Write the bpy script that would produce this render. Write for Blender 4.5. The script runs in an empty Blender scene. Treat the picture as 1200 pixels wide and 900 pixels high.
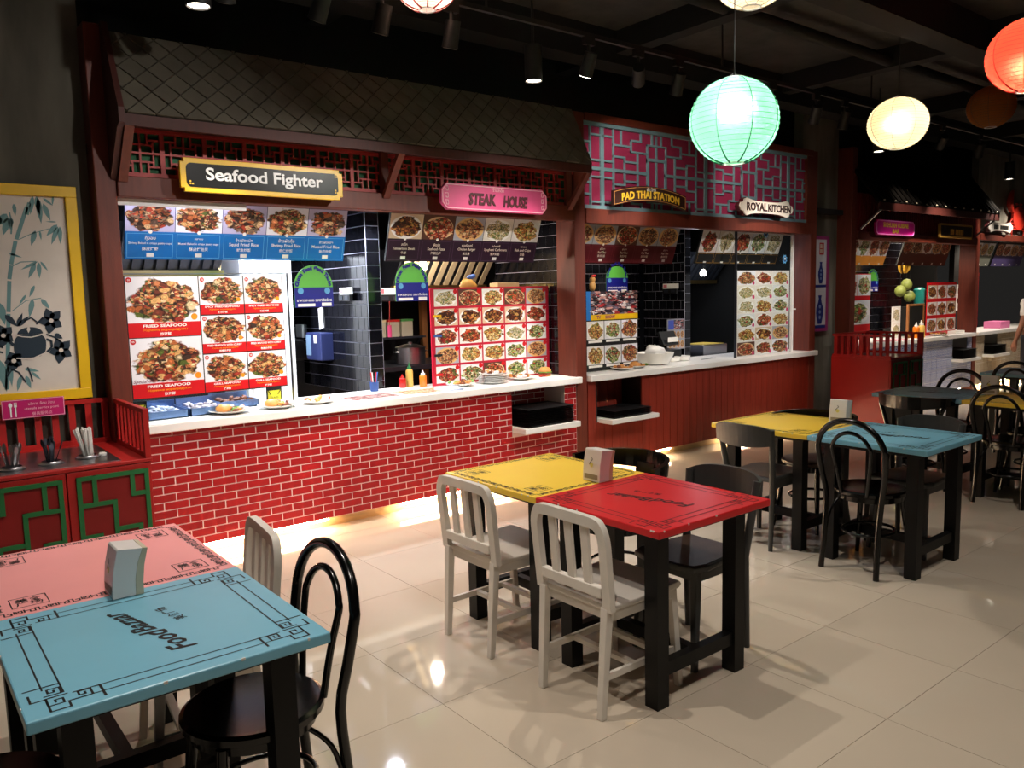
import bpy, bmesh, math, random
from mathutils import Vector, Matrix
random.seed(7)
SC = bpy.context.scene
COL = SC.collection
PI = math.pi

# ------------------------------------------------------------------ camera
cam = bpy.data.cameras.new('camera')
cam.sensor_width = 36.0
cam.lens = 939.84 / 1200 * 36.0
cam.clip_start = 0.05
cam_o = bpy.data.objects.new('camera', cam)
COL.objects.link(cam_o)
R_ = ((0.78128, -0.62373, -0.02365), (-0.08745, -0.07186, -0.99357), (0.61802, 0.77833, -0.11069))
mw = Matrix(((R_[0][0], -R_[1][0], -R_[2][0], 0), (R_[0][1], -R_[1][1], -R_[2][1], 0),
             (R_[0][2], -R_[1][2], -R_[2][2], 1.63), (0, 0, 0, 1)))
cam_o.matrix_world = mw
SC.camera = cam_o

# ------------------------------------------------------------------ colour management, world
SC.view_settings.view_transform = 'Standard'
SC.view_settings.look = 'None'
SC.view_settings.gamma = 1.0
SC.view_settings.use_curve_mapping = False
SC.view_settings.exposure = 0.45
w = bpy.data.worlds.new('hall_ambient')
SC.world = w
w.use_nodes = True
w.node_tree.nodes['Background'].inputs[0].default_value = (0.9, 0.85, 0.8, 1)
w.node_tree.nodes['Background'].inputs[1].default_value = 0.012

# lamp powers (watts)
P_CAN = 98.0        # ceiling downlights
P_TRACK = 60.0      # track heads
P_KITCHEN = 30.0    # lamps inside the stalls
E_TUBE = 48.0       # light tubes under the counters
E_LANTERN = 1.8     # paper shells
P_BULB = 58.0       # bulbs in the lanterns

# ------------------------------------------------------------------ materials
def lin(c):
    return tuple(((x / 255) / 12.92 if x <= 10.3 else ((x / 255 + 0.055) / 1.055) ** 2.4) for x in c)
MATS = {}
def mat(name, rgb, rough=0.5, metal=0.0, var=0.06, scale=6.0, bump=0.0, bscale=60.0, spec=0.5, rnd=0.0, coat=0.0):
    """principled material with a noise-driven tint, optional relief and optional per-object variation"""
    if name in MATS: return MATS[name]
    m = bpy.data.materials.new(name); m.use_nodes = True
    nt = m.node_tree; n = nt.nodes; L = nt.links
    b = n['Principled BSDF']
    c = lin(rgb)
    tc = n.new('ShaderNodeTexCoord')
    nz = n.new('ShaderNodeTexNoise'); nz.inputs['Scale'].default_value = scale; nz.inputs['Detail'].default_value = 4
    L.new(tc.outputs['Object'], nz.inputs['Vector'])
    mr = n.new('ShaderNodeMapRange')
    mr.inputs[1].default_value = 0.3; mr.inputs[2].default_value = 0.7
    mr.inputs[3].default_value = 1 - var; mr.inputs[4].default_value = 1 + var
    L.new(nz.outputs['Fac'], mr.inputs[0])
    mul = n.new('ShaderNodeVectorMath'); mul.operation = 'SCALE'
    mul.inputs[0].default_value = c
    fac = mr.outputs[0]
    if rnd:
        oi = n.new('ShaderNodeObjectInfo')
        r2 = n.new('ShaderNodeMapRange'); r2.inputs[3].default_value = 1 - rnd; r2.inputs[4].default_value = 1 + rnd
        L.new(oi.outputs['Random'], r2.inputs[0])
        mm = n.new('ShaderNodeMath'); mm.operation = 'MULTIPLY'
        L.new(fac, mm.inputs[0]); L.new(r2.outputs[0], mm.inputs[1]); fac = mm.outputs[0]
    L.new(fac, mul.inputs['Scale'])
    L.new(mul.outputs[0], b.inputs['Base Color'])
    b.inputs['Roughness'].default_value = rough
    b.inputs['Metallic'].default_value = metal
    b.inputs['Specular IOR Level'].default_value = spec
    if coat: b.inputs['Coat Weight'].default_value = coat; b.inputs['Coat Roughness'].default_value = 0.1
    if bump:
        n2 = n.new('ShaderNodeTexNoise'); n2.inputs['Scale'].default_value = bscale; n2.inputs['Detail'].default_value = 3
        L.new(tc.outputs['Object'], n2.inputs['Vector'])
        bp = n.new('ShaderNodeBump'); bp.inputs['Strength'].default_value = bump; bp.inputs['Distance'].default_value = 0.01
        L.new(n2.outputs['Fac'], bp.inputs['Height']); L.new(bp.outputs[0], b.inputs['Normal'])
    MATS[name] = m
    return m
def emit(name, rgb, strength):
    if name in MATS: return MATS[name]
    m = bpy.data.materials.new(name); m.use_nodes = True
    b = m.node_tree.nodes['Principled BSDF']
    b.inputs['Base Color'].default_value = (*lin(rgb), 1)
    b.inputs['Emission Color'].default_value = (*lin(rgb), 1)
    b.inputs['Emission Strength'].default_value = strength
    MATS[name] = m
    return m
def wood(name, rgb, rough=0.45, stretch=(12, 12, 1.2)):
    if name in MATS: return MATS[name]
    m = mat(name, rgb, rough, var=0.16, scale=3.0, bump=0.08, bscale=30)
    nt = m.node_tree
    mp = nt.nodes.new('ShaderNodeMapping'); mp.inputs['Scale'].default_value = stretch
    tc = [x for x in nt.nodes if x.type == 'TEX_COORD'][0]
    nt.links.new(tc.outputs['Object'], mp.inputs['Vector'])
    for x in nt.nodes:
        if x.type == 'TEX_NOISE': nt.links.new(mp.outputs[0], x.inputs['Vector'])
    return m
def concrete(name, rgb):
    if name in MATS: return MATS[name]
    m = mat(name, rgb, 0.85, var=0.45, scale=2.2, bump=0.25, bscale=14)
    nt = m.node_tree
    mp = nt.nodes.new('ShaderNodeMapping'); mp.inputs['Scale'].default_value = (2.2, 2.2, 0.5)
    tc = [x for x in nt.nodes if x.type == 'TEX_COORD'][0]
    nt.links.new(tc.outputs['Object'], mp.inputs['Vector'])
    nz = [x for x in nt.nodes if x.type == 'TEX_NOISE']
    nt.links.new(mp.outputs[0], nz[0].inputs['Vector'])
    nz[0].inputs['Detail'].default_value = 8
    return m
def food_mat(name, pal, bg, plate=None, r=0.36, scale=9.0, plate_r=0.46, garnish=None):
    """printed dish photograph: background, plate, a ragged heap of cells in the palette"""
    if name in MATS: return MATS[name]
    m = bpy.data.materials.new(name); m.use_nodes = True
    nt = m.node_tree; n = nt.nodes; L = nt.links
    b = n['Principled BSDF']; b.inputs['Roughness'].default_value = 0.35
    tc = n.new('ShaderNodeTexCoord'); oi = n.new('ShaderNodeObjectInfo')
    sc = n.new('ShaderNodeMath'); sc.operation = 'MULTIPLY'; sc.inputs[1].default_value = 37.0
    L.new(oi.outputs['Random'], sc.inputs[0])
    off = n.new('ShaderNodeVectorMath'); off.operation = 'ADD'
    L.new(tc.outputs['UV'], off.inputs[0]); L.new(sc.outputs[0], off.inputs[1])
    sub = n.new('ShaderNodeVectorMath'); sub.operation = 'SUBTRACT'; sub.inputs[1].default_value = (0.5, 0.47, 0)
    L.new(tc.outputs['UV'], sub.inputs[0])
    ln = n.new('ShaderNodeVectorMath'); ln.operation = 'LENGTH'; L.new(sub.outputs[0], ln.inputs[0])
    nz = n.new('ShaderNodeTexNoise'); nz.inputs['Scale'].default_value = 5; nz.inputs['Detail'].default_value = 3
    L.new(off.outputs[0], nz.inputs['Vector'])
    warp = n.new('ShaderNodeVectorMath'); warp.operation = 'SCALE'; warp.inputs['Scale'].default_value = 0.16
    L.new(nz.outputs['Color'], warp.inputs[0])
    wv = n.new('ShaderNodeVectorMath'); wv.operation = 'ADD'
    L.new(off.outputs[0], wv.inputs[0]); L.new(warp.outputs[0], wv.inputs[1])
    vo = n.new('ShaderNodeTexVoronoi'); vo.inputs['Scale'].default_value = scale
    L.new(wv.outputs[0], vo.inputs['Vector'])
    sp = n.new('ShaderNodeSeparateColor'); L.new(vo.outputs['Color'], sp.inputs[0])
    cr = n.new('ShaderNodeValToRGB'); cr.color_ramp.interpolation = 'CONSTANT'
    els = cr.color_ramp.elements
    while len(els) < len(pal): els.new(0.5)
    for i, c in enumerate(pal):
        els[i].position = i / len(pal); els[i].color = (*lin(c), 1)
    L.new(sp.outputs[0], cr.inputs[0])
    dk = n.new('ShaderNodeMapRange'); dk.inputs[1].default_value = 0.0; dk.inputs[2].default_value = 0.75
    dk.inputs[3].default_value = 1.25; dk.inputs[4].default_value = 0.35
    L.new(vo.outputs['Distance'], dk.inputs[0])
    v2 = n.new('ShaderNodeTexVoronoi'); v2.inputs['Scale'].default_value = scale * 2.6
    L.new(wv.outputs[0], v2.inputs['Vector'])
    s2 = n.new('ShaderNodeSeparateColor'); L.new(v2.outputs['Color'], s2.inputs[0])
    c2 = n.new('ShaderNodeValToRGB'); c2.color_ramp.interpolation = 'CONSTANT'
    e2 = c2.color_ramp.elements
    while len(e2) < len(pal): e2.new(0.5)
    for i, c in enumerate(pal[::-1]):
        e2[i].position = i / len(pal); e2[i].color = (*lin(c), 1)
    L.new(s2.outputs[1], c2.inputs[0])
    pick = n.new('ShaderNodeMath'); pick.operation = 'GREATER_THAN'; pick.inputs[1].default_value = 0.45; L.new(sp.outputs[1], pick.inputs[0])
    mxp = n.new('ShaderNodeMix'); mxp.data_type = 'RGBA'; L.new(pick.outputs[0], mxp.inputs[0]); L.new(cr.outputs[0], mxp.inputs[6]); L.new(c2.outputs[0], mxp.inputs[7])
    rg = n.new('ShaderNodeMath'); rg.operation = 'MULTIPLY_ADD'; rg.inputs[1].default_value = 16.0; rg.inputs[2].default_value = 0.0; L.new(vo.outputs['Distance'], rg.inputs[0])
    sn_ = n.new('ShaderNodeMath'); sn_.operation = 'SINE'; L.new(rg.outputs[0], sn_.inputs[0])
    rs = n.new('ShaderNodeMath'); rs.operation = 'MULTIPLY_ADD'; rs.inputs[1].default_value = 0.22; L.new(sn_.outputs[0], rs.inputs[0]); L.new(dk.outputs[0], rs.inputs[2])
    fd = n.new('ShaderNodeVectorMath'); fd.operation = 'SCALE'
    L.new(mxp.outputs[2], fd.inputs[0]); L.new(rs.outputs[0], fd.inputs['Scale'])
    # ragged food outline
    n2 = n.new('ShaderNodeTexNoise'); n2.inputs['Scale'].default_value = 4.5; n2.inputs['Detail'].default_value = 4
    L.new(off.outputs[0], n2.inputs['Vector'])
    ad = n.new('ShaderNodeMath'); ad.operation = 'MULTIPLY_ADD'; ad.inputs[1].default_value = 0.42
    L.new(n2.outputs['Fac'], ad.inputs[0]); L.new(ln.outputs['Value'], ad.inputs[2])
    fm = n.new('ShaderNodeMapRange'); fm.inputs[1].default_value = r + 0.19; fm.inputs[2].default_value = r + 0.22
    fm.inputs[3].default_value = 1; fm.inputs[4].default_value = 0
    L.new(ad.outputs[0], fm.inputs[0])
    base = n.new('ShaderNodeMix'); base.data_type = 'RGBA'
    base.inputs[6].default_value = (*lin(bg), 1); base.inputs[7].default_value = (*lin(plate or bg), 1)
    pm = n.new('ShaderNodeMapRange'); pm.inputs[1].default_value = plate_r; pm.inputs[2].default_value = plate_r + 0.02
    pm.inputs[3].default_value = 1; pm.inputs[4].default_value = 0
    L.new(ln.outputs['Value'], pm.inputs[0]); L.new(pm.outputs[0], base.inputs[0])
    mx = n.new('ShaderNodeMix'); mx.data_type = 'RGBA'
    L.new(fm.outputs[0], mx.inputs[0]); L.new(base.outputs[2], mx.inputs[6]); L.new(fd.outputs[0], mx.inputs[7])
    L.new(mx.outputs[2], b.inputs['Base Color'])
    MATS[name] = m
    return m

M_floor = mat('floor_porcelain', (198, 184, 165), 0.05, var=0.035, scale=1.3, spec=0.5, rnd=0.015)
M_joint = mat('floor_joint', (120, 106, 92), 0.7)
M_brick = mat('red_glazed_brick', (158, 19, 24), 0.36, var=0.07, scale=5, rnd=0.09, bump=0.05, bscale=25)
M_grout = mat('pale_grout', (238, 214, 208), 0.8)
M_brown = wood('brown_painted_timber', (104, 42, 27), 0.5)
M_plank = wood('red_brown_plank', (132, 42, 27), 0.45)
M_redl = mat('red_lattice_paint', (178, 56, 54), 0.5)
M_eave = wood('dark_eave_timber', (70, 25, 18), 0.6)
M_cab = mat('red_cabinet_paint', (178, 30, 27), 0.42, var=0.08, scale=4)
M_cab_in = mat('red_cabinet_panel', (140, 18, 18), 0.5)
M_green = mat('green_paint', (34, 110, 58), 0.5)
M_greenback = mat('green_backing', (52, 116, 78), 0.7)
M_slate = mat('roof_slate', (92, 86, 74), 0.75, var=0.14, scale=8, rnd=0.1, bump=0.15, bscale=30)
M_rooff = mat('roof_underlay', (28, 26, 24), 0.9)
M_pink = mat('pink_panel', (160, 44, 86), 0.6)
M_bluegrey = mat('blue_grey_bar', (120, 156, 168), 0.5)
M_conc = concrete('dark_concrete', (84, 80, 70))
M_ceil = concrete('ceiling_concrete', (47, 44, 40))
M_conc2 = concrete('grey_concrete', (124, 121, 110))
M_black = mat('black_steel', (16, 16, 15), 0.55)
M_void = mat('flat_black', (8, 8, 8), 0.9)
M_btile = mat('black_glazed_tile', (15, 15, 20), 0.12, rnd=0.3, var=0.1)
M_tgrout = mat('tile_grout', (176, 176, 190), 0.8)
M_quartz = mat('white_quartz', (240, 239, 236), 0.28, var=0.03, scale=3)
M_whitec = mat('white_chair_paint', (226, 219, 208), 0.4, var=0.05)
M_blk = mat('black_lacquer', (7, 7, 7), 0.2, spec=0.5)
M_blkt = mat('black_table_paint', (5, 5, 5), 0.5, spec=0.3)
M_grey = mat('grey_chair_paint', (66, 67, 66), 0.42, var=0.08)
M_seat = wood('dark_seat_wood', (66, 44, 30), 0.35, (3, 14, 14))
M_steel = mat('brushed_steel', (178, 178, 182), 0.28, metal=1.0, var=0.08)
M_dsteel = mat('dark_steel', (70, 74, 84), 0.35, metal=0.8)
M_white = mat('white_paint', (238, 238, 238), 0.5, var=0.02)
M_paper = mat('white_paper', (240, 238, 232), 0.6, var=0.02)
M_ink = mat('black_ink', (10, 10, 10), 0.5)
M_yellow = mat('yellow_paint', (238, 190, 20), 0.4)
M_skin = mat('skin', (140, 92, 70), 0.5)
M_clear = None
def glass_mat():
    m = bpy.data.materials.new('clear_glass'); m.use_nodes = True
    nt = m.node_tree; n = nt.nodes; L = nt.links
    n.remove(n['Principled BSDF'])
    tr = n.new('ShaderNodeBsdfTransparent'); tr.inputs[0].default_value = (0.96, 0.98, 0.98, 1)
    gl = n.new('ShaderNodeBsdfGlossy'); gl.inputs['Roughness'].default_value = 0.02
    fr = n.new('ShaderNodeFresnel'); fr.inputs[0].default_value = 1.3
    ge = n.new('ShaderNodeNewGeometry'); iv = n.new('ShaderNodeMath'); iv.operation = 'SUBTRACT'; iv.inputs[0].default_value = 1.0
    L.new(ge.outputs['Backfacing'], iv.inputs[1])
    ml = n.new('ShaderNodeMath'); ml.operation = 'MULTIPLY'; L.new(fr.outputs[0], ml.inputs[0]); L.new(iv.outputs[0], ml.inputs[1])
    mx = n.new('ShaderNodeMixShader')
    L.new(ml.outputs[0], mx.inputs[0]); L.new(tr.outputs[0], mx.inputs[1]); L.new(gl.outputs[0], mx.inputs[2])
    L.new(mx.outputs[0], n['Material Output'].inputs[0])
    return m
M_glass = glass_mat()

SEA = [(196, 110, 62), (232, 182, 118), (120, 58, 44), (222, 140, 92), (70, 52, 46), (240, 214, 170), (170, 60, 48), (96, 110, 50)]
NOOD = [(226, 172, 84), (206, 120, 50), (240, 208, 130), (150, 62, 34), (246, 226, 170), (110, 128, 48)]
STEAK = [(104, 48, 30), (146, 74, 44), (84, 38, 26), (196, 120, 64), (60, 30, 24), (224, 176, 100)]
SALAD = [(96, 132, 50), (220, 220, 170), (166, 190, 90), (196, 60, 40), (60, 90, 40), (240, 230, 200)]
REDF = [(190, 44, 34), (226, 110, 60), (150, 28, 28), (238, 190, 150), (120, 40, 30), (90, 110, 50)]
RICE = [(238, 224, 190), (226, 204, 150), (246, 238, 220), (206, 170, 100), (120, 140, 60)]
F_sea = food_mat('dish_seafood', SEA, (236, 236, 246), r=0.47, scale=9)
F_sea2 = food_mat('dish_seafood_rice', [(150, 120, 100), (196, 110, 62), (92, 70, 60), (232, 190, 140), (60, 40, 36), (186, 70, 50)], (190, 184, 216), r=0.47, scale=7)
F_pizza = food_mat('dish_pizza', REDF, (92, 58, 46), (236, 206, 160), r=0.44, scale=11)
F_steak = food_mat('dish_steak', STEAK, (214, 190, 160), (240, 238, 236), r=0.42, scale=7)
F_nood = food_mat('dish_noodle', NOOD, (232, 228, 226), (244, 242, 240), r=0.43, scale=12)
F_salad = food_mat('dish_salad', SALAD, (226, 228, 232), (244, 244, 244), r=0.42, scale=11)
F_rice = food_mat('dish_rice', RICE, (230, 224, 214), (246, 244, 240), r=0.40, scale=16)
F_red = food_mat('dish_red', REDF, (236, 226, 222), (246, 242, 238), r=0.43, scale=10)
F_bowl = food_mat('dish_bowl', [(206, 120, 70), (226, 170, 110), (130, 56, 38), (236, 200, 150), (92, 60, 46)], (170, 172, 184), (226, 180, 112), r=0.42, scale=12, plate_r=0.47)
F_mosaic = food_mat('printed_collage', [(196, 52, 60), (240, 236, 236), (60, 46, 60), (226, 170, 160), (120, 110, 130), (30, 26, 34)], (240, 236, 236), r=0.9, scale=9)
FOODS = [F_nood, F_steak, F_pizza, F_salad, F_rice, F_red, F_bowl, F_sea]

# ------------------------------------------------------------------ mesh helpers
def wloc(o):
    p = Vector((0, 0, 0))
    while o is not None:
        p = p + Vector(o.location); o = o.parent
    return p
class MB:
    def __init__(s): s.v = []; s.f = []; s.uv = None
    def add(s, vs, fs):
        k = len(s.v); s.v += [tuple(x) for x in vs]; s.f += [tuple(i + k for i in f) for f in fs]; return s
    def box(s, x0, x1, y0, y1, z0, z1):
        return s.add([(x0, y0, z0), (x1, y0, z0), (x1, y1, z0), (x0, y1, z0), (x0, y0, z1), (x1, y0, z1), (x1, y1, z1), (x0, y1, z1)],
                     [(0, 3, 2, 1), (4, 5, 6, 7), (0, 1, 5, 4), (1, 2, 6, 5), (2, 3, 7, 6), (3, 0, 4, 7)])
    def bar(s, p, q, w, h, up=(0, 0, 1), w2=None, h2=None):
        p = Vector(p); q = Vector(q); d = (q - p).normalized(); up = Vector(up)
        a = d.cross(up)
        if a.length < 1e-4: a = d.cross(Vector((1, 0, 0)))
        a.normalize(); b = a.cross(d)
        w2 = w if w2 is None else w2; h2 = h if h2 is None else h2
        vs = []
        for c, ww, hh in ((p, w, h), (q, w2, h2)):
            vs += [c + a * ww / 2 * i + b * hh / 2 * j for i, j in ((-1, -1), (1, -1), (1, 1), (-1, 1))]
        return s.add(vs, [(3, 2, 1, 0), (4, 5, 6, 7), (0, 1, 5, 4), (1, 2, 6, 5), (2, 3, 7, 6), (3, 0, 4, 7)])
    def tube(s, pts, r, n=8, closed=False):
        pts = [Vector(p) for p in pts]; m = len(pts)
        rr = r if isinstance(r, (list, tuple)) else [r] * m
        prev = None; k = len(s.v); vs = []
        for i, p in enumerate(pts):
            if closed: t = pts[(i + 1) % m] - pts[i - 1]
            else: t = pts[min(i + 1, m - 1)] - pts[max(i - 1, 0)]
            t.normalize()
            if prev is None:
                a = t.cross(Vector((0, 0, 1)))
                if a.length < 1e-3: a = t.cross(Vector((1, 0, 0)))
            else: a = prev - t * prev.dot(t)
            a.normalize(); prev = a; b = t.cross(a)
            for j in range(n):
                an = 2 * PI * j / n
                vs.append(p + (a * math.cos(an) + b * math.sin(an)) * rr[i])
        fs = []
        for i in range(m if closed else m - 1):
            i2 = (i + 1) % m
            for j in range(n):
                j2 = (j + 1) % n
                fs.append((i * n + j, i * n + j2, i2 * n + j2, i2 * n + j))
        if not closed:
            fs.append(tuple(range(n))[::-1]); fs.append(tuple((m - 1) * n + j for j in range(n)))
        return s.add(vs, fs)
    def lathe(s, prof, n=20, c=(0, 0, 0), sy=1.0, cap=True):
        vs = []; fs = []
        for r, z in prof:
            for j in range(n):
                an = 2 * PI * j / n
                vs.append((c[0] + r * math.cos(an), c[1] + r * math.sin(an) * sy, c[2] + z))
        for i in range(len(prof) - 1):
            for j in range(n):
                j2 = (j + 1) % n
                fs.append((i * n + j, i * n + j2, (i + 1) * n + j2, (i + 1) * n + j))
        if cap:
            fs.append(tuple(range(n))[::-1]); fs.append(tuple((len(prof) - 1) * n + j for j in range(n)))
        return s.add(vs, fs)
    def prism(s, poly, axis, a, b):
        n = len(poly)
        def P(u, v, t): return {'y': (u, t, v), 'x': (t, u, v), 'z': (u, v, t)}[axis]
        vs = [P(u, v, a) for u, v in poly] + [P(u, v, b) for u, v in poly]
        fs = [tuple(range(n)), tuple(range(n, 2 * n))[::-1]] + [(i, i + n, (i + 1) % n + n, (i + 1) % n) for i in range(n)]
        return s.add(vs, fs)
    def ribbon(s, pts, w, z=0.0, closed=False):
        """flat stroke in the XY plane"""
        pts = [Vector((p[0], p[1], 0)) for p in pts]
        m = len(pts)
        for i in range(m if closed else m - 1):
            p, q = pts[i], pts[(i + 1) % m]
            d = (q - p)
            if d.length < 1e-6: continue
            d.normalize(); a = Vector((-d.y, d.x, 0)) * w / 2; e = d * w / 2
            s.add([(*(p - e - a).xy, z), (*(q + e - a).xy, z), (*(q + e + a).xy, z), (*(p - e + a).xy, z)], [(0, 1, 2, 3)])
        return s
    def sweep(s, pts, w, h, ref):
        """rectangular section w (across ref) by h (along ref) swept along the points"""
        pts = [Vector(p) for p in pts]; m = len(pts); vs = []; fs = []; ref = Vector(ref)
        for i, p in enumerate(pts):
            t = (pts[min(i + 1, m - 1)] - pts[max(i - 1, 0)]).normalized()
            b = (ref - t * ref.dot(t)).normalized(); a = t.cross(b)
            vs += [p + a * (i_ * w / 2) + b * (j_ * h / 2) for i_, j_ in ((-1, -1), (1, -1), (1, 1), (-1, 1))]
        for i in range(m - 1):
            for j in range(4): fs.append((i * 4 + j, i * 4 + (j + 1) % 4, (i + 1) * 4 + (j + 1) % 4, (i + 1) * 4 + j))
        fs += [(3, 2, 1, 0), tuple((m - 1) * 4 + j for j in range(4))]
        return s.add(vs, fs)
    def mesh(s, name, m, smooth=None, off=None):
        me = bpy.data.meshes.new(name)
        v = s.v if off is None else [(x - off[0], y - off[1], z - off[2]) for x, y, z in s.v]
        me.from_pydata(v, [], s.f); 
        bm = bmesh.new(); bm.from_mesh(me); bmesh.ops.recalc_face_normals(bm, faces=bm.faces); bm.to_mesh(me); bm.free()
        if smooth is not None:
            me.polygons.foreach_set('use_smooth', [True] * len(me.polygons))
            me.set_sharp_from_angle(angle=math.radians(smooth))
        if m is not None: me.materials.append(m)
        return me
    def build(s, name, m, parent=None, smooth=None, local=False, bevel=0, sub=0):
        off = None if (parent is None or local) else wloc(parent)
        o = bpy.data.objects.new(name, s.mesh(name, m, smooth, off))
        COL.objects.link(o); o.parent = parent
        if bevel:
            b = o.modifiers.new('Bevel', 'BEVEL'); b.width = bevel; b.segments = 2; b.limit_method = 'ANGLE'
            b.harden_normals = False
        if sub:
            u = o.modifiers.new('Subdivision', 'SUBSURF'); u.levels = sub; u.render_levels = sub
        return o
def tag(o, label=None, cat=None, group=None, kind=None):
    if label: o['label'] = label
    if cat: o['category'] = cat
    if group: o['group'] = group
    if kind: o['kind'] = kind
    return o
def thing(name, label, cat, loc=(0, 0, 0), rz=0.0, group=None, rx=0.0, kind=None):
    o = bpy.data.objects.new(name, None); COL.objects.link(o)
    o.empty_display_size = 0.1
    o.location = loc; o.rotation_euler = (rx, 0, rz)
    return tag(o, label, cat, group, kind)
def inst(name, me, parent, loc, rot=None, scale=None):
    o = bpy.data.objects.new(name, me); COL.objects.link(o); o.parent = parent; o.location = loc
    if rot: o.rotation_euler = rot
    if scale: o.scale = scale
    return o
def copy_tree(o, parent=None):
    c = o.copy(); COL.objects.link(c); c.parent = parent
    for ch in list(o.children): copy_tree(ch, c)
    return c
def text_mesh(body, size=1.0, bold=0.0, shear=0.0, extrude=0.0, width=None, height=None, res=2, align='CENTER', spacing=1.0):
    cu = bpy.data.curves.new('txt', 'FONT'); cu.body = body; cu.size = size; cu.align_x = align; cu.align_y = 'CENTER'
    cu.offset = bold; cu.shear = shear; cu.extrude = extrude; cu.resolution_u = res; cu.space_character = spacing
    cu.space_line = 0.9
    ob = bpy.data.objects.new('txt', cu)
    me = bpy.data.meshes.new_from_object(ob)
    bpy.data.objects.remove(ob); bpy.data.curves.remove(cu)
    me.materials.clear()
    if (width or height) and len(me.vertices):
        xs = [v.co.x for v in me.vertices]; ys = [v.co.y for v in me.vertices]
        w = max(xs) - min(xs); h = max(ys) - min(ys)
        kx = width / w if width else None; ky = height / h if height else None
        kx = kx or ky; ky = ky or kx
        cx = (max(xs) + min(xs)) / 2 if align == 'CENTER' else 0; cy = (max(ys) + min(ys)) / 2
        for v in me.vertices: v.co.x = (v.co.x - cx) * kx; v.co.y = (v.co.y - cy) * ky
    return me
def lettering(body, m, parent, loc, rot=(PI / 2, 0, 0), **kw):
    me = text_mesh(body, **kw); me.name = 'lettering'; me.materials.append(m)
    return inst('lettering', me, parent, loc, rot)
def curve_pts(pts, n=6, closed=False):
    """Catmull-Rom through the points"""
    P = [Vector(p) for p in pts]; m = len(P); out = []
    for i in range(m if closed else m - 1):
        p0 = P[i - 1] if (i > 0 or closed) else P[0]
        p1 = P[i]; p2 = P[(i + 1) % m]; p3 = P[(i + 2) % m] if (i + 2 < m or closed) else P[-1]
        for k in range(n):
            t = k / n
            out.append(0.5 * ((2 * p1) + (p2 - p0) * t + (2 * p0 - 5 * p1 + 4 * p2 - p3) * t * t + (3 * p1 - p0 - 3 * p2 + p3) * t ** 3))
    if not closed: out.append(P[-1])
    return out
class Board:
    """flat panel standing in X-Z, front facing -Y; local u to the right, v up from its lower left corner"""
    def __init__(s, name, label, cat, x, y, z, w, h, th=0.02, m=None, tilt=0.0, group=None, part='panel', bevel=0):
        s.w = w; s.h = h; s.k = 0
        s.root = thing(name, label, cat, (x, y, z), rx=tilt, group=group)
        s.panel = MB().box(0, w, 0, th, 0, h).build(part, m or M_black, s.root, local=True, bevel=bevel)
    def q(s, name, u0, v0, u1, v1, m, layer=1, parent=None):
        y = -0.0012 * layer
        b = MB(); b.add([(u0, y, v0), (u1, y, v0), (u1, y, v1), (u0, y, v1)], [(0, 1, 2, 3)])
        o = b.build(name, m, parent or s.root, local=True)
        uv = o.data.uv_layers.new(name='UVMap')
        for l in o.data.loops:
            c = o.data.vertices[l.vertex_index].co
            uv.data[l.index].uv = ((c.x - u0) / (u1 - u0), (c.z - v0) / (v1 - v0))
        return o
    def poly(s, name, pts, m, layer=1):
        y = -0.0012 * layer
        return MB().add([(u, y, v) for u, v in pts], [tuple(range(len(pts)))]).build(name, m, s.root, local=True)
    def t(s, body, u, v, m, layer=2, **kw):
        return lettering(body, m, s.root, (u, -0.0012 * layer, v), **kw)
    def ring(s, name, u, v, r, m, layer=2, n=20, sx=1.0):
        return s.poly(name, [(u + r * sx * math.cos(2 * PI * i / n), v + r * math.sin(2 * PI * i / n)) for i in range(n)], m, layer)
    def outline(s, name, u0, v0, u1, v1, w, m, layer=2):
        y = -0.0012 * layer; b = MB()
        for a, c, d, e in ((u0, v0, u1, v0 + w), (u0, v1 - w, u1, v1), (u0, v0 + w, u0 + w, v1 - w), (u1 - w, v0 + w, u1, v1 - w)):
            b.add([(a, y, c), (d, y, c), (d, y, e), (a, y, e)], [(0, 1, 2, 3)])
        return b.build(name, m, s.root, local=True)
def spot(name, loc, target, power, angle=60, blend=0.6, color=(1, 0.92, 0.83), size=0.04, parent=None):
    l = bpy.data.lights.new(name, 'SPOT'); l.energy = power; l.spot_size = math.radians(angle); l.spot_blend = blend
    l.color = color; l.shadow_soft_size = size
    o = bpy.data.objects.new(name, l); COL.objects.link(o)
    d = Vector(target) - Vector(loc)
    o.rotation_mode = 'QUATERNION'; o.rotation_quaternion = d.to_track_quat('-Z', 'Y')
    if parent is not None:
        o.parent = parent; o.location = Vector(loc) - wloc(parent)
    else: o.location = loc
    return o
def point(name, loc, power, color=(1, 0.9, 0.8), size=0.05, parent=None):
    l = bpy.data.lights.new(name, 'POINT'); l.energy = power; l.color = color; l.shadow_soft_size = size
    o = bpy.data.objects.new(name, l); COL.objects.link(o)
    if parent is not None:
        o.parent = parent; o.location = Vector(loc) - wloc(parent)
    else: o.location = loc
    return o
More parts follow.
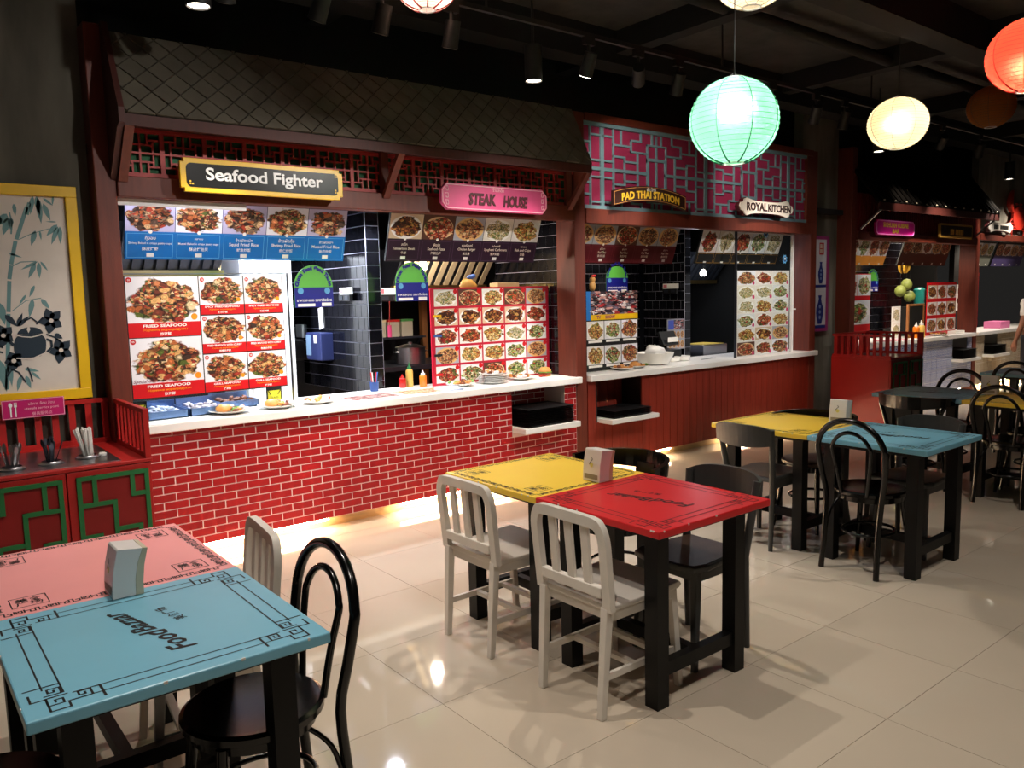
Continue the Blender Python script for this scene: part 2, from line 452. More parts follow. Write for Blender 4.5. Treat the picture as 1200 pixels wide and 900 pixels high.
# ================================================================== the setting
def struct(name, b, m, label, cat, parent=None, **kw):
    o = b.build(name, m, parent, **kw)
    if parent is None: tag(o, label, cat, kind='structure')
    return o
fl = struct('floor', MB().box(-4, 22, -6, 9, -0.05, -0.003), M_joint, 'polished cream porcelain tile floor of the hall', 'floor')
tile_me = MB().box(-0.3015, 0.3015, -0.3005, 0.3005, -0.008, 0.0).mesh('floor_tile', M_floor)
for i in range(-4, 22):
    for j in range(-3, 6):
        inst('floor_tile', tile_me, fl, (1.665 + 0.605 * (i + 0.5), 1.99 + 0.603 * (j + 0.5), 0))
big = MB()
for x0, x1, y0, y1 in ((-4, -0.757, -6, 9), (14.978, 22, -6, 9), (-0.757, 14.978, -6, 0.179), (-0.757, 14.978, 5.61, 9)):
    big.box(x0, x1, y0, y1, -0.004, -0.0005)
big.build('floor_margin', M_floor, fl)

ce = struct('ceiling', MB().box(-4, 22, -6, 9, 3.78, 3.9), M_ceil, 'dark unfinished concrete ceiling above the hall', 'ceiling')
for y in (4.95, 3.0, 1.0, -1.2):
    MB().box(-4, 22, y - 0.11, y + 0.11, 3.52, 3.79).build('ceiling_beam', M_void, ce)
for x in (0.3, 2.7, 5.1, 7.5, 9.9, 12.3, 14.7):
    MB().box(x - 0.07, x + 0.07, -6, 5.6, 3.6, 3.785).build('cross_beam', M_void, ce)
MB().tube([(-4, 3.75, 3.66), (22, 3.75, 3.66)], 0.05, 10).build('ceiling_pipe', M_void, ce, smooth=40)
MB().tube([(-4, 2.2, 3.7), (22, 2.2, 3.7)], 0.035, 10).build('ceiling_pipe', M_void, ce, smooth=40)

struct('wall_left', MB().box(-4, 1.075, 5.29, 5.45, 0, 3.78), M_conc, 'rough dark grey concrete wall behind the bamboo picture', 'wall')
struct('wall_upper', MB().box(1.07, 9.4, 5.62, 5.7, 2.75, 3.78).box(9.4, 18, 5.62, 5.7, 2.75, 3.78), M_void, 'black painted wall above the stall roofs', 'wall')  # flat black colour stands in for the unlit void behind the roofs
struct('wall_right', MB().box(8.63, 9.40, 5.33, 5.45, 0, 3.78), M_conc2, 'strip of concrete wall behind the vase poster', 'wall')

def column(x0, x1, ztop, label, y0=5.14):
    o = MB().box(x0, x1, y0, 5.38, 0, ztop).build('column', M_brown, bevel=0.006)
    return tag(o, label, 'column', kind='structure')
column(1.07, 1.185, 3.21, 'red-brown timber column beside the bamboo picture')
column(4.81, 4.935, 3.17, 'red-brown timber column between brick counter and plank counter')
column(8.51, 8.63, 3.17, 'red-brown timber column at the end of the plank counter')
column(9.40, 9.52, 3.30, 'dark red timber column beside the vase poster')
column(13.0, 13.12, 2.9, 'red-brown timber column between the two tiled counters')

def beam(x0, x1, z0, z1, label, y0=5.12, y1=5.24):
    o = MB().box(x0, x1, y0, y1, z0, z1).build('beam', M_brown, bevel=0.005)
    return tag(o, label, 'beam', kind='structure')
beam(1.185, 4.81, 2.25, 2.372, 'brown header beam behind the Seafood Fighter sign')
beam(4.935, 8.51, 2.235, 2.362, 'brown header beam under the pink lattice panel')
beam(4.935, 8.51, 3.105, 3.17, 'brown capping beam along the top of the pink lattice panel')
beam(9.52, 13.0, 2.20, 2.30, 'brown header beam behind the magenta cuisine sign')
beam(13.12, 17, 2.28, 2.38, 'brown header beam under the crab ornament')

# ---- fretwork above the first stall
lat = thing('fretwork_band', 'red fretwork band with green backing under the slate roof', 'lattice panel', (3.0, 5.17, 2.372))
MB().box(1.185, 4.81, 5.19, 5.215, 2.372, 2.67).build('backing', M_greenback, lat)
def fret_panel(x0, x1, z0, z1):
    b = MB(); cnt = [0]; y1 = 5.175; t = 0.011
    def y_():
        cnt[0] += 1; return 5.155 + 0.0004 * cnt[0]
    W = x1 - x0; H = z1 - z0
    def h(xa, xb, z, tt=t): b.box(x0 + xa * W, x0 + xb * W, y_(), y1 + 0.0003 * cnt[0], z0 + z * H - tt / 2, z0 + z * H + tt / 2)
    def v(x, za, zb, tt=t): b.box(x0 + x * W - tt / 2, x0 + x * W + tt / 2, y_(), y1 + 0.0003 * cnt[0], z0 + za * H, z0 + zb * H)
    v(0.0, 0, 1, 0.026); v(0.5, 0, 1); h(0, 1, 0.5); h(0, 1, 0.0, 0.02); h(0, 1, 1.0, 0.02)
    for sx in (0, 1):
        for sz in (0, 1):
            def X(a): return a if sx == 0 else 1 - a
            def Z(a): return a if sz == 0 else 1 - a
            def hh(a, c, z): h(min(X(a), X(c)), max(X(a), X(c)), Z(z))
            def vv(x, a, c): v(X(x), min(Z(a), Z(c)), max(Z(a), Z(c)))
            hh(0.0, 0.32, 0.19); vv(0.32, 0.0, 0.19) if (sx + sz) % 2 else vv(0.32, 0.0, 0.30)
            hh(0.20, 0.5, 0.30); vv(0.20, 0.19, 0.5); hh(0.20, 0.32, 0.19); vv(0.32, 0.19, 0.30)
    return b
for i in range(14):
    x0 = 1.205 + i * 0.2515
    fret_panel(x0, x0 + 0.2515, 2.39, 2.64).build('fretwork_lattice', M_redl, lat)
MB().box(1.185, 4.81, 5.15, 5.18, 2.64, 2.668).build('top_rail', M_redl, lat)
MB().box(1.185, 4.81, 5.15, 5.18, 2.372, 2.392).build('bottom_rail', M_redl, lat)

# ---- slate roof over the first stall
roof = thing('slate_roof', 'dark diamond slate canopy roof above the fretwork band', 'roof', (3.0, 5.0, 2.66), kind='structure')
E0 = Vector((0, 4.86, 2.682)); T0 = Vector((0, 5.10, 3.165))
sl = (T0 - E0); SL = sl.length; sd = sl.normalized(); sn = Vector((0, -sd.z, sd.y))
def slope_pt(x, s, d=0.0): return (x, E0.y + sd.y * s + sn.y * d, E0.z + sd.z * s + sn.z * d)
XL, XR = 1.185, 4.755
u = MB()
vs = [slope_pt(XL, 0, -0.012), slope_pt(XR, 0, -0.012), slope_pt(XR, SL, -0.012), slope_pt(XL, SL, -0.012)]
vs += [slope_pt(XL, 0, -0.03), slope_pt(XR, 0, -0.03), slope_pt(XR, SL, -0.03), slope_pt(XL, SL, -0.03)]
u.add(vs, [(0, 1, 2, 3), (7, 6, 5, 4), (0, 4, 5, 1), (1, 5, 6, 2), (2, 6, 7, 3), (3, 7, 4, 0)])
u.build('roof_deck', M_rooff, roof)
def clip(poly, axis, lim, keep_less):
    out = []
    for i in range(len(poly)):
        a, b = poly[i], poly[(i + 1) % len(poly)]
        ia = (a[axis] <= lim) == keep_less; ib = (b[axis] <= lim) == keep_less
        if ia: out.append(a)
        if ia != ib:
            t = (lim - a[axis]) / (b[axis] - a[axis])
            out.append((a[0] + (b[0] - a[0]) * t, a[1] + (b[1] - a[1]) * t))
    return out
DX, DS = 0.1555, 0.15
def add_shingle(cx, cs):
    g = 0.004
    poly = [(cx - DX / 2 + g, cs), (cx, cs - DS / 2 + g), (cx + DX / 2 - g, cs), (cx, cs + DS / 2 - g)]
    for ax, lim, less in ((0, XL, False), (0, XR, True), (1, 0.0, False), (1, SL, True)):
        poly = clip(poly, ax, lim, less)
        if len(poly) < 3: return
    ctr = (sum(p[0] for p in poly) / len(poly), sum(p[1] for p in poly) / len(poly))
    jit = random.uniform(-0.0015, 0.0015)
    n = len(poly)
    top = [slope_pt(x, s_, 0.004 + jit + (0.007 if s_ < cs else 0) * abs(s_ - cs) / (DS / 2)) for x, s_ in poly]
    bot = [slope_pt(x, s_, -0.012) for x, s_ in poly]
    b = MB(); b.add(top + bot, [tuple(range(n)), tuple(range(n, 2 * n))[::-1]] + [(i, i + n, (i + 1) % n + n, (i + 1) % n) for i in range(n)])
    b.build('shingle', M_slate, roof)
for r in range(0, 9):
    cs = r * DS / 2
    ox = 1.278 + (DX / 2 if r % 2 else 0)
    k = -2
    while ox + k * DX < XR + DX:
        add_shingle(ox + k * DX, cs); k += 1
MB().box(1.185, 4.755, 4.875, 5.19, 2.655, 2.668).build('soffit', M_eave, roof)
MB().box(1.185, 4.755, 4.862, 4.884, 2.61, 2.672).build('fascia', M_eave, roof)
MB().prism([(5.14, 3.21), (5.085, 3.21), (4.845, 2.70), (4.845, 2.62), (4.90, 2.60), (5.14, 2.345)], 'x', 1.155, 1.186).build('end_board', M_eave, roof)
for x in (1.215, 2.955, 4.735):
    br = MB().bar((x, 5.125, 2.345), (x, 4.875, 2.635), 0.034, 0.05, up=(1, 0, 0)).build('bracket', M_brown, roof)
    MB().box(x - 0.03, x + 0.03, 5.118, 5.15, 2.372, 2.66).build('bracket_post', M_brown, br)

# ---- pink lattice over the second stall
pk = thing('pink_lattice_panel', 'pink panel with blue-grey geometric lattice above the second stall', 'lattice panel', (6.7, 5.17, 2.365))
MB().box(4.935, 8.51, 5.17, 5.2, 2.362, 3.105).build('backing', M_pink, pk)
lt = MB(); lbn = [0]
def LB(x0, z0, x1, z1, t=0.017, y0=5.152):
    lbn[0] += 1
    lt.box(min(x0, x1) - t / 2, max(x0, x1) + t / 2, y0 + 0.00005 * lbn[0], 5.1705 + 0.00002 * lbn[0], min(z0, z1) - t / 2, max(z0, z1) + t / 2)
ZM = 2.715
for c in (4.445, 5.895, 7.345, 8.795):
    for sx in (-1, 1):
        for sz in (-1, 1):
            def P(a, b): return (c + sx * a * 0.725, ZM + sz * b * 0.36)
            def S(*pts):
                for (a, b), (d, e) in zip(pts[:-1], pts[1:]):
                    p, q = P(a, b), P(d, e)
                    x0, x1 = sorted((p[0], q[0]))
                    if x1 < 4.93 or x0 > 8.40: continue
                    x0 = max(x0, 4.945); x1 = min(x1, 8.39)
                    LB(x0, p[1], x1, q[1])
            S((0.0, 0.72), (0.18, 0.72), (0.18, 0.30)); S((0.09, 0.98), (0.09, 0.72))
            S((0.18, 0.5), (0.48, 0.5), (0.48, 0.78), (0.30, 0.78), (0.30, 0.98))
            S((0.36, 0.04), (0.36, 0.5)); S((0.48, 0.62), (0.66, 0.62), (0.66, 0.98))
            S((0.60, 0.04), (0.60, 0.34), (0.80, 0.34), (0.80, 0.62), (0.66, 0.62)); S((0.36, 0.24), (0.60, 0.24))
            S((0.80, 0.80), (0.98, 0.80)); S((0.80, 0.62), (0.80, 0.98)); S((0.80, 0.2), (0.98, 0.2)); S((0.80, 0.0), (0.80, 0.34))
for x in (5.172, 6.622, 8.07): LB(x, 2.37, x, 3.095, 0.042, 5.145)
for x0, x1 in ((4.95, 5.77), (6.02, 7.22), (7.47, 8.38)): LB(x0, ZM, x1, ZM, 0.028, 5.146)
for c in (5.895, 7.345):
    for a, b in ((-1, -1),):
        LB(c - 0.125, ZM - 0.13, c - 0.125, ZM + 0.13, 0.028, 5.146); LB(c + 0.125, ZM - 0.13, c + 0.125, ZM + 0.13, 0.028, 5.146)
        LB(c - 0.125, ZM - 0.13, c + 0.125, ZM - 0.13, 0.028, 5.146); LB(c - 0.125, ZM + 0.13, c + 0.125, ZM + 0.13, 0.028, 5.146)
    LB(c, ZM - 0.34, c, ZM + 0.34, 0.024)
lt.build('geometric_lattice', M_bluegrey, pk)
for z in (2.378, 3.09): MB().box(4.935, 8.40, 5.138, 5.172, z - 0.016, z + 0.016).build('border_rail', M_bluegrey, pk)
MB().box(8.40, 8.51, 5.13, 5.2, 2.362, 3.105).build('end_board', M_brown, pk)

# ---- roof and red slats over the third stall
r3 = thing('ribbed_roof', 'dark ribbed canopy roof above the magenta cuisine sign', 'roof', (11.2, 5.0, 2.62), kind='structure')
M_thatch = mat('dark_roof_rib', (16, 14, 12), 0.95, rnd=0.2, spec=0.05)
M_stud = mat('pale_stud', (190, 176, 150), 0.5)
MB().add([(9.45, 4.82, 2.63), (12.95, 4.82, 2.63), (12.95, 5.30, 3.25), (9.45, 5.30, 3.25), (9.45, 4.84, 2.60), (12.95, 4.84, 2.60), (12.95, 5.34, 3.25), (9.45, 5.34, 3.25)],
         [(0, 1, 2, 3), (4, 7, 6, 5), (0, 4, 5, 1), (1, 5, 6, 2), (2, 6, 7, 3), (3, 7, 4, 0)]).build('roof_deck', M_thatch, r3)
rib = MB().tube([(0, 0, 0), (0, 0.48, 0.62)], 0.022, 6).mesh('roof_rib', M_thatch, 40)
stud = MB().lathe([(0.008, -0.008), (0.014, 0), (0.008, 0.008)], 8).mesh('rib_cap', M_stud, 60)
for i in range(26):
    o = inst('roof_rib', rib, r3, (9.52 + i * 0.136 - 11.2, 4.815 - 5.0, 2.645 - 2.62))
    if i % 2 == 0: inst('rib_cap', stud, o, (0, -0.012, 0.0))
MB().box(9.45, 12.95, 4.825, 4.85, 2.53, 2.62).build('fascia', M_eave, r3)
for x in (9.56, 12.88):
    MB().bar((x, 5.11, 2.33), (x, 4.85, 2.55), 0.02, 0.02, up=(1, 0, 0)).build('strut', M_steel, r3)
s3 = thing('red_slat_band', 'dark red slatted band behind the magenta cuisine sign', 'slat panel', (11.2, 5.15, 2.3))
MB().box(9.52, 13.0, 5.17, 5.2, 2.30, 2.78).build('backing', mat('deep_red_board', (70, 14, 14), 0.6), s3)
M_dred = mat('deep_red_paint', (112, 20, 20), 0.5)
slat = MB().box(-0.018, 0.018, -0.012, 0.012, 0, 0.46).mesh('slat', M_dred)
for i in range(58): inst('slat', slat, s3, (9.55 + i * 0.06 - 11.2, 0.008, 0.005))
struct('wall_far', MB().box(13.12, 18, 5.2, 5.3, 2.38, 3.78), M_conc2, 'grey concrete wall behind the crab ornament', 'wall')

# ================================================================== counters
def led(parent, x0, x1, y=5.185, z=0.078):
    MB().tube([(x0, y, z), (x1, y, z)], 0.013, 8).build('light_tube', emit('warm_tube', (255, 230, 192), E_TUBE), parent, smooth=40)
M_kick = wood('pale_kick_board', (206, 170, 120), 0.4, (1, 10, 10))
bc = thing('brick_counter', 'long counter faced with glazed red bricks and white joints', 'counter', (3.0, 5.3, 0))
body = MB()
body.box(1.185, 4.08, 5.15, 5.7, 0.092, 0.84).box(4.67, 4.81, 5.15, 5.7, 0.092, 0.84)
body.box(4.08, 4.67, 5.15, 5.7, 0.092, 0.50).box(4.08, 4.67, 5.42, 5.7, 0.50, 0.84)
body.build('body', M_grout, bc)
MB().box(1.185, 4.81, 5.27, 5.30, 0.0, 0.092).build('kick_board', M_kick, bc)
for a, b in ((1.28, 2.42), (3.02, 4.05), (4.2, 4.75)): led(bc, a, b)
BL, BH, GR = 0.1503, 0.0515, 0.0078
bricks = []; rest = MB()
def brick_row(z, x0, x1, y, shift, zmax, dst):
    k = math.floor((x0 - shift) / BL) - 1
    while shift + k * BL < x1:
        a = max(shift + k * BL + GR / 2, x0); b = min(shift + (k + 1) * BL - GR / 2, x1)
        if b - a > 0.02: dst.append((a, b, y, z + GR / 2, min(z + BH - GR / 2, zmax)))
        k += 1
rowbricks = []
for r in range(15):
    z = 0.092 + r * BH
    sh = 2.5978 + (0 if r % 2 == 0 else BL / 2)
    zt = 0.838
    if z > zt - 0.01: continue
    segs = [(1.19, 4.805)]
    if z + BH > 0.50 : segs = [(1.19, 4.078), (4.672, 4.805)]
    for a, b in segs: brick_row(z, a, b, 5.15, sh, zt, rowbricks)
    if z + BH > 0.53: brick_row(z, 4.082, 4.668, 5.42, sh, zt, rowbricks)
def front_key(t): return t[0] + (5 if t[2] > 5.2 else 0)
rowbricks.sort(key=front_key)
cache = {}
for i, (a, b, y, z0, z1) in enumerate(rowbricks):
    if i < 300:
        key = (round(b - a, 3), round(z1 - z0, 3))
        if key not in cache: cache[key] = MB().box(-(b - a) / 2, (b - a) / 2, -0.0025, 0.012, -(z1 - z0) / 2, (z1 - z0) / 2).mesh('brick', M_brick)
        inst('brick', cache[key], bc, ((a + b) / 2 - 3.0, y - 5.3 - random.uniform(0, 0.0012), (z0 + z1) / 2))
    else: rest.box(a, b, y - 0.0025, y + 0.012, z0, z1)
tag(rest.build('brickwork', M_brick, bc), kind='stuff')
sh1 = MB().box(4.083, 4.70, 4.975, 5.42, 0.492, 0.538).build('tray_shelf', M_quartz, bc, bevel=0.006); sh1['label'] = 'white shelf sticking out of the brick niche'
ct = MB().prism([(5.10, 0.842), (5.72, 0.842), (5.72, 0.897), (5.10, 0.897)], 'x', 1.187, 4.845).build('countertop', M_quartz, bevel=0.006)
tag(ct, 'white quartz worktop on the red brick counter', 'worktop')

pc = thing('plank_counter', 'long counter clad in upright red-brown planks', 'counter', (6.7, 5.3, 0))
MB().box(5.68, 8.51, 5.16, 5.7, 0.092, 0.84).box(4.945, 5.075, 5.16, 5.7, 0.092, 0.84).box(5.075, 5.68, 5.16, 5.7, 0.092, 0.46).box(5.075, 5.68, 5.42, 5.7, 0.46, 0.84).build('body', mat('plank_gap', (40, 14, 10), 0.8), pc)
MB().box(4.945, 8.51, 5.27, 5.30, 0.0, 0.092).build('kick_board', M_kick, pc)
for a, b in ((5.0, 6.1), (7.0, 8.3)): led(pc, a, b)
x = 4.945
while x < 8.5:
    x1 = min(x + 0.1015, 8.51)
    zt = 0.84
    if 5.07 < x + 0.05 < 5.69:
        MB().box(x + 0.002, x1 - 0.002, 5.145, 5.162, 0.092, 0.46).build('plank', M_plank, pc)
        MB().box(x + 0.002, x1 - 0.002, 5.405, 5.422, 0.49, 0.84).build('plank', M_plank, pc)
    else: MB().box(x + 0.002, x1 - 0.002, 5.145, 5.162, 0.092, 0.84).build('plank', M_plank, pc)
    x += 0.1015
sh2 = MB().box(5.08, 5.71, 4.975, 5.42, 0.455, 0.497).build('tray_shelf', M_quartz, pc, bevel=0.006); sh2['label'] = 'white shelf sticking out of the plank niche'
ct2 = MB().box(4.95, 8.64, 5.10, 5.72, 0.842, 0.897).build('countertop', M_quartz, bevel=0.006)
tag(ct2, 'white quartz worktop on the plank counter', 'worktop')

# patterned tile counters further along
def azulejo(name, c1, c2):
    m = bpy.data.materials.new(name); m.use_nodes = True
    nt = m.node_tree; n = nt.nodes; L = nt.links; b = n['Principled BSDF']; b.inputs['Roughness'].default_value = 0.25
    tc = n.new('ShaderNodeTexCoord'); mp = n.new('ShaderNodeMapping'); mp.inputs['Scale'].default_value = (2, 2, 2)
    L.new(tc.outputs['UV'], mp.inputs[0])
    fr = n.new('ShaderNodeVectorMath'); fr.operation = 'FRACTION'; L.new(mp.outputs[0], fr.inputs[0])
    sb = n.new('ShaderNodeVectorMath'); sb.operation = 'SUBTRACT'; sb.inputs[1].default_value = (0.5, 0.5, 0); L.new(fr.outputs[0], sb.inputs[0])
    ln = n.new('ShaderNodeVectorMath'); ln.operation = 'LENGTH'; L.new(sb.outputs[0], ln.inputs[0])
    sp = n.new('ShaderNodeSeparateXYZ'); L.new(sb.outputs[0], sp.inputs[0])
    mu = n.new('ShaderNodeMath'); mu.operation = 'MULTIPLY'; L.new(sp.outputs[0], mu.inputs[0]); L.new(sp.outputs[1], mu.inputs[1])
    ab = n.new('ShaderNodeMath'); ab.operation = 'ABSOLUTE'; L.new(mu.outputs[0], ab.inputs[0])
    ad = n.new('ShaderNodeMath'); ad.operation = 'MULTIPLY_ADD'; ad.inputs[1].default_value = 5.0
    L.new(ab.outputs[0], ad.inputs[0]); L.new(ln.outputs['Value'], ad.inputs[2])
    si = n.new('ShaderNodeMath'); si.operation = 'MULTIPLY'; si.inputs[1].default_value = 17.0; L.new(ad.outputs[0], si.inputs[0])
    s2 = n.new('ShaderNodeMath'); s2.operation = 'SINE'; L.new(si.outputs[0], s2.inputs[0])
    gt = n.new('ShaderNodeMath'); gt.operation = 'GREATER_THAN'; gt.inputs[1].default_value = 0.1; L.new(s2.outputs[0], gt.inputs[0])
    mx = n.new('ShaderNodeMix'); mx.data_type = 'RGBA'; mx.inputs[6].default_value = (*lin(c1), 1); mx.inputs[7].default_value = (*lin(c2), 1)
    L.new(gt.outputs[0], mx.inputs[0]); L.new(mx.outputs[2], b.inputs['Base Color'])
    return m
M_azul = azulejo('blue_patterned_tile', (226, 230, 240), (36, 80, 172))
M_beige = azulejo('beige_patterned_tile', (222, 214, 196), (160, 140, 112))
def tiled_counter(name, label, x0, x1, nx0, nx1, m, ctlabel):
    c = thing(name, label, 'counter', ((x0 + x1) / 2, 5.3, 0))
    MB().box(x0, nx0, 5.16, 5.7, 0.08, 0.84).box(nx1, x1, 5.16, 5.7, 0.08, 0.84).box(nx0, nx1, 5.16, 5.7, 0.08, 0.5).box(nx0, nx1, 5.42, 5.7, 0.5, 0.84).build('body', M_quartz, c)
    MB().box(x0, x1, 5.27, 5.30, 0.0, 0.08).build('kick_board', M_kick, c)
    led(c, x0 + 0.3, x1 - 0.3)
    S = 0.166
    def tile(a, b, z0, z1, y):
        t = MB().box(a + 0.003, b - 0.003, y - 0.006, y + 0.004, z0 + 0.003, z1 - 0.003).build('tile', m, c)
        uv = t.data.uv_layers.new(name='UVMap')
        for l in t.data.loops:
            v = t.data.vertices[l.vertex_index].co
            uv.data[l.index].uv = ((v.x + c.location.x - a) / S, (v.z - z0) / S)
    k = 0
    while x0 + k * S < x1 - 0.02:
        a = x0 + k * S; b = min(a + S, x1)
        for r in range(5):
            z0 = 0.08 + r * S; z1 = min(z0 + S, 0.84)
            if z1 - z0 < 0.03: continue
            mid = (a + b) / 2
            if nx0 < mid < nx1 and z0 + 0.05 > 0.5: tile(a, b, z0, z1, 5.42)
            else: tile(a, b, z0, z1, 5.16)
        k += 1
    MB().box(nx0, nx1 + 0.03, 4.99, 5.42, 0.50, 0.54).build('tray_shelf', M_quartz, c)
    o = MB().box(x0 - 0.01, x1 + 0.01, 5.10, 5.72, 0.842, 0.897).build('countertop', M_quartz, bevel=0.006)
    tag(o, ctlabel, 'worktop')
tiled_counter('blue_tile_counter', 'counter faced with blue and white patterned tiles', 9.52, 13.0, 12.32, 12.92, M_azul, 'white worktop on the blue patterned tile counter')
tiled_counter('beige_tile_counter', 'counter faced with beige patterned tiles at the far end', 13.12, 16.2, 13.4, 14.0, M_beige, 'white worktop on the beige patterned tile counter')

# ================================================================== kitchens behind the counters
def tiled_wall(name, label, face, a0, a1, z0, z1, const, th, body_to, sx=0.104, sz=0.104):
    """wall clad with black tiles in running bond; face '-x' or '-y'"""
    if face == '-x': bx = MB().box(const, body_to, a0, a1, z0, z1)
    else: bx = MB().box(a0, a1, const, body_to, z0, z1)
    w_ = struct(name, bx, M_tgrout, label, 'wall')
    cc = {}
    r = 0; z = z0
    while z < z1 - 0.02:
        zt = min(z + sz, z1)
        a = a0 - (sx / 2 if r % 2 else 0)
        while a < a1:
            p, q = max(a, a0), min(a + sx, a1)
            if q - p > 0.02:
                key = (round(q - p, 3), round(zt - z, 3))
                if key not in cc:
                    hw = (q - p) / 2 - 0.003; hz = (zt - z) / 2 - 0.003
                    cc[key] = (MB().box(-0.005, 0.003, -hw, hw, -hz, hz) if face == '-x' else MB().box(-hw, hw, -0.005, 0.003, -hz, hz)).mesh('tile', M_btile)
                pos = (const, (p + q) / 2, (z + zt) / 2) if face == '-x' else ((p + q) / 2, const, (z + zt) / 2)
                inst('tile', cc[key], w_, pos)
            a += sx
        z = zt; r += 1
    return w_
pw = tiled_wall('wall_partition', 'black tiled partition between the seafood and steak kitchens', '-x', 5.78, 7.55, 0.85, 2.4, 3.13, 0.12, 3.255)
# its narrow end facing the hall
for r in range(15):
    z = 0.85 + r * 0.104
    MB().box(3.136, 3.249, 5.774, 5.783, z + 0.003, z + 0.101).build('tile', M_btile, pw)
tiled_wall('wall_steak_side', 'black tiled side wall of the steak kitchen', '-x', 5.38, 6.3, 0.9, 2.4, 4.83, 0.08, 4.9)
w4 = tiled_wall('wall_noodle_back', 'black tiled wall behind the noodle poster', '-y', 5.0, 6.95, 0.9, 2.4, 6.35, 0.1, 6.45)
tiled_wall('wall_noodle_partition', 'black tiled partition beside the noodle kitchen opening', '-x', 5.80, 6.4, 0.9, 2.4, 7.08, 0.1, 7.18)
for r in range(15):
    z = 0.9 + r * 0.1
    MB().box(7.086, 7.174, 5.794, 5.803, z + 0.003, z + 0.097).build('tile', M_btile, bpy.data.objects['wall_noodle_partition'])
tiled_wall('wall_cuisine_back', 'black tiled wall behind the noodle bowl posters at the far stall', '-y', 10.3, 12.2, 0.9, 2.3, 5.86, 0.1, 5.94)
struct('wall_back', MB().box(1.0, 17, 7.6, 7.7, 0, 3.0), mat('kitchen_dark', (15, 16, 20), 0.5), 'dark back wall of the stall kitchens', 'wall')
struct('wall_inner', MB().box(1.07, 1.18, 5.74, 7.6, 0, 2.7).box(8.66, 9.4, 5.45, 7.6, 0, 2.7).box(4.905, 4.98, 5.74, 7.6, 0, 2.7).box(13.02, 13.1, 5.74, 7.6, 0, 2.7).box(13.7, 14.3, 5.74, 5.82, 0, 2.5), M_void, 'black inner side walls of the stall kitchens', 'wall')  # last box is a support added behind the notice sheet
struct('ceiling_stalls', MB().box(1.07, 17, 5.25, 7.7, 2.5, 2.56), mat('stall_ceiling', (40, 40, 44), 0.7), 'dark low ceiling over the stall kitchens', 'ceiling')
# ================================================================== tables
TOPS = {'pink': (252, 164, 164), 'blue': (124, 188, 212), 'yellow': (255, 214, 72), 'red': (214, 30, 36), 'teal': (112, 170, 192)}
def top_mat(c): return mat(c + '_table_paint', TOPS[c], 0.33, var=0.05, scale=3, bump=0.02, bscale=20)
M_print = mat('table_print', (18, 16, 18), 0.5)
M_chip = mat('chipped_edge', (226, 220, 210), 0.6)
HT = 0.351
def square_spiral(x, y, s, fx, fy):
    return [(x + fx * a * s, y + fy * b * s) for a, b in ((0, 0), (1, 0), (1, 1), (0.25, 1), (0.25, 0.4), (0.62, 0.4), (0.62, 0.7))]
def frame_print():
    """double line border with interlocking corner frets"""
    b = MB(); z = 0.7506; o_ = 0.300; i_ = 0.262; g = 0.055
    for sx, sy in ((1, 0), (-1, 0), (0, 1), (0, -1)):
        for d, w in ((o_, 0.004), (i_, 0.004)):
            L_ = (0.262 if d == o_ else 0.300) - g
            if sx: b.ribbon([(sx * d, -L_), (sx * d, L_)], w, z)
            else: b.ribbon([(-L_, sy * d), (L_, sy * d)], w, z)
    for sx in (-1, 1):
        for sy in (-1, 1):
            b.ribbon(square_spiral(sx * 0.245, sy * 0.300, 0.034, -sx, -sy), 0.005, z)
            b.ribbon(square_spiral(sx * 0.300, sy * 0.245, 0.034, -sx, -sy), 0.005, z)
            b.ribbon(square_spiral(sx * 0.258, sy * 0.258, 0.042, sx, sy), 0.005, z)
            b.ribbon([(sx * 0.19, sy * 0.262), (sx * 0.19, sy * 0.325)], 0.006, z)
            b.ribbon([(sx * 0.262, sy * 0.19), (sx * 0.335, sy * 0.19)], 0.005, z)
            b.ribbon([(sx * 0.22, sy * 0.30), (sx * 0.26, sy * 0.30), (sx * 0.26, sy * 0.33), (sx * 0.30, sy * 0.33), (sx * 0.30, sy * 0.26), (sx * 0.33, sy * 0.26), (sx * 0.33, sy * 0.22)], 0.005, z)
    return b
def key_print():
    """row of key-fret motifs along all four edges"""
    b = MB(); z = 0.7506
    def motif(f):
        M = 0.088
        for pts in (((0, 0), (0, 1), (0.20, 1), (0.20, 0.35), (0.10, 0.35)), ((0.28, 0.0), (0.28, 0.75)), ((0.34, 0.15), (0.34, 0.85), (0.50, 0.85), (0.50, 0.15), (0.40, 0.15), (0.40, 0.5)),
                    ((0.57, 0.0), (0.57, 0.85)), ((0.62, 0.35), (0.74, 0.35), (0.74, 1.0), (0.88, 1.0), (0.88, 0.2), (0.80, 0.2)), ((0.88, 0.0), (0.98, 0.0))):
            b.ribbon([f(p[0] * M, p[1] * 0.026) for p in pts], 0.0042, z)
    for k in range(7):
        t = -0.308 + k * 0.088
        motif(lambda u, v: (t + u, 0.308 + v)); motif(lambda u, v: (t + u, -0.308 - v))
        motif(lambda u, v: (0.308 + v, t + u)); motif(lambda u, v: (-0.308 - v, t + u))
    return b
FRAME_ME = frame_print().mesh('printed_border', M_print)
KEY_ME = key_print().mesh('printed_border', M_print)
FB = text_mesh('Food', width=0.19, bold=0.022, shear=0.35); FB.name = 'lettering'; FB.materials.append(M_print)
FB2 = text_mesh('Bazaar', width=0.215, bold=0.022, shear=0.35); FB2.name = 'lettering'; FB2.materials.append(M_print)
CN = text_mesh('\u7f8e\u98df\u5e7f\u573a', width=0.13, bold=0.01); CN.name = 'lettering'; CN.materials.append(M_print)
SEAL = text_mesh('\u7f8e\u98df\n\u5e7f\u573a', width=0.072, bold=0.01); SEAL.name = 'lettering'; SEAL.materials.append(M_print)
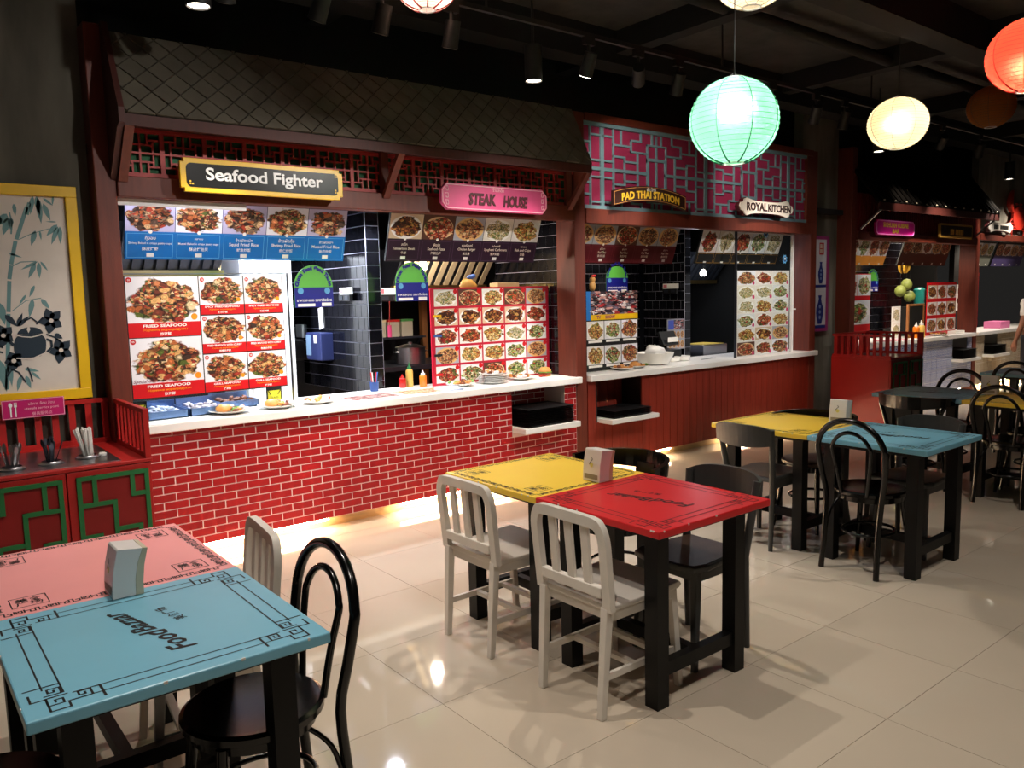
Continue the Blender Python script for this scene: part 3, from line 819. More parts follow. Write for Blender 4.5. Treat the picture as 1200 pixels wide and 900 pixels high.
leg_me = MB().box(-0.033, 0.033, -0.033, 0.033, 0, 0.722).mesh('leg', M_blkt)
def table(colour, x, y, label, style, rot=0.0):
    t = thing('dining_table', label, 'table', (x, y, 0), group='square painted dining tables')
    top = MB().box(-HT, HT, -HT, HT, 0.72, 0.75).build('tabletop', top_mat(colour), t, local=True, bevel=0.004)
    MB().box(-0.30, 0.30, -0.30, 0.30, 0.695, 0.72).build('underframe', M_blkt, t, local=True)
    for sx in (-1, 1):
        for sy in (-1, 1): inst('leg', leg_me, t, (sx * 0.245, sy * 0.245, 0))
    for sy in (-1, 1): MB().box(-0.22, 0.22, sy * 0.245 - 0.02, sy * 0.245 + 0.02, 0.12, 0.175).build('stretcher', M_blkt, t, local=True)
    MB().box(-0.02, 0.02, -0.23, 0.23, 0.12, 0.17).build('stretcher', M_blkt, t, local=True)
    ch = MB()
    rr = random.Random(int(x * 97 + y * 31))
    for k in range(7):
        a = rr.uniform(-0.33, 0.33); s = rr.uniform(0.002, 0.005)
        if k % 2: ch.box(a - s, a + s, -HT - 0.0008, -HT + 0.002, 0.744, 0.7508)
        else: ch.box(-HT - 0.0008, -HT + 0.002, a - s, a + s, 0.744, 0.7508)
    tag(ch.build('paint_chips', M_chip, t, local=True), kind='stuff')
    if style == 'frame':
        inst('printed_border', FRAME_ME, t, (0, 0, 0))
        a = PI / 2 + 0.24
        inst('lettering', FB, t, (0.005, -0.105, 0.7508), (0, 0, a)); inst('lettering', FB2, t, (-0.048, 0.085, 0.7508), (0, 0, a))
        inst('lettering', CN, t, (0.062, 0.075, 0.7508), (0, 0, a))
    else:
        inst('printed_border', KEY_ME, t, (0, 0, 0))
        for sx, sy in ((1, -1), (-1, -1), (-1, 1), (1, 1)):
            inst('lettering', SEAL, t, (sx * 0.235, sy * 0.235, 0.7508), (0, 0, PI if sy > 0 else 0))
            b = MB().ribbon([(sx * 0.235 + i * 0.048, sy * 0.235 + j * 0.045) for i, j in ((-1, -1), (1, -1), (1, 1), (-1, 1))], 0.003, 0.7507, closed=True)
            b.build('seal_frame', M_print, t, local=True)
    return t
YF_, YB_ = 2.265, 2.967
table('blue', 0.533, YF_, 'light blue table at the bottom left corner joined to the pink table', 'frame')
table('pink', 0.533, YB_, 'pink table in front of the red cutlery cabinet', 'key')
table('red', 2.543, YF_, 'red table between a white slat chair and a grey chair', 'frame')
table('yellow', 2.543, YB_, 'yellow table joined to the red table', 'key')
table('blue', 4.675, YF_, 'blue table with a black loop-back chair drawn up to it', 'frame')
table('yellow', 4.675, YB_, 'yellow table with a grey chair before the plank counter', 'key')
table('yellow', 6.80, YF_, 'yellow table mostly hidden behind a loop-back chair at the right edge', 'key')
table('teal', 6.80, YB_, 'teal table beside the red cabinet with a railing', 'frame')
table('teal', 8.93, YB_, 'farthest teal table, cut off by the right edge', 'frame')

# ================================================================== chairs (seat faces +X, backrest at -X)
def bentwood():
    t = thing('loop_back_chair', '', 'chair')
    W = 0.2
    hoop = []
    for k in range(25):
        a = PI * k / 24
        y = -W * math.cos(a); z = 0.68 + 0.205 * math.sin(a) ** 0.9
        hoop.append((-0.232 - 0.03 * math.sin(a), y, z))
    left = [(-0.235, -0.165, 0.0), (-0.215, -0.158, 0.22), (-0.195, -0.165, 0.44), (-0.212, -0.188, 0.58)]
    right = [(x, -y, z) for x, y, z in left][::-1]
    path = curve_pts(left + hoop[1:-1] + right, 3)
    MB().tube(path, 0.0165, 10).build('back_hoop', M_blk, t, smooth=60, local=True)
    inner = [(-0.185, -0.075, 0.45), (-0.205, -0.098, 0.60)]
    ih = []
    for k in range(1, 16):
        a = PI * k / 16
        ih.append((-0.224 - 0.022 * math.sin(a), -0.118 * math.cos(a), 0.69 + 0.125 * math.sin(a)))
    MB().tube(curve_pts(inner + ih + [(x, -y, z) for x, y, z in inner][::-1], 3), 0.0115, 8).build('inner_hoop', M_blk, t, smooth=60, local=True)
    MB().lathe([(0.03, 0.436), (0.19, 0.436), (0.203, 0.444), (0.203, 0.462), (0.19, 0.47), (0.165, 0.466), (0.03, 0.463)], 32, (0, 0, 0)).build('seat', M_blk, t, smooth=40, local=True)
    MB().lathe([(0.155, 0.405), (0.178, 0.405), (0.178, 0.438), (0.155, 0.438)], 28, cap=False).build('seat_ring', M_blk, t, smooth=40, local=True)
    for s in (-1, 1):
        MB().tube(curve_pts([(0.135, s * 0.125, 0.43), (0.15, s * 0.14, 0.25), (0.185, s * 0.17, 0.0)], 4), [0.0175] * 4 + [0.016] * 3 + [0.013, 0.012], 10).build('leg', M_blk, t, smooth=60, local=True)
        MB().tube(curve_pts([(-0.2, s * 0.16, 0.22), (-0.17, s * 0.15, 0.33), (-0.11, s * 0.13, 0.40), (-0.06, s * 0.12, 0.42)], 4), 0.008, 8).build('corner_brace', M_blk, t, smooth=60, local=True)
    ring = [(-0.012 + 0.16 * math.cos(2 * PI * k / 28), 0.138 * math.sin(2 * PI * k / 28), 0.215) for k in range(28)]
    MB().tube(ring, 0.009, 8, closed=True).build('leg_ring', M_blk, t, smooth=60, local=True)
    return t
def slat_chair():
    t = thing('slat_back_chair', '', 'chair')
    # seat with a waterfall front
    MB().prism([(-0.2, 0.425), (0.2, 0.425), (0.215, 0.44), (0.2, 0.456), (0.02, 0.448), (-0.19, 0.444), (-0.2, 0.452)], 'y', -0.2, 0.2).build('seat', M_whitec, t, local=True, bevel=0.005)
    MB().box(-0.19, 0.19, -0.195, 0.195, 0.385, 0.43).build('apron', M_whitec, t, local=True, bevel=0.004)
    fr = curve_pts([(-0.197, -0.192, 0.43), (-0.213, -0.194, 0.6), (-0.224, -0.194, 0.705), (-0.229, -0.175, 0.757), (-0.232, -0.14, 0.772), (-0.233, 0.0, 0.774), (-0.232, 0.14, 0.772), (-0.229, 0.175, 0.757), (-0.224, 0.194, 0.705), (-0.213, 0.194, 0.6), (-0.197, 0.192, 0.43)], 4)
    MB().sweep(fr, 0.042, 0.028, (1, 0, 0)).build('back_frame', M_whitec, t, local=True, bevel=0.004, smooth=35)
    MB().box(-0.222, -0.19, -0.17, 0.17, 0.478, 0.520).build('lower_rail', M_whitec, t, local=True, bevel=0.004)
    for y in (-0.092, 0.0, 0.092): MB().bar((-0.207, y, 0.515), (-0.229, y, 0.76), 0.04, 0.016, up=(1, 0, 0)).build('back_slat', M_whitec, t, local=True, bevel=0.003)
    for s in (-1, 1):
        MB().bar((-0.195, s * 0.178, 0.44), (-0.225, s * 0.172, 0.0), 0.036, 0.036, up=(0, 1, 0), w2=0.028, h2=0.028).build('leg', M_whitec, t, local=True, bevel=0.003)
        MB().bar((0.175, s * 0.175, 0.42), (0.212, s * 0.185, 0.0), 0.034, 0.034, up=(0, 1, 0), w2=0.026, h2=0.026).build('leg', M_whitec, t, local=True, bevel=0.003)
        MB().bar((-0.212, s * 0.175, 0.165), (0.195, s * 0.18, 0.165), 0.016, 0.026).build('stretcher', M_whitec, t, local=True)
    for x in (-0.04, 0.12): MB().box(x - 0.013, x + 0.013, -0.172, 0.172, 0.155, 0.175).build('cross_bar', M_whitec, t, local=True)
    return t
def rail_chair():
    t = thing('rail_back_chair', '', 'chair')
    # saddle seat
    poly = [(-0.19, -0.16), (0.12, -0.19), (0.19, -0.17), (0.21, -0.1), (0.215, 0), (0.21, 0.1), (0.19, 0.17), (0.12, 0.19), (-0.19, 0.16)]
    MB().prism(poly, 'z', 0.432, 0.462).build('seat', M_grey, t, local=True, bevel=0.008)
    MB().prism([(x * 0.93, y * 0.93) for x, y in poly], 'z', 0.4615, 0.464).build('seat_panel', M_seat, t, local=True)
    rail = MB(); n = 12
    for k in range(n):
        a0 = -1 + 2 * k / n; a1 = -1 + 2 * (k + 1) / n
        f = lambda a, z: (-0.2 - 0.055 * (1 - a * a) - (z - 0.45) * 0.1, a * 0.205, z)
        zs = lambda a: (0.655 + 0.02 * a * a, 0.80 - 0.03 * a ** 4)
        p = [f(a0, zs(a0)[0]), f(a1, zs(a1)[0]), f(a1, zs(a1)[1]), f(a0, zs(a0)[1])]
        q = [(x - 0.02, y, z) for x, y, z in p]
        rail.add(p + q, [(0, 1, 2, 3), (7, 6, 5, 4), (0, 4, 5, 1), (2, 6, 7, 3)] + ([(3, 7, 4, 0)] if k == 0 else []) + ([(1, 5, 6, 2)] if k == n - 1 else []))
    rail.build('back_rail', M_grey, t, local=True, smooth=30)
    for s in (-1, 1):
        MB().tube([(-0.19, s * 0.168, 0.0), (-0.172, s * 0.165, 0.43), (-0.228, s * 0.192, 0.77)], [0.015, 0.021, 0.018], 8).build('back_post', M_grey, t, local=True, smooth=50)
        MB().bar((0.15, s * 0.15, 0.435), (0.185, s * 0.17, 0.0), 0.038, 0.038, up=(0, 1, 0), w2=0.024, h2=0.024).build('leg', M_grey, t, local=True, bevel=0.004)
        MB().box(-0.16, 0.15, s * 0.15 - 0.009, s * 0.15 + 0.009, 0.385, 0.432).build('seat_rail', M_grey, t, local=True)
    MB().box(0.135, 0.153, -0.15, 0.15, 0.385, 0.432).build('seat_rail', M_grey, t, local=True)
    return t
def bow_chair():
    t = thing('bow_back_chair', '', 'chair')
    MB().lathe([(0.03, 0.436), (0.178, 0.436), (0.192, 0.446), (0.192, 0.462), (0.178, 0.47), (0.03, 0.465)], 30).build('seat', M_seat, t, smooth=40, local=True)
    MB().lathe([(0.15, 0.40), (0.176, 0.40), (0.176, 0.437), (0.15, 0.437)], 26, cap=False).build('seat_ring', M_blk, t, smooth=40, local=True)
    rail = MB(); n = 20; R = 0.275
    prev = None
    for k in range(n + 1):
        a = PI * (0.5 + 1.0 * k / n) ; 
        x = 0.02 + R * math.cos(a) * 0.98; y = R * math.sin(a) * 0.98
        e = abs(k / n - 0.5) * 2
        z0 = 0.675 + 0.035 * e ** 2 ; z1 = 0.775 - 0.02 * e ** 2
        ring = [(x, y, z0), (x * 1.0 - 0.0 + math.cos(a) * 0.022, y + math.sin(a) * 0.022, z0), (x + math.cos(a) * 0.03, y + math.sin(a) * 0.03, z1), (x + math.cos(a) * 0.006, y + math.sin(a) * 0.006, z1)]
        if prev is not None: rail.add(prev + ring, [(0, 1, 5, 4), (1, 2, 6, 5), (2, 3, 7, 6), (3, 0, 4, 7)] + ([(0, 3, 2, 1)] if k == 1 else []) + ([(4, 5, 6, 7)] if k == n else []))
        prev = ring
    rail.build('bow_rail', M_blk, t, smooth=40, local=True)
    MB().bar((-0.185, 0, 0.45), (-0.25, 0, 0.71), 0.13, 0.014, up=(1, 0, 0)).build('splat', M_blk, t, local=True, bevel=0.003)
    for s in (-1, 1):
        MB().tube(curve_pts([(-0.215, s * 0.165, 0.0), (-0.17, s * 0.15, 0.25), (-0.14, s * 0.155, 0.44), (-0.10, s * 0.252, 0.70)], 4), 0.0155, 8).build('back_post', M_blk, t, smooth=60, local=True)
        MB().tube(curve_pts([(0.13, s * 0.125, 0.43), (0.15, s * 0.14, 0.22), (0.185, s * 0.165, 0.0)], 4), [0.0175] * 5 + [0.015, 0.014, 0.013, 0.012], 8).build('leg', M_blk, t, smooth=60, local=True)
    ring = [(-0.012 + 0.158 * math.cos(2 * PI * k / 26), 0.136 * math.sin(2 * PI * k / 26), 0.215) for k in range(26)]
    MB().tube(ring, 0.009, 8, closed=True).build('leg_ring', M_blk, t, smooth=60, local=True)
    return t
PROTO = {}
GROUPS = {'bent': 'black loop-back chairs', 'slat': 'white slat-back chairs', 'rail': 'grey rail-back chairs', 'bow': 'black bow-back chairs'}
MAKE = {'bent': bentwood, 'slat': slat_chair, 'rail': rail_chair, 'bow': bow_chair}
def chair(kind, x, y, rz, label):
    if kind not in PROTO: PROTO[kind] = o = MAKE[kind]()
    else: o = copy_tree(PROTO[kind])
    o.location = (x, y, 0); o.rotation_euler = (0, 0, rz)
    o['label'] = label; o['group'] = GROUPS[kind]
chair('bent', 0.775, 2.225, PI, 'large black loop-back chair at the light blue table in front')
chair('bent', 0.10, 2.22, 0.1, 'black loop-back chair cut off at the bottom left corner')
chair('slat', 0.855, 2.92, PI - 0.12, 'white slat-back chair behind the pink table, only its top showing')
chair('slat', 2.285, 2.965, 0.0, 'white slat-back chair drawn up to the yellow table')
chair('slat', 2.285, 2.262, 0.0, 'white slat-back chair drawn up to the red table')
chair('rail', 2.82, 2.275, PI, 'dark grey chair tucked under the red table from behind')
chair('bow', 2.97, 2.90, PI, 'black bow-back chair behind the napkin box on the red table')
chair('rail', 4.455, 2.985, 0.0, 'grey rail-back chair in full view at the second yellow table')
chair('bent', 4.475, 2.295, 0.0, 'black loop-back chair in full view before the blue table')
chair('rail', 4.965, 2.285, PI, 'grey chair behind the blue table on its far side')
chair('bow', 4.955, 2.965, PI, 'black bow-back chair behind the second yellow table')
chair('bow', 6.47, 2.95, 0.0, 'black bow-back chair before the teal table by the red cabinet')
chair('bent', 6.59, 2.305, 0.0, 'black loop-back chair nearest the right edge of the picture')
chair('bent', 7.08, 2.97, PI, 'black loop-back chair behind the teal table, against the blue tiles')
chair('bent', 7.08, 2.31, PI, 'black loop-back chair behind the yellow table at the right edge')
chair('bent', 8.63, 2.93, 0.0, 'farthest black loop-back chair, at the last teal table')

# ================================================================== napkin boxes
M_plastic = mat('white_plastic', (232, 228, 224), 0.35, var=0.02)
M_tan = mat('beige_plastic', (206, 196, 168), 0.45)
M_tape = mat('grey_label', (150, 140, 124), 0.6)
def napkin_proto():
    t = thing('napkin_box', '', 'napkin dispenser')
    D = 0.056
    prof = [(-0.042, 0), (-0.041, 0.035), (-0.036, 0.085), (-0.022, 0.145), (-0.018, 0.15), (0.05, 0.142), (0.034, 0.10), (0.024, 0.05), (0.022, 0.0)]
    MB().prism(prof, 'y', -D, D).build('body', M_plastic, t, local=True, bevel=0.002)
    back = [(0.0225, 0.0), (0.0245, 0.05), (0.0345, 0.10), (0.0505, 0.1415), (0.064, 0.139), (0.052, 0.09), (0.046, 0.04), (0.045, 0.0)]
    MB().prism(back, 'y', -D + 0.001, D - 0.001).build('rear_cover', M_tan, t, local=True)
    def fx(z): return -0.0425 + 0.018 * (z / 0.145) ** 2
    lab = MB(); lab.add([(fx(0.012) - 0.001, y, 0.012) for y in (-0.044, 0.044)] + [(fx(0.034) - 0.001, y, 0.034) for y in (0.044, -0.044)], [(0, 1, 2, 3)])
    lab.build('label_strip', M_tape, t, local=True)
    arc = MB()
    pts = [(0.011 * math.cos(a), 0.011 * math.sin(a)) for a in [PI * 2 * k / 16 for k in range(16)]]
    disc = MB(); disc.add([(fx(0.078 + q) - 0.0012, p, 0.078 + q) for p, q in pts], [tuple(range(16))])
    disc.build('emblem', mat('emblem_yellow', (226, 214, 120), 0.5), t, local=True)
    st = MB()
    sw = [(0.004, 0.112), (-0.003, 0.106), (-0.002, 0.100), (0.004, 0.095), (0.010, 0.088), (0.013, 0.078)]
    for p, q in zip(sw[:-1], sw[1:]):
        st.add([(fx(p[1]) - 0.0018, p[0] - 0.0022, p[1]), (fx(p[1]) - 0.0018, p[0] + 0.0022, p[1]), (fx(q[1]) - 0.0018, q[0] + 0.0022, q[1]), (fx(q[1]) - 0.0018, q[0] - 0.0022, q[1])], [(0, 1, 2, 3)])
    st.build('emblem_stroke', M_ink, t, local=True)
    return t
NB = napkin_proto()
def napkin(first, x, y, rz, label):
    o = NB if first else copy_tree(NB)
    o.location = (x, y, 0.7515); o.rotation_euler = (0, 0, rz); o['label'] = label; o['group'] = 'white napkin boxes on the tables'
napkin(True, 0.535, 2.615, 0.0, 'white napkin box where the pink and light blue tables meet')
napkin(False, 2.618, 2.665, 0.0, 'white napkin box where the yellow and red tables meet')
napkin(False, 4.90, 2.73, 0.1, 'white napkin box at the blue table behind the loop-back chair')
napkin(False, 6.93, 2.60, 0.15, 'white napkin box on the teal table at the right edge')

# ================================================================== cutlery cabinets
def door_lattice(b, x0, x1, z0, z1, y, flip):
    t = 0.022; k_ = [0]
    W = x1 - x0
    def X(a): return x0 + (a if not flip else 1 - a) * W
    def ln(a, za, c, zc):
        xa, xb = sorted((X(a), X(c))); p, q = sorted((za, zc))
        H = z1 - z0
        k_[0] += 1
        b.box(xa - t / 2, xb + t / 2, y - 0.014 + 0.0003 * k_[0], y, z0 + p * H - t / 2, z0 + q * H + t / 2)
    ln(0, 1, 1, 1); ln(0, 0, 1, 0); ln(0, 0, 0, 1); ln(1, 0, 1, 1)
    ln(0.22, 1, 0.22, 0.78); ln(0, 0.78, 0.5, 0.78); ln(0.5, 0.78, 0.5, 0.12); ln(0.78, 1, 0.78, 0.82); ln(0.78, 0.82, 1, 0.82)
    ln(0.5, 0.55, 0.86, 0.55); ln(0.86, 0.55, 0.86, 0.0); ln(0, 0.52, 0.26, 0.52); ln(0.26, 0.52, 0.26, 0.3); ln(0.0, 0.3, 0.26, 0.3)
def cabinet(x0, x1, y0, y1, label, mirror=False):
    c = thing('cutlery_cabinet', label, 'cabinet', ((x0 + x1) / 2, (y0 + y1) / 2, 0), group='red cutlery cabinets')
    MB().box(x0, x1, y0 + 0.02, y1, 0.05, 0.795).build('body', M_cab, c)
    MB().box(x0 + 0.02, x1 - 0.02, y0 + 0.06, y1 - 0.02, 0, 0.05).build('plinth', M_black, c)
    MB().box(x0 - 0.004, x1 + 0.004, y0, y1, 0.795, 0.813).build('top_board', M_cab, c, bevel=0.003)
    xm = (x0 + x1) / 2
    for i, (a, b) in enumerate(((x0 + 0.006, xm - 0.003), (xm + 0.003, x1 - 0.006))):
        d = MB().box(a, b, y0 + 0.002, y0 + 0.02, 0.07, 0.79).build('door', M_cab, c, bevel=0.002)
        MB().box(a + 0.045, b - 0.022, y0 - 0.0005, y0 + 0.004, 0.11, 0.758).build('door_panel', M_cab_in, d)
        l = MB(); door_lattice(l, a + 0.05, b - 0.027, 0.115, 0.752, y0 + 0.001, flip=(i == 0)); l.build('door_lattice', M_green, d)
    # railing on three sides
    def rail(p, q, n):
        r = MB().bar((p[0], p[1], 1.065), (q[0], q[1], 1.065), 0.028, 0.024).build('top_rail', M_cab, c)
        MB().bar((p[0], p[1], 0.826), (q[0], q[1], 0.826), 0.026, 0.026).build('bottom_rail', M_cab, c)
        for k in range(n):
            f = (k + 0.5) / n
            x, y = p[0] + (q[0] - p[0]) * f, p[1] + (q[1] - p[1]) * f
            dx = abs(q[0] - p[0]) > abs(q[1] - p[1])
            a, b_ = (0.017, 0.007) if dx else (0.007, 0.017)
            MB().box(x - a, x + a, y - b_, y + b_, 0.838, 1.055).build('baluster', M_cab, c)
    e = 0.014
    rail((x0 + e, y1 - e), (x1 - e, y1 - e), 9)
    rail((x1 - e, y0 + 0.01), (x1 - e, y1 - e), 9)
    if mirror: rail((x0 + e, y0 + 0.01), (x0 + e, y1 - e), 9)
    for x, y in ((x1 - e, y0 + 0.014), (x1 - e, y1 - e)):
        MB().box(x - 0.014, x + 0.014, y - 0.014, y + 0.014, 0.813, 1.077).build('post', M_cab, c)
    st = MB().box(x0 + 0.01, x1 - 0.14, y0 + 0.035, y1 - 0.12, 0.8125, 0.818).build('steel_top', M_steel, c, bevel=0.001)
    return c
cabinet(0.29, 1.105, 4.49, 5.26, 'red cutlery cabinet with green door lattice below the bamboo picture')
cabinet(8.93, 9.71, 4.38, 5.10, 'red cabinet with a railing beside the vase poster', mirror=True)
# ================================================================== signboards
M_gold = mat('gold_yellow_frame', (246, 196, 24), 0.35)
M_signblack = mat('sign_black', (9, 9, 11), 0.3, spec=0.25)
M_signwhite = mat('sign_white', (244, 244, 244), 0.4, var=0.01)
def emis_mix(name, rgb, e):
    m = mat(name, rgb, 0.4, var=0.02)
    b = m.node_tree.nodes['Principled BSDF']
    b.inputs['Emission Color'].default_value = (*lin(rgb), 1); b.inputs['Emission Strength'].default_value = e
    return m
def shape_board(name, label, outer, th, m, y, loc):
    t = thing(name, label, 'sign', loc)
    MB().prism(outer, 'y', y, y + th).build('panel', m, t, local=True, bevel=0.003)
    return t
def stepped(w, h, n):
    return [(n, 0), (w - n, 0), (w - n, n), (w, n), (w, h - n), (w - n, h - n), (w - n, h), (n, h), (n, h - n), (0, h - n), (0, n), (n, n)]
def chamf(w, h, c, o=0.0):
    return [(c, o), (w - c, o), (w - o, c), (w - o, h - c), (w - c, h - o), (c, h - o), (o, h - c), (o, c)]
# Seafood Fighter
t = shape_board('signboard', 'black signboard with yellow frame lettered Seafood Fighter', stepped(1.055, 0.198, 0.022), 0.03, M_gold, 0, (1.508, 5.01, 2.288))
def rounded(w, h, r, n=5, ox=0, oy=0):
    pts = []
    for cx, cy, a0 in ((w - r, r, -90), (w - r, h - r, 0), (r, h - r, 90), (r, r, 180)):
        for k in range(n + 1):
            a = math.radians(a0 + 90 * k / n); pts.append((ox + cx + r * math.cos(a), oy + cy + r * math.sin(a)))
    return pts
MB().prism(rounded(0.985, 0.140, 0.03, 4, 0.035, 0.029), 'y', -0.004, 0.004).build('face', M_signblack, t, local=True)
lettering('Seafood Fighter', M_signwhite, t, (0.528, -0.006, 0.099), width=0.76, height=0.098, bold=0.022, extrude=0.002, res=4)
for u, v in ((0.055, 0.047), (1.0, 0.047), (1.0, 0.15)):
    b = MB()
    for a, c in ((0, 0), (0.014, 0), (0, 0.014)): b.add([(u + a - 0.005, -0.0052, v + c - 0.005), (u + a + 0.005, -0.0052, v + c - 0.005), (u + a + 0.005, -0.0052, v + c + 0.005), (u + a - 0.005, -0.0052, v + c + 0.005)], [(0, 1, 2, 3)])
    b.build('corner_ornament', M_gold, t, local=True)
for u in (0.2, 0.85): MB().box(u - 0.02, u + 0.02, 0.03, 0.115, 0.07, 0.11).build('mount', M_black, t, local=True)
# Steak House
M_stpink = mat('rose_pink', (214, 74, 128), 0.45); M_stlt = mat('pale_pink', (250, 190, 205), 0.45); M_maroon = mat('maroon', (74, 10, 22), 0.5)
t = shape_board('signboard', 'pink signboard with cut corners lettered Steak House', chamf(1.03, 0.195, 0.05), 0.03, M_stpink, 0, (3.357, 5.01, 2.270))
ol = chamf(1.03, 0.195, 0.052, 0.012); ob = MB()
for p, q in zip(ol, ol[1:] + ol[:1]): ob.bar((p[0], -0.001, p[1]), (q[0], -0.001, q[1]), 0.006, 0.004, up=(0, 1, 0))
ob.build('border', M_stlt, t, local=True)
for s in (0, 1):
    for v in (0.05, 0.1, 0.15):
        def U(a): return 0.03 + a if s == 0 else 1.0 - a
        b = MB(); pp = [(0, 0.018), (0.03, 0.018), (0.03, -0.012), (0.012, -0.012), (0.012, 0.004)]
        for p, q in zip(pp[:-1], pp[1:]): b.bar((U(p[0]), -0.001, v + p[1]), (U(q[0]), -0.001, v + q[1]), 0.005, 0.004, up=(0, 1, 0))
        b.build('scroll', M_stlt, t, local=True)
lettering('STEAK', M_maroon, t, (0.375, -0.004, 0.088), width=0.26, height=0.09, bold=0.045, shear=0.15, extrude=0.0015)
lettering('HOUSE', M_maroon, t, (0.70, -0.004, 0.083), width=0.245, height=0.09, bold=0.045, shear=0.15, extrude=0.0015)
lettering('\u0e23\u0e49\u0e32\u0e19\u0e2a\u0e40\u0e15\u0e47\u0e01', M_stlt, t, (0.53, -0.004, 0.165), width=0.11, bold=0.012)
for u in (0.2, 0.83): MB().box(u - 0.02, u + 0.02, 0.03, 0.115, 0.07, 0.11).build('mount', M_black, t, local=True)
# Pad Thai Station: an arched board
M_cocoa = mat('dark_cocoa', (54, 26, 18), 0.45); M_tanline = mat('tan_line', (196, 140, 80), 0.45); M_lemon = mat('lemon_letter', (244, 200, 60), 0.4)
def arch(w, h, rise, n=14, inset=0.0):
    up = [(inset + (w - 2 * inset) * k / n, h - inset + rise * (1 - (2 * k / n - 1) ** 2)) for k in range(n + 1)]
    lo = [(inset + (w - 2 * inset) * k / n, inset + rise * (1 - (2 * k / n - 1) ** 2)) for k in range(n + 1)]
    return lo + up[::-1]
t = shape_board('signboard', 'arched dark brown signboard lettered Pad Thai Station', arch(0.985, 0.135, 0.062), 0.03, M_cocoa, 0, (5.188, 5.04, 2.385))
al = arch(0.985, 0.135, 0.062, 14, 0.012); ab = MB()
for p, q in zip(al, al[1:] + al[:1]): ab.bar((p[0], -0.001, p[1]), (q[0], -0.001, q[1]), 0.005, 0.004, up=(0, 1, 0))
ab.build('border', M_tanline, t, local=True)
me = text_mesh('PAD THAI STATION', width=0.78, height=0.07, bold=0.03, extrude=0.0015)
for v in me.vertices: v.co.y += 0.062 * (1 - (v.co.x / 0.4925) ** 2)
me.materials.append(M_lemon); me.name = 'lettering'
inst('lettering', me, t, (0.4925, -0.004, 0.058), (PI / 2, 0, 0))
lettering('\u0e1c\u0e31\u0e14 \u0e44\u0e17\u0e22', M_signwhite, t, (0.49, -0.004, 0.168), width=0.12, bold=0.01)
for u in (0.25, 0.75): MB().box(u - 0.02, u + 0.02, 0.03, 0.105, 0.07, 0.11).build('mount', M_black, t, local=True)
# plaque outline used twice
def plaque(w, h):
    half = [(0.0, 0.5), (0.025, 0.72), (0.07, 0.76), (0.085, 0.92), (0.13, 1.0), (0.19, 0.93), (0.28, 0.86), (0.4, 0.84)]
    up = [(u * w, v * h) for u, v in half] + [((1 - u) * w, v * h) for u, v in half[::-1]]
    dn = [(x, h - z) for x, z in up[::-1]][1:-1]
    return up + dn
M_cream = mat('cream_face', (240, 232, 220), 0.45); M_dbrown = mat('dark_brown_letter', (48, 14, 12), 0.5)
t = shape_board('signboard', 'cream plaque with maroon edge lettered Royal Kitchen', plaque(0.99, 0.185), 0.045, mat('maroon_edge', (70, 12, 18), 0.5), 0.012, (6.99, 5.03, 2.382))
MB().prism([(0.015 + x * 0.97, 0.004 + z * 0.955) for x, z in plaque(0.99, 0.185)], 'y', 0.0, 0.014).build('face', M_cream, t, local=True)
lettering('ROYAL', M_dbrown, t, (0.31, -0.003, 0.095), width=0.36, height=0.085, bold=0.03, extrude=0.0015)
lettering('KITCHEN', M_dbrown, t, (0.715, -0.003, 0.092), width=0.42, height=0.08, bold=0.03, extrude=0.0015)
for u in (0.25, 0.75): MB().box(u - 0.02, u + 0.02, 0.055, 0.115, 0.07, 0.11).build('mount', M_black, t, local=True)
# Sichuan cuisine bar
M_mag = mat('magenta_board', (214, 20, 140), 0.4); M_maglt = mat('magenta_line', (252, 150, 220), 0.4)
t = shape_board('signboard', 'magenta signboard lettered Sichuan Cuisine Bar at the far stall', chamf(1.0, 0.19, 0.04), 0.03, M_mag, 0, (9.80, 5.04, 2.262))
ol = chamf(1.0, 0.19, 0.042, 0.012); ob = MB()
for p, q in zip(ol, ol[1:] + ol[:1]): ob.bar((p[0], -0.001, p[1]), (q[0], -0.001, q[1]), 0.01, 0.006, up=(0, 1, 0))
ob.build('border', M_maglt, t, local=True)
lettering('SICHUAN CUISINE', M_lemon, t, (0.5, -0.004, 0.128), width=0.66, height=0.06, bold=0.03)
lettering('BAR', M_lemon, t, (0.5, -0.004, 0.055), width=0.18, height=0.055, bold=0.03)
MB().box(0.48, 0.52, 0.03, 0.14, 0.05, 0.09).build('mount', M_black, t, local=True)
# brown sign with gold frame (its lettering is too blurred to read: two gold word shapes)
t = shape_board('signboard', 'dark brown signboard with gold frame at the far stall', stepped(1.04, 0.195, 0.015), 0.03, mat('brass_frame', (206, 160, 70), 0.4), 0, (11.545, 5.04, 2.272))
MB().box(0.03, 1.01, -0.004, 0.004, 0.028, 0.167).build('face', mat('sign_umber', (38, 22, 12), 0.5), t, local=True)
M_oldgold = mat('old_gold', (214, 158, 60), 0.5)
for a, b in ((0.31, 0.43), (0.47, 0.73)):
    k = 3 if b - a < 0.2 else 5
    for i in range(k):
        p = a + (b - a) * i / k; q = a + (b - a) * (i + 0.86) / k
        MB().add([(p, -0.006, 0.045), (q, -0.006, 0.045), (q, -0.006, 0.12), (p, -0.006, 0.12)], [(0, 1, 2, 3)]).build('lettering', M_oldgold, t, local=True)
MB().box(0.48, 0.52, 0.03, 0.14, 0.05, 0.09).build('mount', M_black, t, local=True)
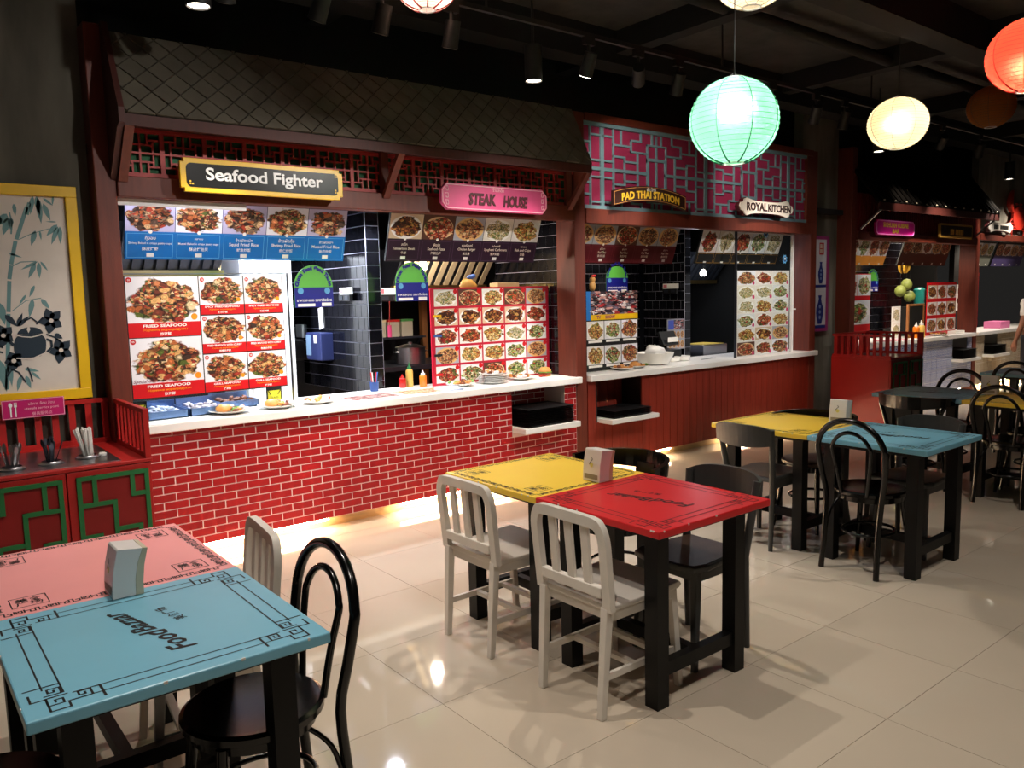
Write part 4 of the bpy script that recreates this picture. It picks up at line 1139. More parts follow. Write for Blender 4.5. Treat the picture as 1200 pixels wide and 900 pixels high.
# white plaque beside the crab
t = shape_board('signboard', 'small white plaque with black lettering beside the crab ornament', plaque(0.95, 0.17), 0.045, mat('maroon_edge', (70, 12, 18), 0.5), 0.012, (13.15, 5.05, 2.395))
MB().prism([(0.012 + x * 0.975, 0.003 + z * 0.965) for x, z in plaque(0.95, 0.17)], 'y', 0.0, 0.014).build('face', M_cream, t, local=True)
for a, b, k in ((0.21, 0.39, 3), (0.44, 0.76, 5)):
    for i in range(k):
        p = a + (b - a) * i / k; q = a + (b - a) * (i + 0.9) / k
        MB().add([(p, -0.002, 0.05), (q, -0.002, 0.05), (q, -0.002, 0.11), (p, -0.002, 0.11)], [(0, 1, 2, 3)]).build('lettering', M_ink, t, local=True)
MB().box(0.45, 0.5, 0.055, 0.16, 0.06, 0.1).build('mount', M_black, t, local=True)
# crab ornament
M_crab = mat('crab_red', (196, 44, 26), 0.5)
c = thing('crab_ornament', 'flat red crab ornament on the concrete wall at the right edge', 'ornament', (14.5, 5.13, 2.65))
MB().prism([(0.24 * math.cos(2 * PI * k / 24), 0.19 * math.sin(2 * PI * k / 24)) for k in range(24)], 'y', -0.02, 0.02).build('shell', M_crab, c, local=True, bevel=0.006)
for s in (-1, 1):
    MB().tube(curve_pts([(s * 0.2, 0, 0.08), (s * 0.33, 0, 0.16), (s * 0.34, 0, 0.3), (s * 0.26, 0, 0.42)], 5), [0.02 + 0.03 * math.sin(PI * k / 15) for k in range(16)], 8).build('claw', M_crab, c, local=True, smooth=60)
    for k in range(4):
        a = -0.1 - 0.42 * k
        MB().tube(curve_pts([(s * 0.2 * math.cos(a), 0, 0.18 * math.sin(a)), (s * (0.3 - 0.02 * k), 0, -0.05 - 0.05 * k), (s * (0.33 - 0.05 * k), 0, -0.2 - 0.05 * k)], 4), [0.016 - 0.0013 * i for i in range(9)], 6).build('crab_leg', M_crab, c, local=True, smooth=60)
    MB().lathe([(0.004, -0.02), (0.02, -0.01), (0.024, 0.0), (0.02, 0.012), (0.004, 0.022)], 10, (s * 0.08, 0, 0.22)).build('crab_eye', M_crab, c, local=True, smooth=60)

# ================================================================== overhead menu boards
TH = math.atan2(0.12, 0.368)
def menu_board(label, x, w, base, strip, foods, lines, txtm, n=5, z=1.905, h=0.387, split=0.46, rim=None, boxes=True, y=5.42):
    b = Board('menu_board', label, 'menu board', x, y, z, w, h, 0.02, base, TH, group='slanted overhead menu boards')
    b.q('caption_strip', 0, 0, w, h * split, strip, 1)
    cw = w / n
    for i in range(n):
        b.q('dish_photo', i * cw + 0.002, h * split, (i + 1) * cw - 0.002, h * 0.955, foods[i % len(foods)], 1)
        if boxes and rim: b.outline('caption_frame', i * cw + 0.012, 0.012, (i + 1) * cw - 0.012, h * split - 0.012, 0.0025, rim, 2)
        tx = lines[i % len(lines)] if lines else None
        cx = (i + 0.5) * cw
        if tx:
            b.t(tx[0], cx, h * split * 0.77, txtm, 3, width=min(cw * 0.4, 0.0105 * len(tx[0])), bold=0.01)
            b.t(tx[1], cx, h * split * 0.58, txtm, 3, width=min(cw * 0.86, 0.0125 * len(tx[1])), bold=0.012)
            b.t(tx[2], cx, h * split * 0.39, txtm, 3, width=min(cw * 0.5, 0.024 * len(tx[2])), bold=0.012)
        b.q('price_tag', cx - 0.022, h * split * 0.1, cx + 0.022, h * split * 0.24, M_paper, 3)
        b.ring('number_dot', cx, h * split, 0.012, M_paper, 3, 12)
    MB().box(0, w, -0.004, 0.026, h - 0.004, h + 0.01).build('top_rail', M_black, b.root, local=True)
    for u in (0.12, w - 0.12): MB().tube([(u, 0.0, h), (u, 0.12, h + 0.2)], 0.004, 6).build('hanger', M_black, b.root, local=True)
    return b
M_mblue = mat('menu_blue', (14, 112, 190), 0.35); M_mnavy = mat('menu_navy', (20, 50, 100), 0.35)
M_aub = mat('menu_aubergine', (44, 22, 44), 0.4); M_mred = mat('menu_maroon', (94, 18, 28), 0.4)
M_ivory = mat('ivory_print', (238, 226, 206), 0.5)
M_ltblue = mat('light_blue_line', (120, 190, 230), 0.5)
menu_board('blue menu board hanging under the Seafood Fighter sign', 1.262, 1.485, M_mnavy, M_mblue, [F_sea2, F_sea, F_sea2, F_sea, F_sea2],
           [('\u0e01\u0e38\u0e49\u0e07\u0e2d\u0e1a', 'Shrimp Baked in crispy pastry cups', '\u9165\u76ae\u70e4\u867e'), ('\u0e2b\u0e2d\u0e22\u0e2d\u0e1a', 'Mussel Baked in crispy pastry cups', '\u9165\u76ae\u70e4\u8d3b\u8d1d'),
            ('\u0e02\u0e49\u0e32\u0e27\u0e1c\u0e31\u0e14\u0e2b\u0e21\u0e36\u0e01', 'Squid Fried Rice', '\u9c7f\u9c7c\u7092\u996d'), ('\u0e02\u0e49\u0e32\u0e27\u0e1c\u0e31\u0e14\u0e01\u0e38\u0e49\u0e07', 'Shrimp Fried Rice', '\u867e\u4ec1\u7092\u996d'),
            ('\u0e02\u0e49\u0e32\u0e27\u0e1c\u0e31\u0e14\u0e2b\u0e2d\u0e22', 'Mussel Fried Rice', '\u8d3b\u8d1d\u7092\u996d')], M_signwhite, rim=M_ltblue)
menu_board('dark aubergine menu board hanging under the Steak House sign', 3.10, 1.475, M_black, M_aub, [F_steak, F_pizza, F_bowl, F_rice, F_nood],
           [('\u0e2a\u0e40\u0e15\u0e47\u0e01', 'Tenderloin Steak', '\u725b\u6392'), ('\u0e1e\u0e34\u0e0b\u0e0b\u0e48\u0e32', 'Seafood Pizza', '\u6d77\u9c9c\u6bd4\u8428'), ('\u0e40\u0e1a\u0e2d\u0e23\u0e4c\u0e40\u0e01\u0e2d\u0e23\u0e4c', 'Chicken Burger', '\u9e21\u6c49\u5821'),
            ('\u0e2a\u0e1b\u0e32\u0e40\u0e01\u0e15\u0e15\u0e35', 'Spaghetti Carbonara', '\u610f\u5927\u5229\u9762'), ('\u0e1b\u0e25\u0e32\u0e17\u0e2d\u0e14', 'Fish and Chips', '\u70b8\u9c7c')], M_ivory, rim=mat('violet_line', (96, 70, 96), 0.5))
menu_board('maroon menu board of noodle bowls under the Pad Thai Station sign', 4.94, 1.475, M_black, M_mred, [F_bowl, F_bowl, F_pizza, F_bowl, F_bowl],
           [('\u0e1c\u0e31\u0e14\u0e44\u0e17\u0e22', 'Pad Thai', '\u6cf0\u5f0f\u7092\u9762')] * 5, M_ivory, rim=mat('maroon_line', (130, 60, 66), 0.5))
M_bord = mat('menu_bordeaux', (70, 10, 30), 0.4)
menu_board('menu board with round dishes and name tags under the Royal Kitchen plaque', 6.78, 1.45, M_black, M_black, [F_red, F_rice, F_red, F_salad, F_rice], None, M_ivory, split=0.32, rim=M_oldgold)
menu_board('menu board with orange captions under the magenta cuisine sign', 9.72, 1.02, M_mred, mat('caption_orange', (240, 160, 60), 0.4), [F_red, F_salad, F_red, F_sea], None, M_ivory, n=4, split=0.33)
menu_board('brown menu board under the gold framed sign', 11.13, 1.46, M_black, mat('menu_brown', (92, 40, 30), 0.4), [F_pizza, F_steak, F_red, F_bowl], None, M_ivory, n=5)
menu_board('grey-green menu board left of the crab ornament', 13.2, 0.95, M_black, mat('menu_sage', (120, 124, 112), 0.4), [F_salad, F_nood, F_bowl], None, M_ivory, n=4)
menu_board('violet menu board under the crab ornament', 14.25, 1.2, M_black, mat('menu_violet', (84, 74, 120), 0.4), [F_pizza, F_red, F_bowl], None, M_ivory, n=4)

# ================================================================== posters
M_red = mat('print_red', (206, 14, 26), 0.4, var=0.02); M_org = mat('print_orange', (250, 150, 30), 0.4)
M_lilac = mat('print_lilac_white', (232, 232, 244), 0.4, var=0.02)
# framed glass screen carrying the seafood poster
gs = thing('glass_screen', 'clear glass screen with thin rails standing at the seafood counter', 'glass screen', (1.7, 5.24, 0.897))
MB().box(1.19, 2.235, 5.237, 5.243, 0.90, 1.806).build('pane', M_glass, gs)
MB().box(1.19, 2.24, 5.232, 5.248, 1.805, 1.812).build('top_channel', M_steel, gs)
MB().box(2.23, 2.238, 5.232, 5.248, 0.897, 1.806).build('side_post', M_steel, gs)
ls_ = thing('strip_light', 'thin white strip light along the header above the blue menu board', 'strip light', (1.6, 5.21, 2.25))
MB().box(1.19, 1.96, 5.185, 5.20, 2.21, 2.249).box(1.19, 1.96, 5.20, 5.235, 2.24, 2.249).build('housing', M_white, ls_)
MB().box(1.195, 1.955, 5.2005, 5.232, 2.218, 2.2395).build('diffuser', emit('strip_glow', (235, 240, 255), 9), ls_)
p = Board('seafood_poster', 'large seafood poster with eight numbered dishes on the glass screen', 'poster', 1.205, 5.226, 1.047, 0.985, 0.748, 0.008, M_black)
U1, U2 = 0.43, 0.716
CAP = [('FRIED SEAFOOD', '\u7092\u6d77\u9c9c'), ('FRIED SEAFOOD', '\u7092\u6d77\u9c9c'), ('SPICY FRIED SEAFOOD', '\u8fa3\u7092\u6d77\u9c9c'), ('FRIED SEAFOOD WITH CURRY', '\u5496\u55b1\u7092\u6d77\u9c9c'), ('GRILL SEAFOOD', '\u70e4\u6d77\u9c9c'),
       ('SPICY FRIED SEAFOOD', '\u8fa3\u7092\u6d77\u9c9c'), ('FRIED SEAFOOD WITH CURRY', '\u5496\u55b1\u7092\u6d77\u9c9c'), ('GRILL SEAFOOD', '\u70e4\u6d77\u9c9c')]
cells = [(0.004, 0.376, U1, 0.744, '01'), (0.004, 0.004, U1, 0.371, '05')]
for i, num in enumerate(('02', '03', '04')):
    v1 = 0.744 - i * 0.248; cells.append((U1 + 0.006, v1 - 0.241, U2, v1, num))
for i, num in enumerate(('06', '07', '08')):
    v1 = 0.744 - i * 0.248; cells.append((U2 + 0.006, v1 - 0.241, 0.981, v1, num))
for (u0, v0, u1, v1, num), (cap, cn) in zip(cells, CAP):
    hcap = 0.088 if u0 < 0.1 else 0.062
    p.q('dish_photo', u0, v0 + hcap, u1, v1, F_sea, 1)
    p.q('caption_band', u0, v0, u1, v0 + hcap, M_red, 1)
    cw = u1 - u0; uc = (u0 + u1) / 2
    p.t(cap, uc, v0 + hcap * 0.78, M_signwhite, 2, width=min(cw * 0.8, 0.0165 * len(cap) * (1.2 if u0 < 0.1 else 0.8)), height=hcap * 0.2, bold=0.03)
    p.t('\u0416\u0430\u0440\u0435\u043d\u044b\u0435 \u043c\u043e\u0440\u0435\u043f\u0440\u043e\u0434\u0443\u043a\u0442\u044b', uc, v0 + hcap * 0.48, M_org, 2, width=cw * 0.62, height=hcap * 0.2, bold=0.02, shear=0.2)
    p.t(cn, uc, v0 + hcap * 0.2, M_signwhite, 2, height=hcap * 0.24, bold=0.02)
    p.ring('number_badge', u0 + 0.02, v1 - 0.02, 0.0165 if u0 < 0.1 else 0.013, M_red, 2, 14)
    p.t(num, u0 + 0.02, v1 - 0.02, M_signwhite, 3, height=0.012, bold=0.02)
    p.ring('price_badge', u1 - 0.035, v0 + hcap + 0.03, 0.02 if u0 < 0.1 else 0.014, M_org, 2, 14)
p.t('Special dish', 0.075, 0.106, mat('print_plum', (120, 40, 70), 0.5), 3, width=0.13, shear=0.3)
# steak house poster
p = Board('steak_poster', 'red bordered poster with a grid of western dishes on the steak counter', 'poster', 3.545, 5.50, 0.90, 1.265, 0.80, 0.012, mat('poster_crimson', (190, 20, 50), 0.4))
FX = [F_rice, F_pizza, F_nood, F_pizza, F_bowl, F_steak, F_steak, F_steak, F_steak, F_red, F_red, F_red, F_nood, F_rice, F_salad, F_bowl, F_nood, F_nood, F_salad, F_bowl, F_red, F_salad, F_pizza, F_salad, F_salad]
for r in range(5):
    for c_ in range(5):
        u0 = 0.035 + c_ * 0.242; v1 = 0.785 - r * 0.157
        p.q('dish_photo', u0, v1 - 0.138, u0 + 0.228, v1, FX[r * 5 + c_], 1)
        p.ring('price_badge', u0 + 0.208, v1 - 0.018, 0.02, M_red, 2, 12)
for v in (0.56, 0.4, 0.24, 0.08): p.q('corner_ribbon', 0.02, v, 0.10, v + 0.02, [M_yellow, mat('ribbon_blue', (60, 100, 170), 0.4), M_black, M_red][int((0.56 - v) / 0.16 + 0.2)], 3)
# pad thai poster
p = Board('noodle_poster', 'noodle poster with a crowd picture banner on the plank counter', 'poster', 5.145, 5.36, 0.90, 0.69, 0.742, 0.012, M_black)
p.q('banner_photo', 0.0, 0.515, 0.69, 0.742, F_mosaic, 1)
p.q('side_band', 0.0, 0.475, 0.055, 0.742, mat('banner_blue', (40, 120, 200), 0.4), 2)
p.q('banner_strip', 0.055, 0.475, 0.69, 0.525, M_yellow, 2)
p.t('TV', 0.16, 0.50, mat('print_violet', (140, 30, 110), 0.4), 3, height=0.032, bold=0.03)
p.t('SHOW', 0.31, 0.50, mat('print_violet', (140, 30, 110), 0.4), 3, height=0.032, bold=0.03)
p.t('TV', 0.075, 0.545, M_signwhite, 3, height=0.04, bold=0.03)
for r in range(2):
    for c_ in range(3):
        u0 = 0.004 + c_ * 0.23; v1 = 0.465 - r * 0.232
        p.q('dish_photo', u0, v1 - 0.172, u0 + 0.222, v1, [F_nood, F_salad, F_sea][c_], 1)
        p.q('name_label', u0 + 0.02, v1 - 0.2, u0 + 0.2, v1 - 0.178, M_paper, 1)
# small poster on the black tiles
p = Board('small_poster', 'small poster of noodle dishes on the black tiled wall', 'poster', 6.78, 5.79, 0.99, 0.29, 0.33, 0.008, mat('poster_grey', (160, 160, 168), 0.4))
p.q('banner_photo', 0.01, 0.22, 0.28, 0.32, F_mosaic, 1)
p.q('side_band', 0.01, 0.22, 0.10, 0.32, mat('banner_violet', (70, 90, 190), 0.4), 2)
for r in range(2):
    for c_ in range(4): p.q('dish_photo', 0.012 + c_ * 0.067, 0.12 - r * 0.105, 0.074 + c_ * 0.067, 0.205 - r * 0.105, F_bowl, 1)
# royal kitchen sliding glass and poster
gs = thing('sliding_window', 'white framed sliding glass window of the Royal Kitchen stall', 'window', (7.75, 5.25, 0.897))
MB().box(7.25, 8.30, 5.247, 5.253, 0.90, 2.23).build('pane', M_glass, gs)
for a, b, c_, d in ((8.295, 8.325, 0.897, 2.245), (7.245, 7.255, 0.897, 2.245)): MB().box(a, b, 5.235, 5.265, c_, d).build('side_rail', M_white if a > 8 else M_dsteel, gs)
MB().box(7.255, 8.295, 5.235, 5.265, 2.225, 2.245).build('top_rail', M_white, gs)
MB().box(8.325, 8.36, 5.225, 5.24, 1.38, 1.395).build('catch', M_white, gs)
p = Board('curry_poster', 'white poster with rows of curry dishes behind the sliding window', 'poster', 7.31, 5.275, 0.90, 0.985, 0.93, 0.01, mat('poster_white', (240, 236, 232), 0.4))
FR = [F_sea, F_red, F_nood, F_rice, F_rice, F_salad, F_rice, F_nood, F_salad, F_salad, F_red, F_nood, F_nood, F_steak, F_bowl, F_pizza, F_red, F_sea]
for r in range(6):
    for c_ in range(3):
        u0 = 0.008 + c_ * 0.325; v1 = 0.922 - r * 0.154
        p.q('dish_photo', u0, v1 - 0.146, u0 + 0.318, v1, FR[r * 3 + c_], 1)
        p.ring('price_badge', u0 + 0.285, v1 - 0.125, 0.022, mat('badge_pink', (210, 50, 110), 0.4), 2, 12)
M_stick = mat('sticker_blue', (90, 160, 210), 0.4)
for x, z, l in ((7.755, 2.235, 'small blue crest sticker at the top of the sliding window'), (8.125, 1.955, 'small blue crest sticker beside the curry poster')):
    s_ = Board('crest_sticker', l, 'sticker', x - 0.05, 5.228, z - 0.055, 0.1, 0.11, 0.001, M_glass)
    s_.poly('crest', [(0.05 + (0.05 if k % 2 else 0.036) * math.cos(2 * PI * k / 16), 0.055 + (0.055 if k % 2 else 0.04) * math.sin(2 * PI * k / 16)) for k in range(16)], M_stick, 1)
    s_.ring('crest_centre', 0.05, 0.055, 0.03, M_mnavy, 2, 12); s_.ring('crest_dot', 0.05, 0.06, 0.014, M_paper, 3, 10)
# food hygiene badges
M_lime = mat('badge_green', (96, 186, 70), 0.4); M_bnavy = mat('badge_navy', (14, 20, 130), 0.4)
def badge(x, z, label, y=5.34, w=0.292, h=0.295):
    b = Board('hygiene_badge', label, 'badge', x, y, z, 0.001, 0.001, 0.002, M_lime, group='green and blue hygiene badges')
    bpy.data.objects.remove(b.panel)
    n = 18
    arcp = [(w / 2 + w / 2 * math.cos(PI * k / n), 0.14 + (h - 0.14) * math.sin(PI * k / n)) for k in range(n + 1)]
    MB().prism([(0.0, 0.0), (w, 0.0)] + arcp, 'y', 0, 0.004).build('plate', M_lime, b.root, local=True)
    b.q('blue_field', 0.0, 0.0, w, 0.14, M_bnavy, 1)
    s_ = 'Clean Food Good Taste'
    for k, chh in enumerate(s_):
        if chh == ' ': continue
        a = PI * (0.955 - 0.91 * k / (len(s_) - 1)); r = 0.126
        lettering(chh, M_bnavy, b.root, (w / 2 + r * math.cos(a), -0.0025, 0.14 + r * 1.06 * math.sin(a)), (PI / 2, PI / 2 - a, 0), size=0.032, bold=0.004)
    for u in (0.045, w - 0.045): b.ring('round_mark', u, 0.115, 0.022, M_stick, 2, 14)
    b.t('\u0e2d\u0e32\u0e2b\u0e32\u0e23\u0e2a\u0e30\u0e2d\u0e32\u0e14 \u0e23\u0e2a\u0e0a\u0e32\u0e15\u0e34\u0e2d\u0e23\u0e48\u0e2d\u0e22', w / 2, 0.052, M_signwhite, 2, width=w * 0.9, bold=0.012)
    b.q('paper_strip', 0.02, 0.006, 0.15, 0.026, M_paper, 2); b.q('paper_strip', 0.2, 0.006, 0.275, 0.03, M_paper, 2)
    for u in (0.09, 0.2): MB().tube([(u, 0.004, h - 0.03), (u, 5.425 - y, 1.915 - z)], 0.002, 5).build('hanger', M_black, b.root, local=True)
badge(2.325, 1.575, 'green and blue hygiene badge below the blue menu board')
badge(3.135, 1.60, 'green and blue hygiene badge below the aubergine menu board')
badge(5.42, 1.625, 'green and blue hygiene badge above the noodle poster', y=5.37, h=0.25)
badge(10.3, 1.56, 'green and blue hygiene badge at the far cuisine stall', y=5.4)
# far stall posters
p = Board('bowl_poster', 'tall poster of noodle soup bowls at the far cuisine stall', 'poster', 9.60, 5.33, 1.05, 0.66, 0.74, 0.01, M_red)
MB().box(0.05, 0.09, 0.002, 0.008, -0.152, 0.0).build('stand_leg', M_steel, p.root, local=True); MB().box(0.55, 0.59, 0.002, 0.008, -0.152, 0.0).build('stand_leg', M_steel, p.root, local=True)
p.q('dish_photo', 0.0, 0.46, 0.32, 0.73, F_red, 1); p.q('dish_photo', 0.33, 0.46, 0.66, 0.73, F_salad, 1); p.q('dish_photo', 0.0, 0.09, 0.65, 0.40, F_salad, 1)
p = Board('grill_poster', 'poster with nine dark grill dishes and red captions', 'poster', 11.85, 5.32, 0.90, 0.95, 0.76, 0.01, M_red)
for r in range(3):
    for c_ in range(3): p.q('dish_photo', 0.01 + c_ * 0.315, 0.53 - r * 0.24, 0.31 + c_ * 0.315, 0.72 - r * 0.24, [F_steak, F_red, F_sea][(r + c_) % 3], 1)
p = Board('snack_poster', 'small white standing poster with two bowls on the blue tile counter', 'poster', 11.0, 5.4, 0.9, 0.24, 0.44, 0.01, M_paper)
for r in range(2): p.q('dish_photo', 0.01, 0.24 - r * 0.22, 0.23, 0.43 - r * 0.22, F_rice, 1)
p = Board('salad_poster', 'narrow poster of red dishes at the beige tile counter', 'poster', 13.16, 5.32, 0.95, 0.42, 0.85, 0.01, M_red)
for r in range(3): p.q('dish_photo', 0.01, 0.58 - r * 0.28, 0.41, 0.83 - r * 0.28, [F_bowl, F_red, F_nood][r], 1)
p = Board('notice_sheet', 'white notice sheet with small pictures at the beige tile counter', 'notice', 13.75, 5.735, 1.2, 0.5, 0.42, 0.004, M_paper)
for u, v in ((0.1, 0.28), (0.08, 0.12)): p.q('picture', u, v, u + 0.09, v + 0.08, M_signblack, 1)

# vase poster
M_purp = mat('orchid_frame', (170, 60, 130), 0.5); M_vblue = mat('vase_blue', (30, 50, 140), 0.45)
p = Board('vase_poster', 'tall blue and white vase poster in a pink frame beside the cabinet', 'poster', 8.66, 5.30, 1.10, 0.52, 1.14, 0.025, M_purp)
p.q('print_field', 0.0, 0.04, 0.46, 1.10, mat('vase_white', (226, 226, 236), 0.45), 1)
p.q('blue_band', 0.0, 0.53, 0.46, 0.56, M_vblue, 2); p.q('blue_band', 0.0, 0.04, 0.46, 0.075, M_vblue, 2)
def vase(u, v, s):
    pr = [(0.05, 0), (0.07, 0.06), (0.10, 0.16), (0.095, 0.24), (0.05, 0.32), (0.03, 0.38), (0.05, 0.43)]
    p.poly('vase', [(u + a * s, v + b_ * s) for a, b_ in pr] + [(u - a * s, v + b_ * s) for a, b_ in pr[::-1]], M_vblue, 2)
    for k in range(3): p.ring('vase_flower', u, v + (0.1 + 0.08 * k) * s, 0.03 * s, mat('vase_pale', (150, 170, 220), 0.45), 3, 8)
vase(0.10, 0.09, 0.95); vase(0.33, 0.09, 0.8); vase(0.14, 0.58, 0.7); vase(0.34, 0.575, 0.6)
p.q('red_seal', 0.30, 0.92, 0.40, 1.06, M_red, 2)
for k in range(2):
    for l in range(2): p.q('seal_mark', 0.315 + k * 0.04, 0.935 + l * 0.06, 0.345 + k * 0.04, 0.985 + l * 0.06, M_ivory, 3)

# ================================================================== bamboo picture
M_teal = mat('bamboo_teal', (104, 144, 146), 0.6); M_navy = mat('ink_navy', (22, 42, 58), 0.6); M_canvas = mat('canvas', (216, 206, 196), 0.8)
X0, Z0, PW, PH = -0.30, 1.085, 1.29, 1.22
b = Board('bamboo_picture', 'bamboo and teapot print in a wide yellow frame on the concrete wall', 'picture', X0, 5.262, Z0, PW, PH, 0.02, M_canvas)
F = 0.06
for nm, a, c_, d, e in (('frame_rail', 0, 0, PW, F), ('frame_rail', 0, PH - F, PW, PH), ('frame_stile', 0, F, F, PH - F), ('frame_stile', PW - F, F, PW, PH - F)):
    MB().box(a, d, -0.022, 0.02, c_, e).build(nm, M_yellow, b.root, local=True, bevel=0.003)
def px2uv(x, y):     # affine map: image pixels of the traced artwork -> metres on the canvas
    return (0.004189 * x - 0.000374 * y + 1.000107, -0.000044 * x - 0.004786 * y + 2.261848)
def leaf(x0, y0, x1, y1, w, m=None, layer=1, name='leaf'):
    p = Vector(px2uv(x0, y0)); q = Vector(px2uv(x1, y1)); d = q - p; n_ = Vector((-d.y, d.x)).normalized() * w
    pts = []
    for t_, k in ((0, 0), (0.15, 0.7), (0.35, 1), (0.65, 0.75), (1, 0), (0.65, -0.75), (0.35, -1), (0.15, -0.7)):
        c_ = p + d * t_ + n_ * k; pts.append((c_.x, c_.y))
    b.poly(name, pts, m or M_teal, layer)
def stroke(pts, w, m, layer=1, name='stem'):
    uv = [px2uv(*q) for q in pts]; g = MB(); y = -0.0012 * layer
    for (u0, v0), (u1, v1) in zip(uv[:-1], uv[1:]):
        d = Vector((u1 - u0, v1 - v0)); n_ = Vector((-d.y, d.x)).normalized() * w / 2
        g.add([(u0 - n_.x, y, v0 - n_.y), (u1 - n_.x, y, v1 - n_.y), (u1 + n_.x, y, v1 + n_.y), (u0 + n_.x, y, v0 + n_.y)], [(0, 1, 2, 3)])
    g.build(name, m, b.root, local=True)
for seg in (((34, 238), (31, 252)), ((31, 243), (19, 281)), ((18, 283), (13, 310)), ((13, 311), (11, 327)), ((11, 329), (10, 365)), ((10, 367), (9, 420)), ((9, 424), (8, 455))): stroke(seg, 0.02, M_teal)
stroke([(13, 275), (14, 262), (11, 250)], 0.008, M_teal); stroke([(22, 281), (36, 274), (58, 267)], 0.004, M_teal); stroke([(14, 312), (24, 307), (42, 306)], 0.005, M_teal)
stroke([(14, 364), (30, 352), (48, 349)], 0.004, M_teal)
for a in ((38, 230, 35, 252, .012), (42, 230, 46, 252, .014), (44, 232, 48, 262, .016), (50, 238, 59, 258, .014), (50, 232, 62, 240, .008), (62, 228, 61, 240, .006), (41, 270, 36, 288, .014), (46, 270, 48, 281, .006),
          (67, 262, 54, 276, .014), (68, 264, 60, 286, .013), (70, 264, 71, 285, .012), (66, 259, 53, 259, .004), (16, 240, 18, 254, .01), (8, 252, 0, 265, .02), (10, 256, 4, 277, .018), (13, 256, 12, 270, .014), (2, 256, -6, 270, .016),
          (10, 297, 26, 302, .006), (45, 307, 46, 326, .012), (41, 308, 33, 326, .013), (44, 306, 24, 316, .008), (47, 306, 56, 317, .007), (40, 334, 34, 348, .009), (30, 345, 22, 357, .007),
          (38, 350, 34, 372, .014), (48, 350, 58, 362, .013), (0, 354, 6, 380, .02), (28, 432, 46, 436, .01), (30, 440, 36, 456, .012), (24, 440, 20, 458, .012), (36, 436, 48, 446, .008)): leaf(*a)
for a in ((0, 420, 8, 458, .022), (10, 418, 14, 452, .016)): leaf(*a)
# dark flowers and teapot
pot = [(35 + 19 * math.copysign(abs(math.cos(a)) ** 0.6, math.cos(a)), 405 + 14 * math.copysign(abs(math.sin(a)) ** 0.7, math.sin(a))) for a in [2 * PI * k / 28 for k in range(28)]]
b.poly('teapot', [px2uv(*q) for q in pot], M_navy, 2)
b.poly('teapot_lid', [px2uv(35 + 15 * math.cos(a), 391 - 8 * math.sin(a)) for a in [PI * k / 14 for k in range(15)]], M_navy, 2)
stroke([(54, 398), (60, 400), (61, 408), (55, 413)], 0.012, M_navy, 2, 'teapot_handle'); stroke([(16, 404), (10, 398), (8, 392)], 0.016, M_navy, 2, 'teapot_spout')
stroke([(18, 392), (26, 394), (36, 395), (46, 393), (52, 391)], 0.006, M_canvas, 3, 'teapot_line'); stroke([(19, 419), (36, 421), (54, 414)], 0.007, M_canvas, 3, 'teapot_line')
lidk = [(31, 386), (33, 379), (35, 386), (33, 390)]
b.poly('lid_knob', [px2uv(*q) for q in lidk], M_canvas, 3)
for cx, cy, R, m in ((60, 376, 15, M_navy), (72, 412, 15, M_navy), (4, 392, 13, M_navy), (16, 422, 11, M_navy)):
    for k in range(5):
        a = 2 * PI * k / 5 + 0.5
        leaf(cx, cy, cx + R * math.cos(a), cy + R * 1.1 * math.sin(a), 0.028, m, 2, 'petal')
    u_, v_ = px2uv(cx, cy); b.ring('flower_centre', u_, v_, 0.012, M_canvas, 3, 10)
for q in (((28, 376), (36, 372), (44, 378)), ((50, 372), (42, 380)), ((54, 392), (64, 396), (72, 402)), ((8, 440), (14, 432), (22, 436), (30, 448)), ((32, 430), (36, 440), (38, 448))): stroke(q, 0.008, M_navy, 2, 'vine')
for a in ((6, 368, 20, 382, .016), (20, 382, 26, 366, .012), (20, 382, 34, 370, .012), (64, 392, 74, 398, .014)): leaf(*a, M_navy, 2)
for q in (((-6, 402), (4, 406)), ((-6, 409), (4, 412))): stroke(q, 0.01, M_navy, 2, 'vine')
# utensil sign on the cabinet railing
M_magp = mat('magenta_plastic', (196, 24, 104), 0.4)
b = Board('utensil_sign', 'magenta utensil service sign with spoon and fork on the cabinet railing', 'sign', 0.522, 5.20, 1.005, 0.31, 0.107, 0.006, M_magp)
b.outline('border', 0.002, 0.002, 0.308, 0.105, 0.003, M_stlt, 1)
b.ring('spoon_bowl', 0.043, 0.078, 0.013, M_signwhite, 2, 14, 0.75); b.q('spoon_handle', 0.040, 0.012, 0.047, 0.066, M_signwhite, 2)
b.q('fork_handle', 0.064, 0.012, 0.070, 0.07, M_signwhite, 2); b.q('fork_head', 0.060, 0.066, 0.074, 0.078, M_signwhite, 2)
for k in range(3): b.q('fork_tine', 0.060 + k * 0.0055, 0.078, 0.063 + k * 0.0055, 0.092, M_signwhite, 2)
b.t('\u0e1a\u0e23\u0e34\u0e01\u0e32\u0e23 \u0e0a\u0e49\u0e2d\u0e19 \u0e2a\u0e49\u0e2d\u0e21', 0.195, 0.08, M_stlt, 2, width=0.13, bold=0.006)
b.t('utensils service point', 0.195, 0.051, M_stlt, 2, width=0.17, bold=0.006)
b.t('\u9910\u5177\u670d\u52a1\u70b9', 0.195, 0.022, M_stlt, 2, width=0.1)
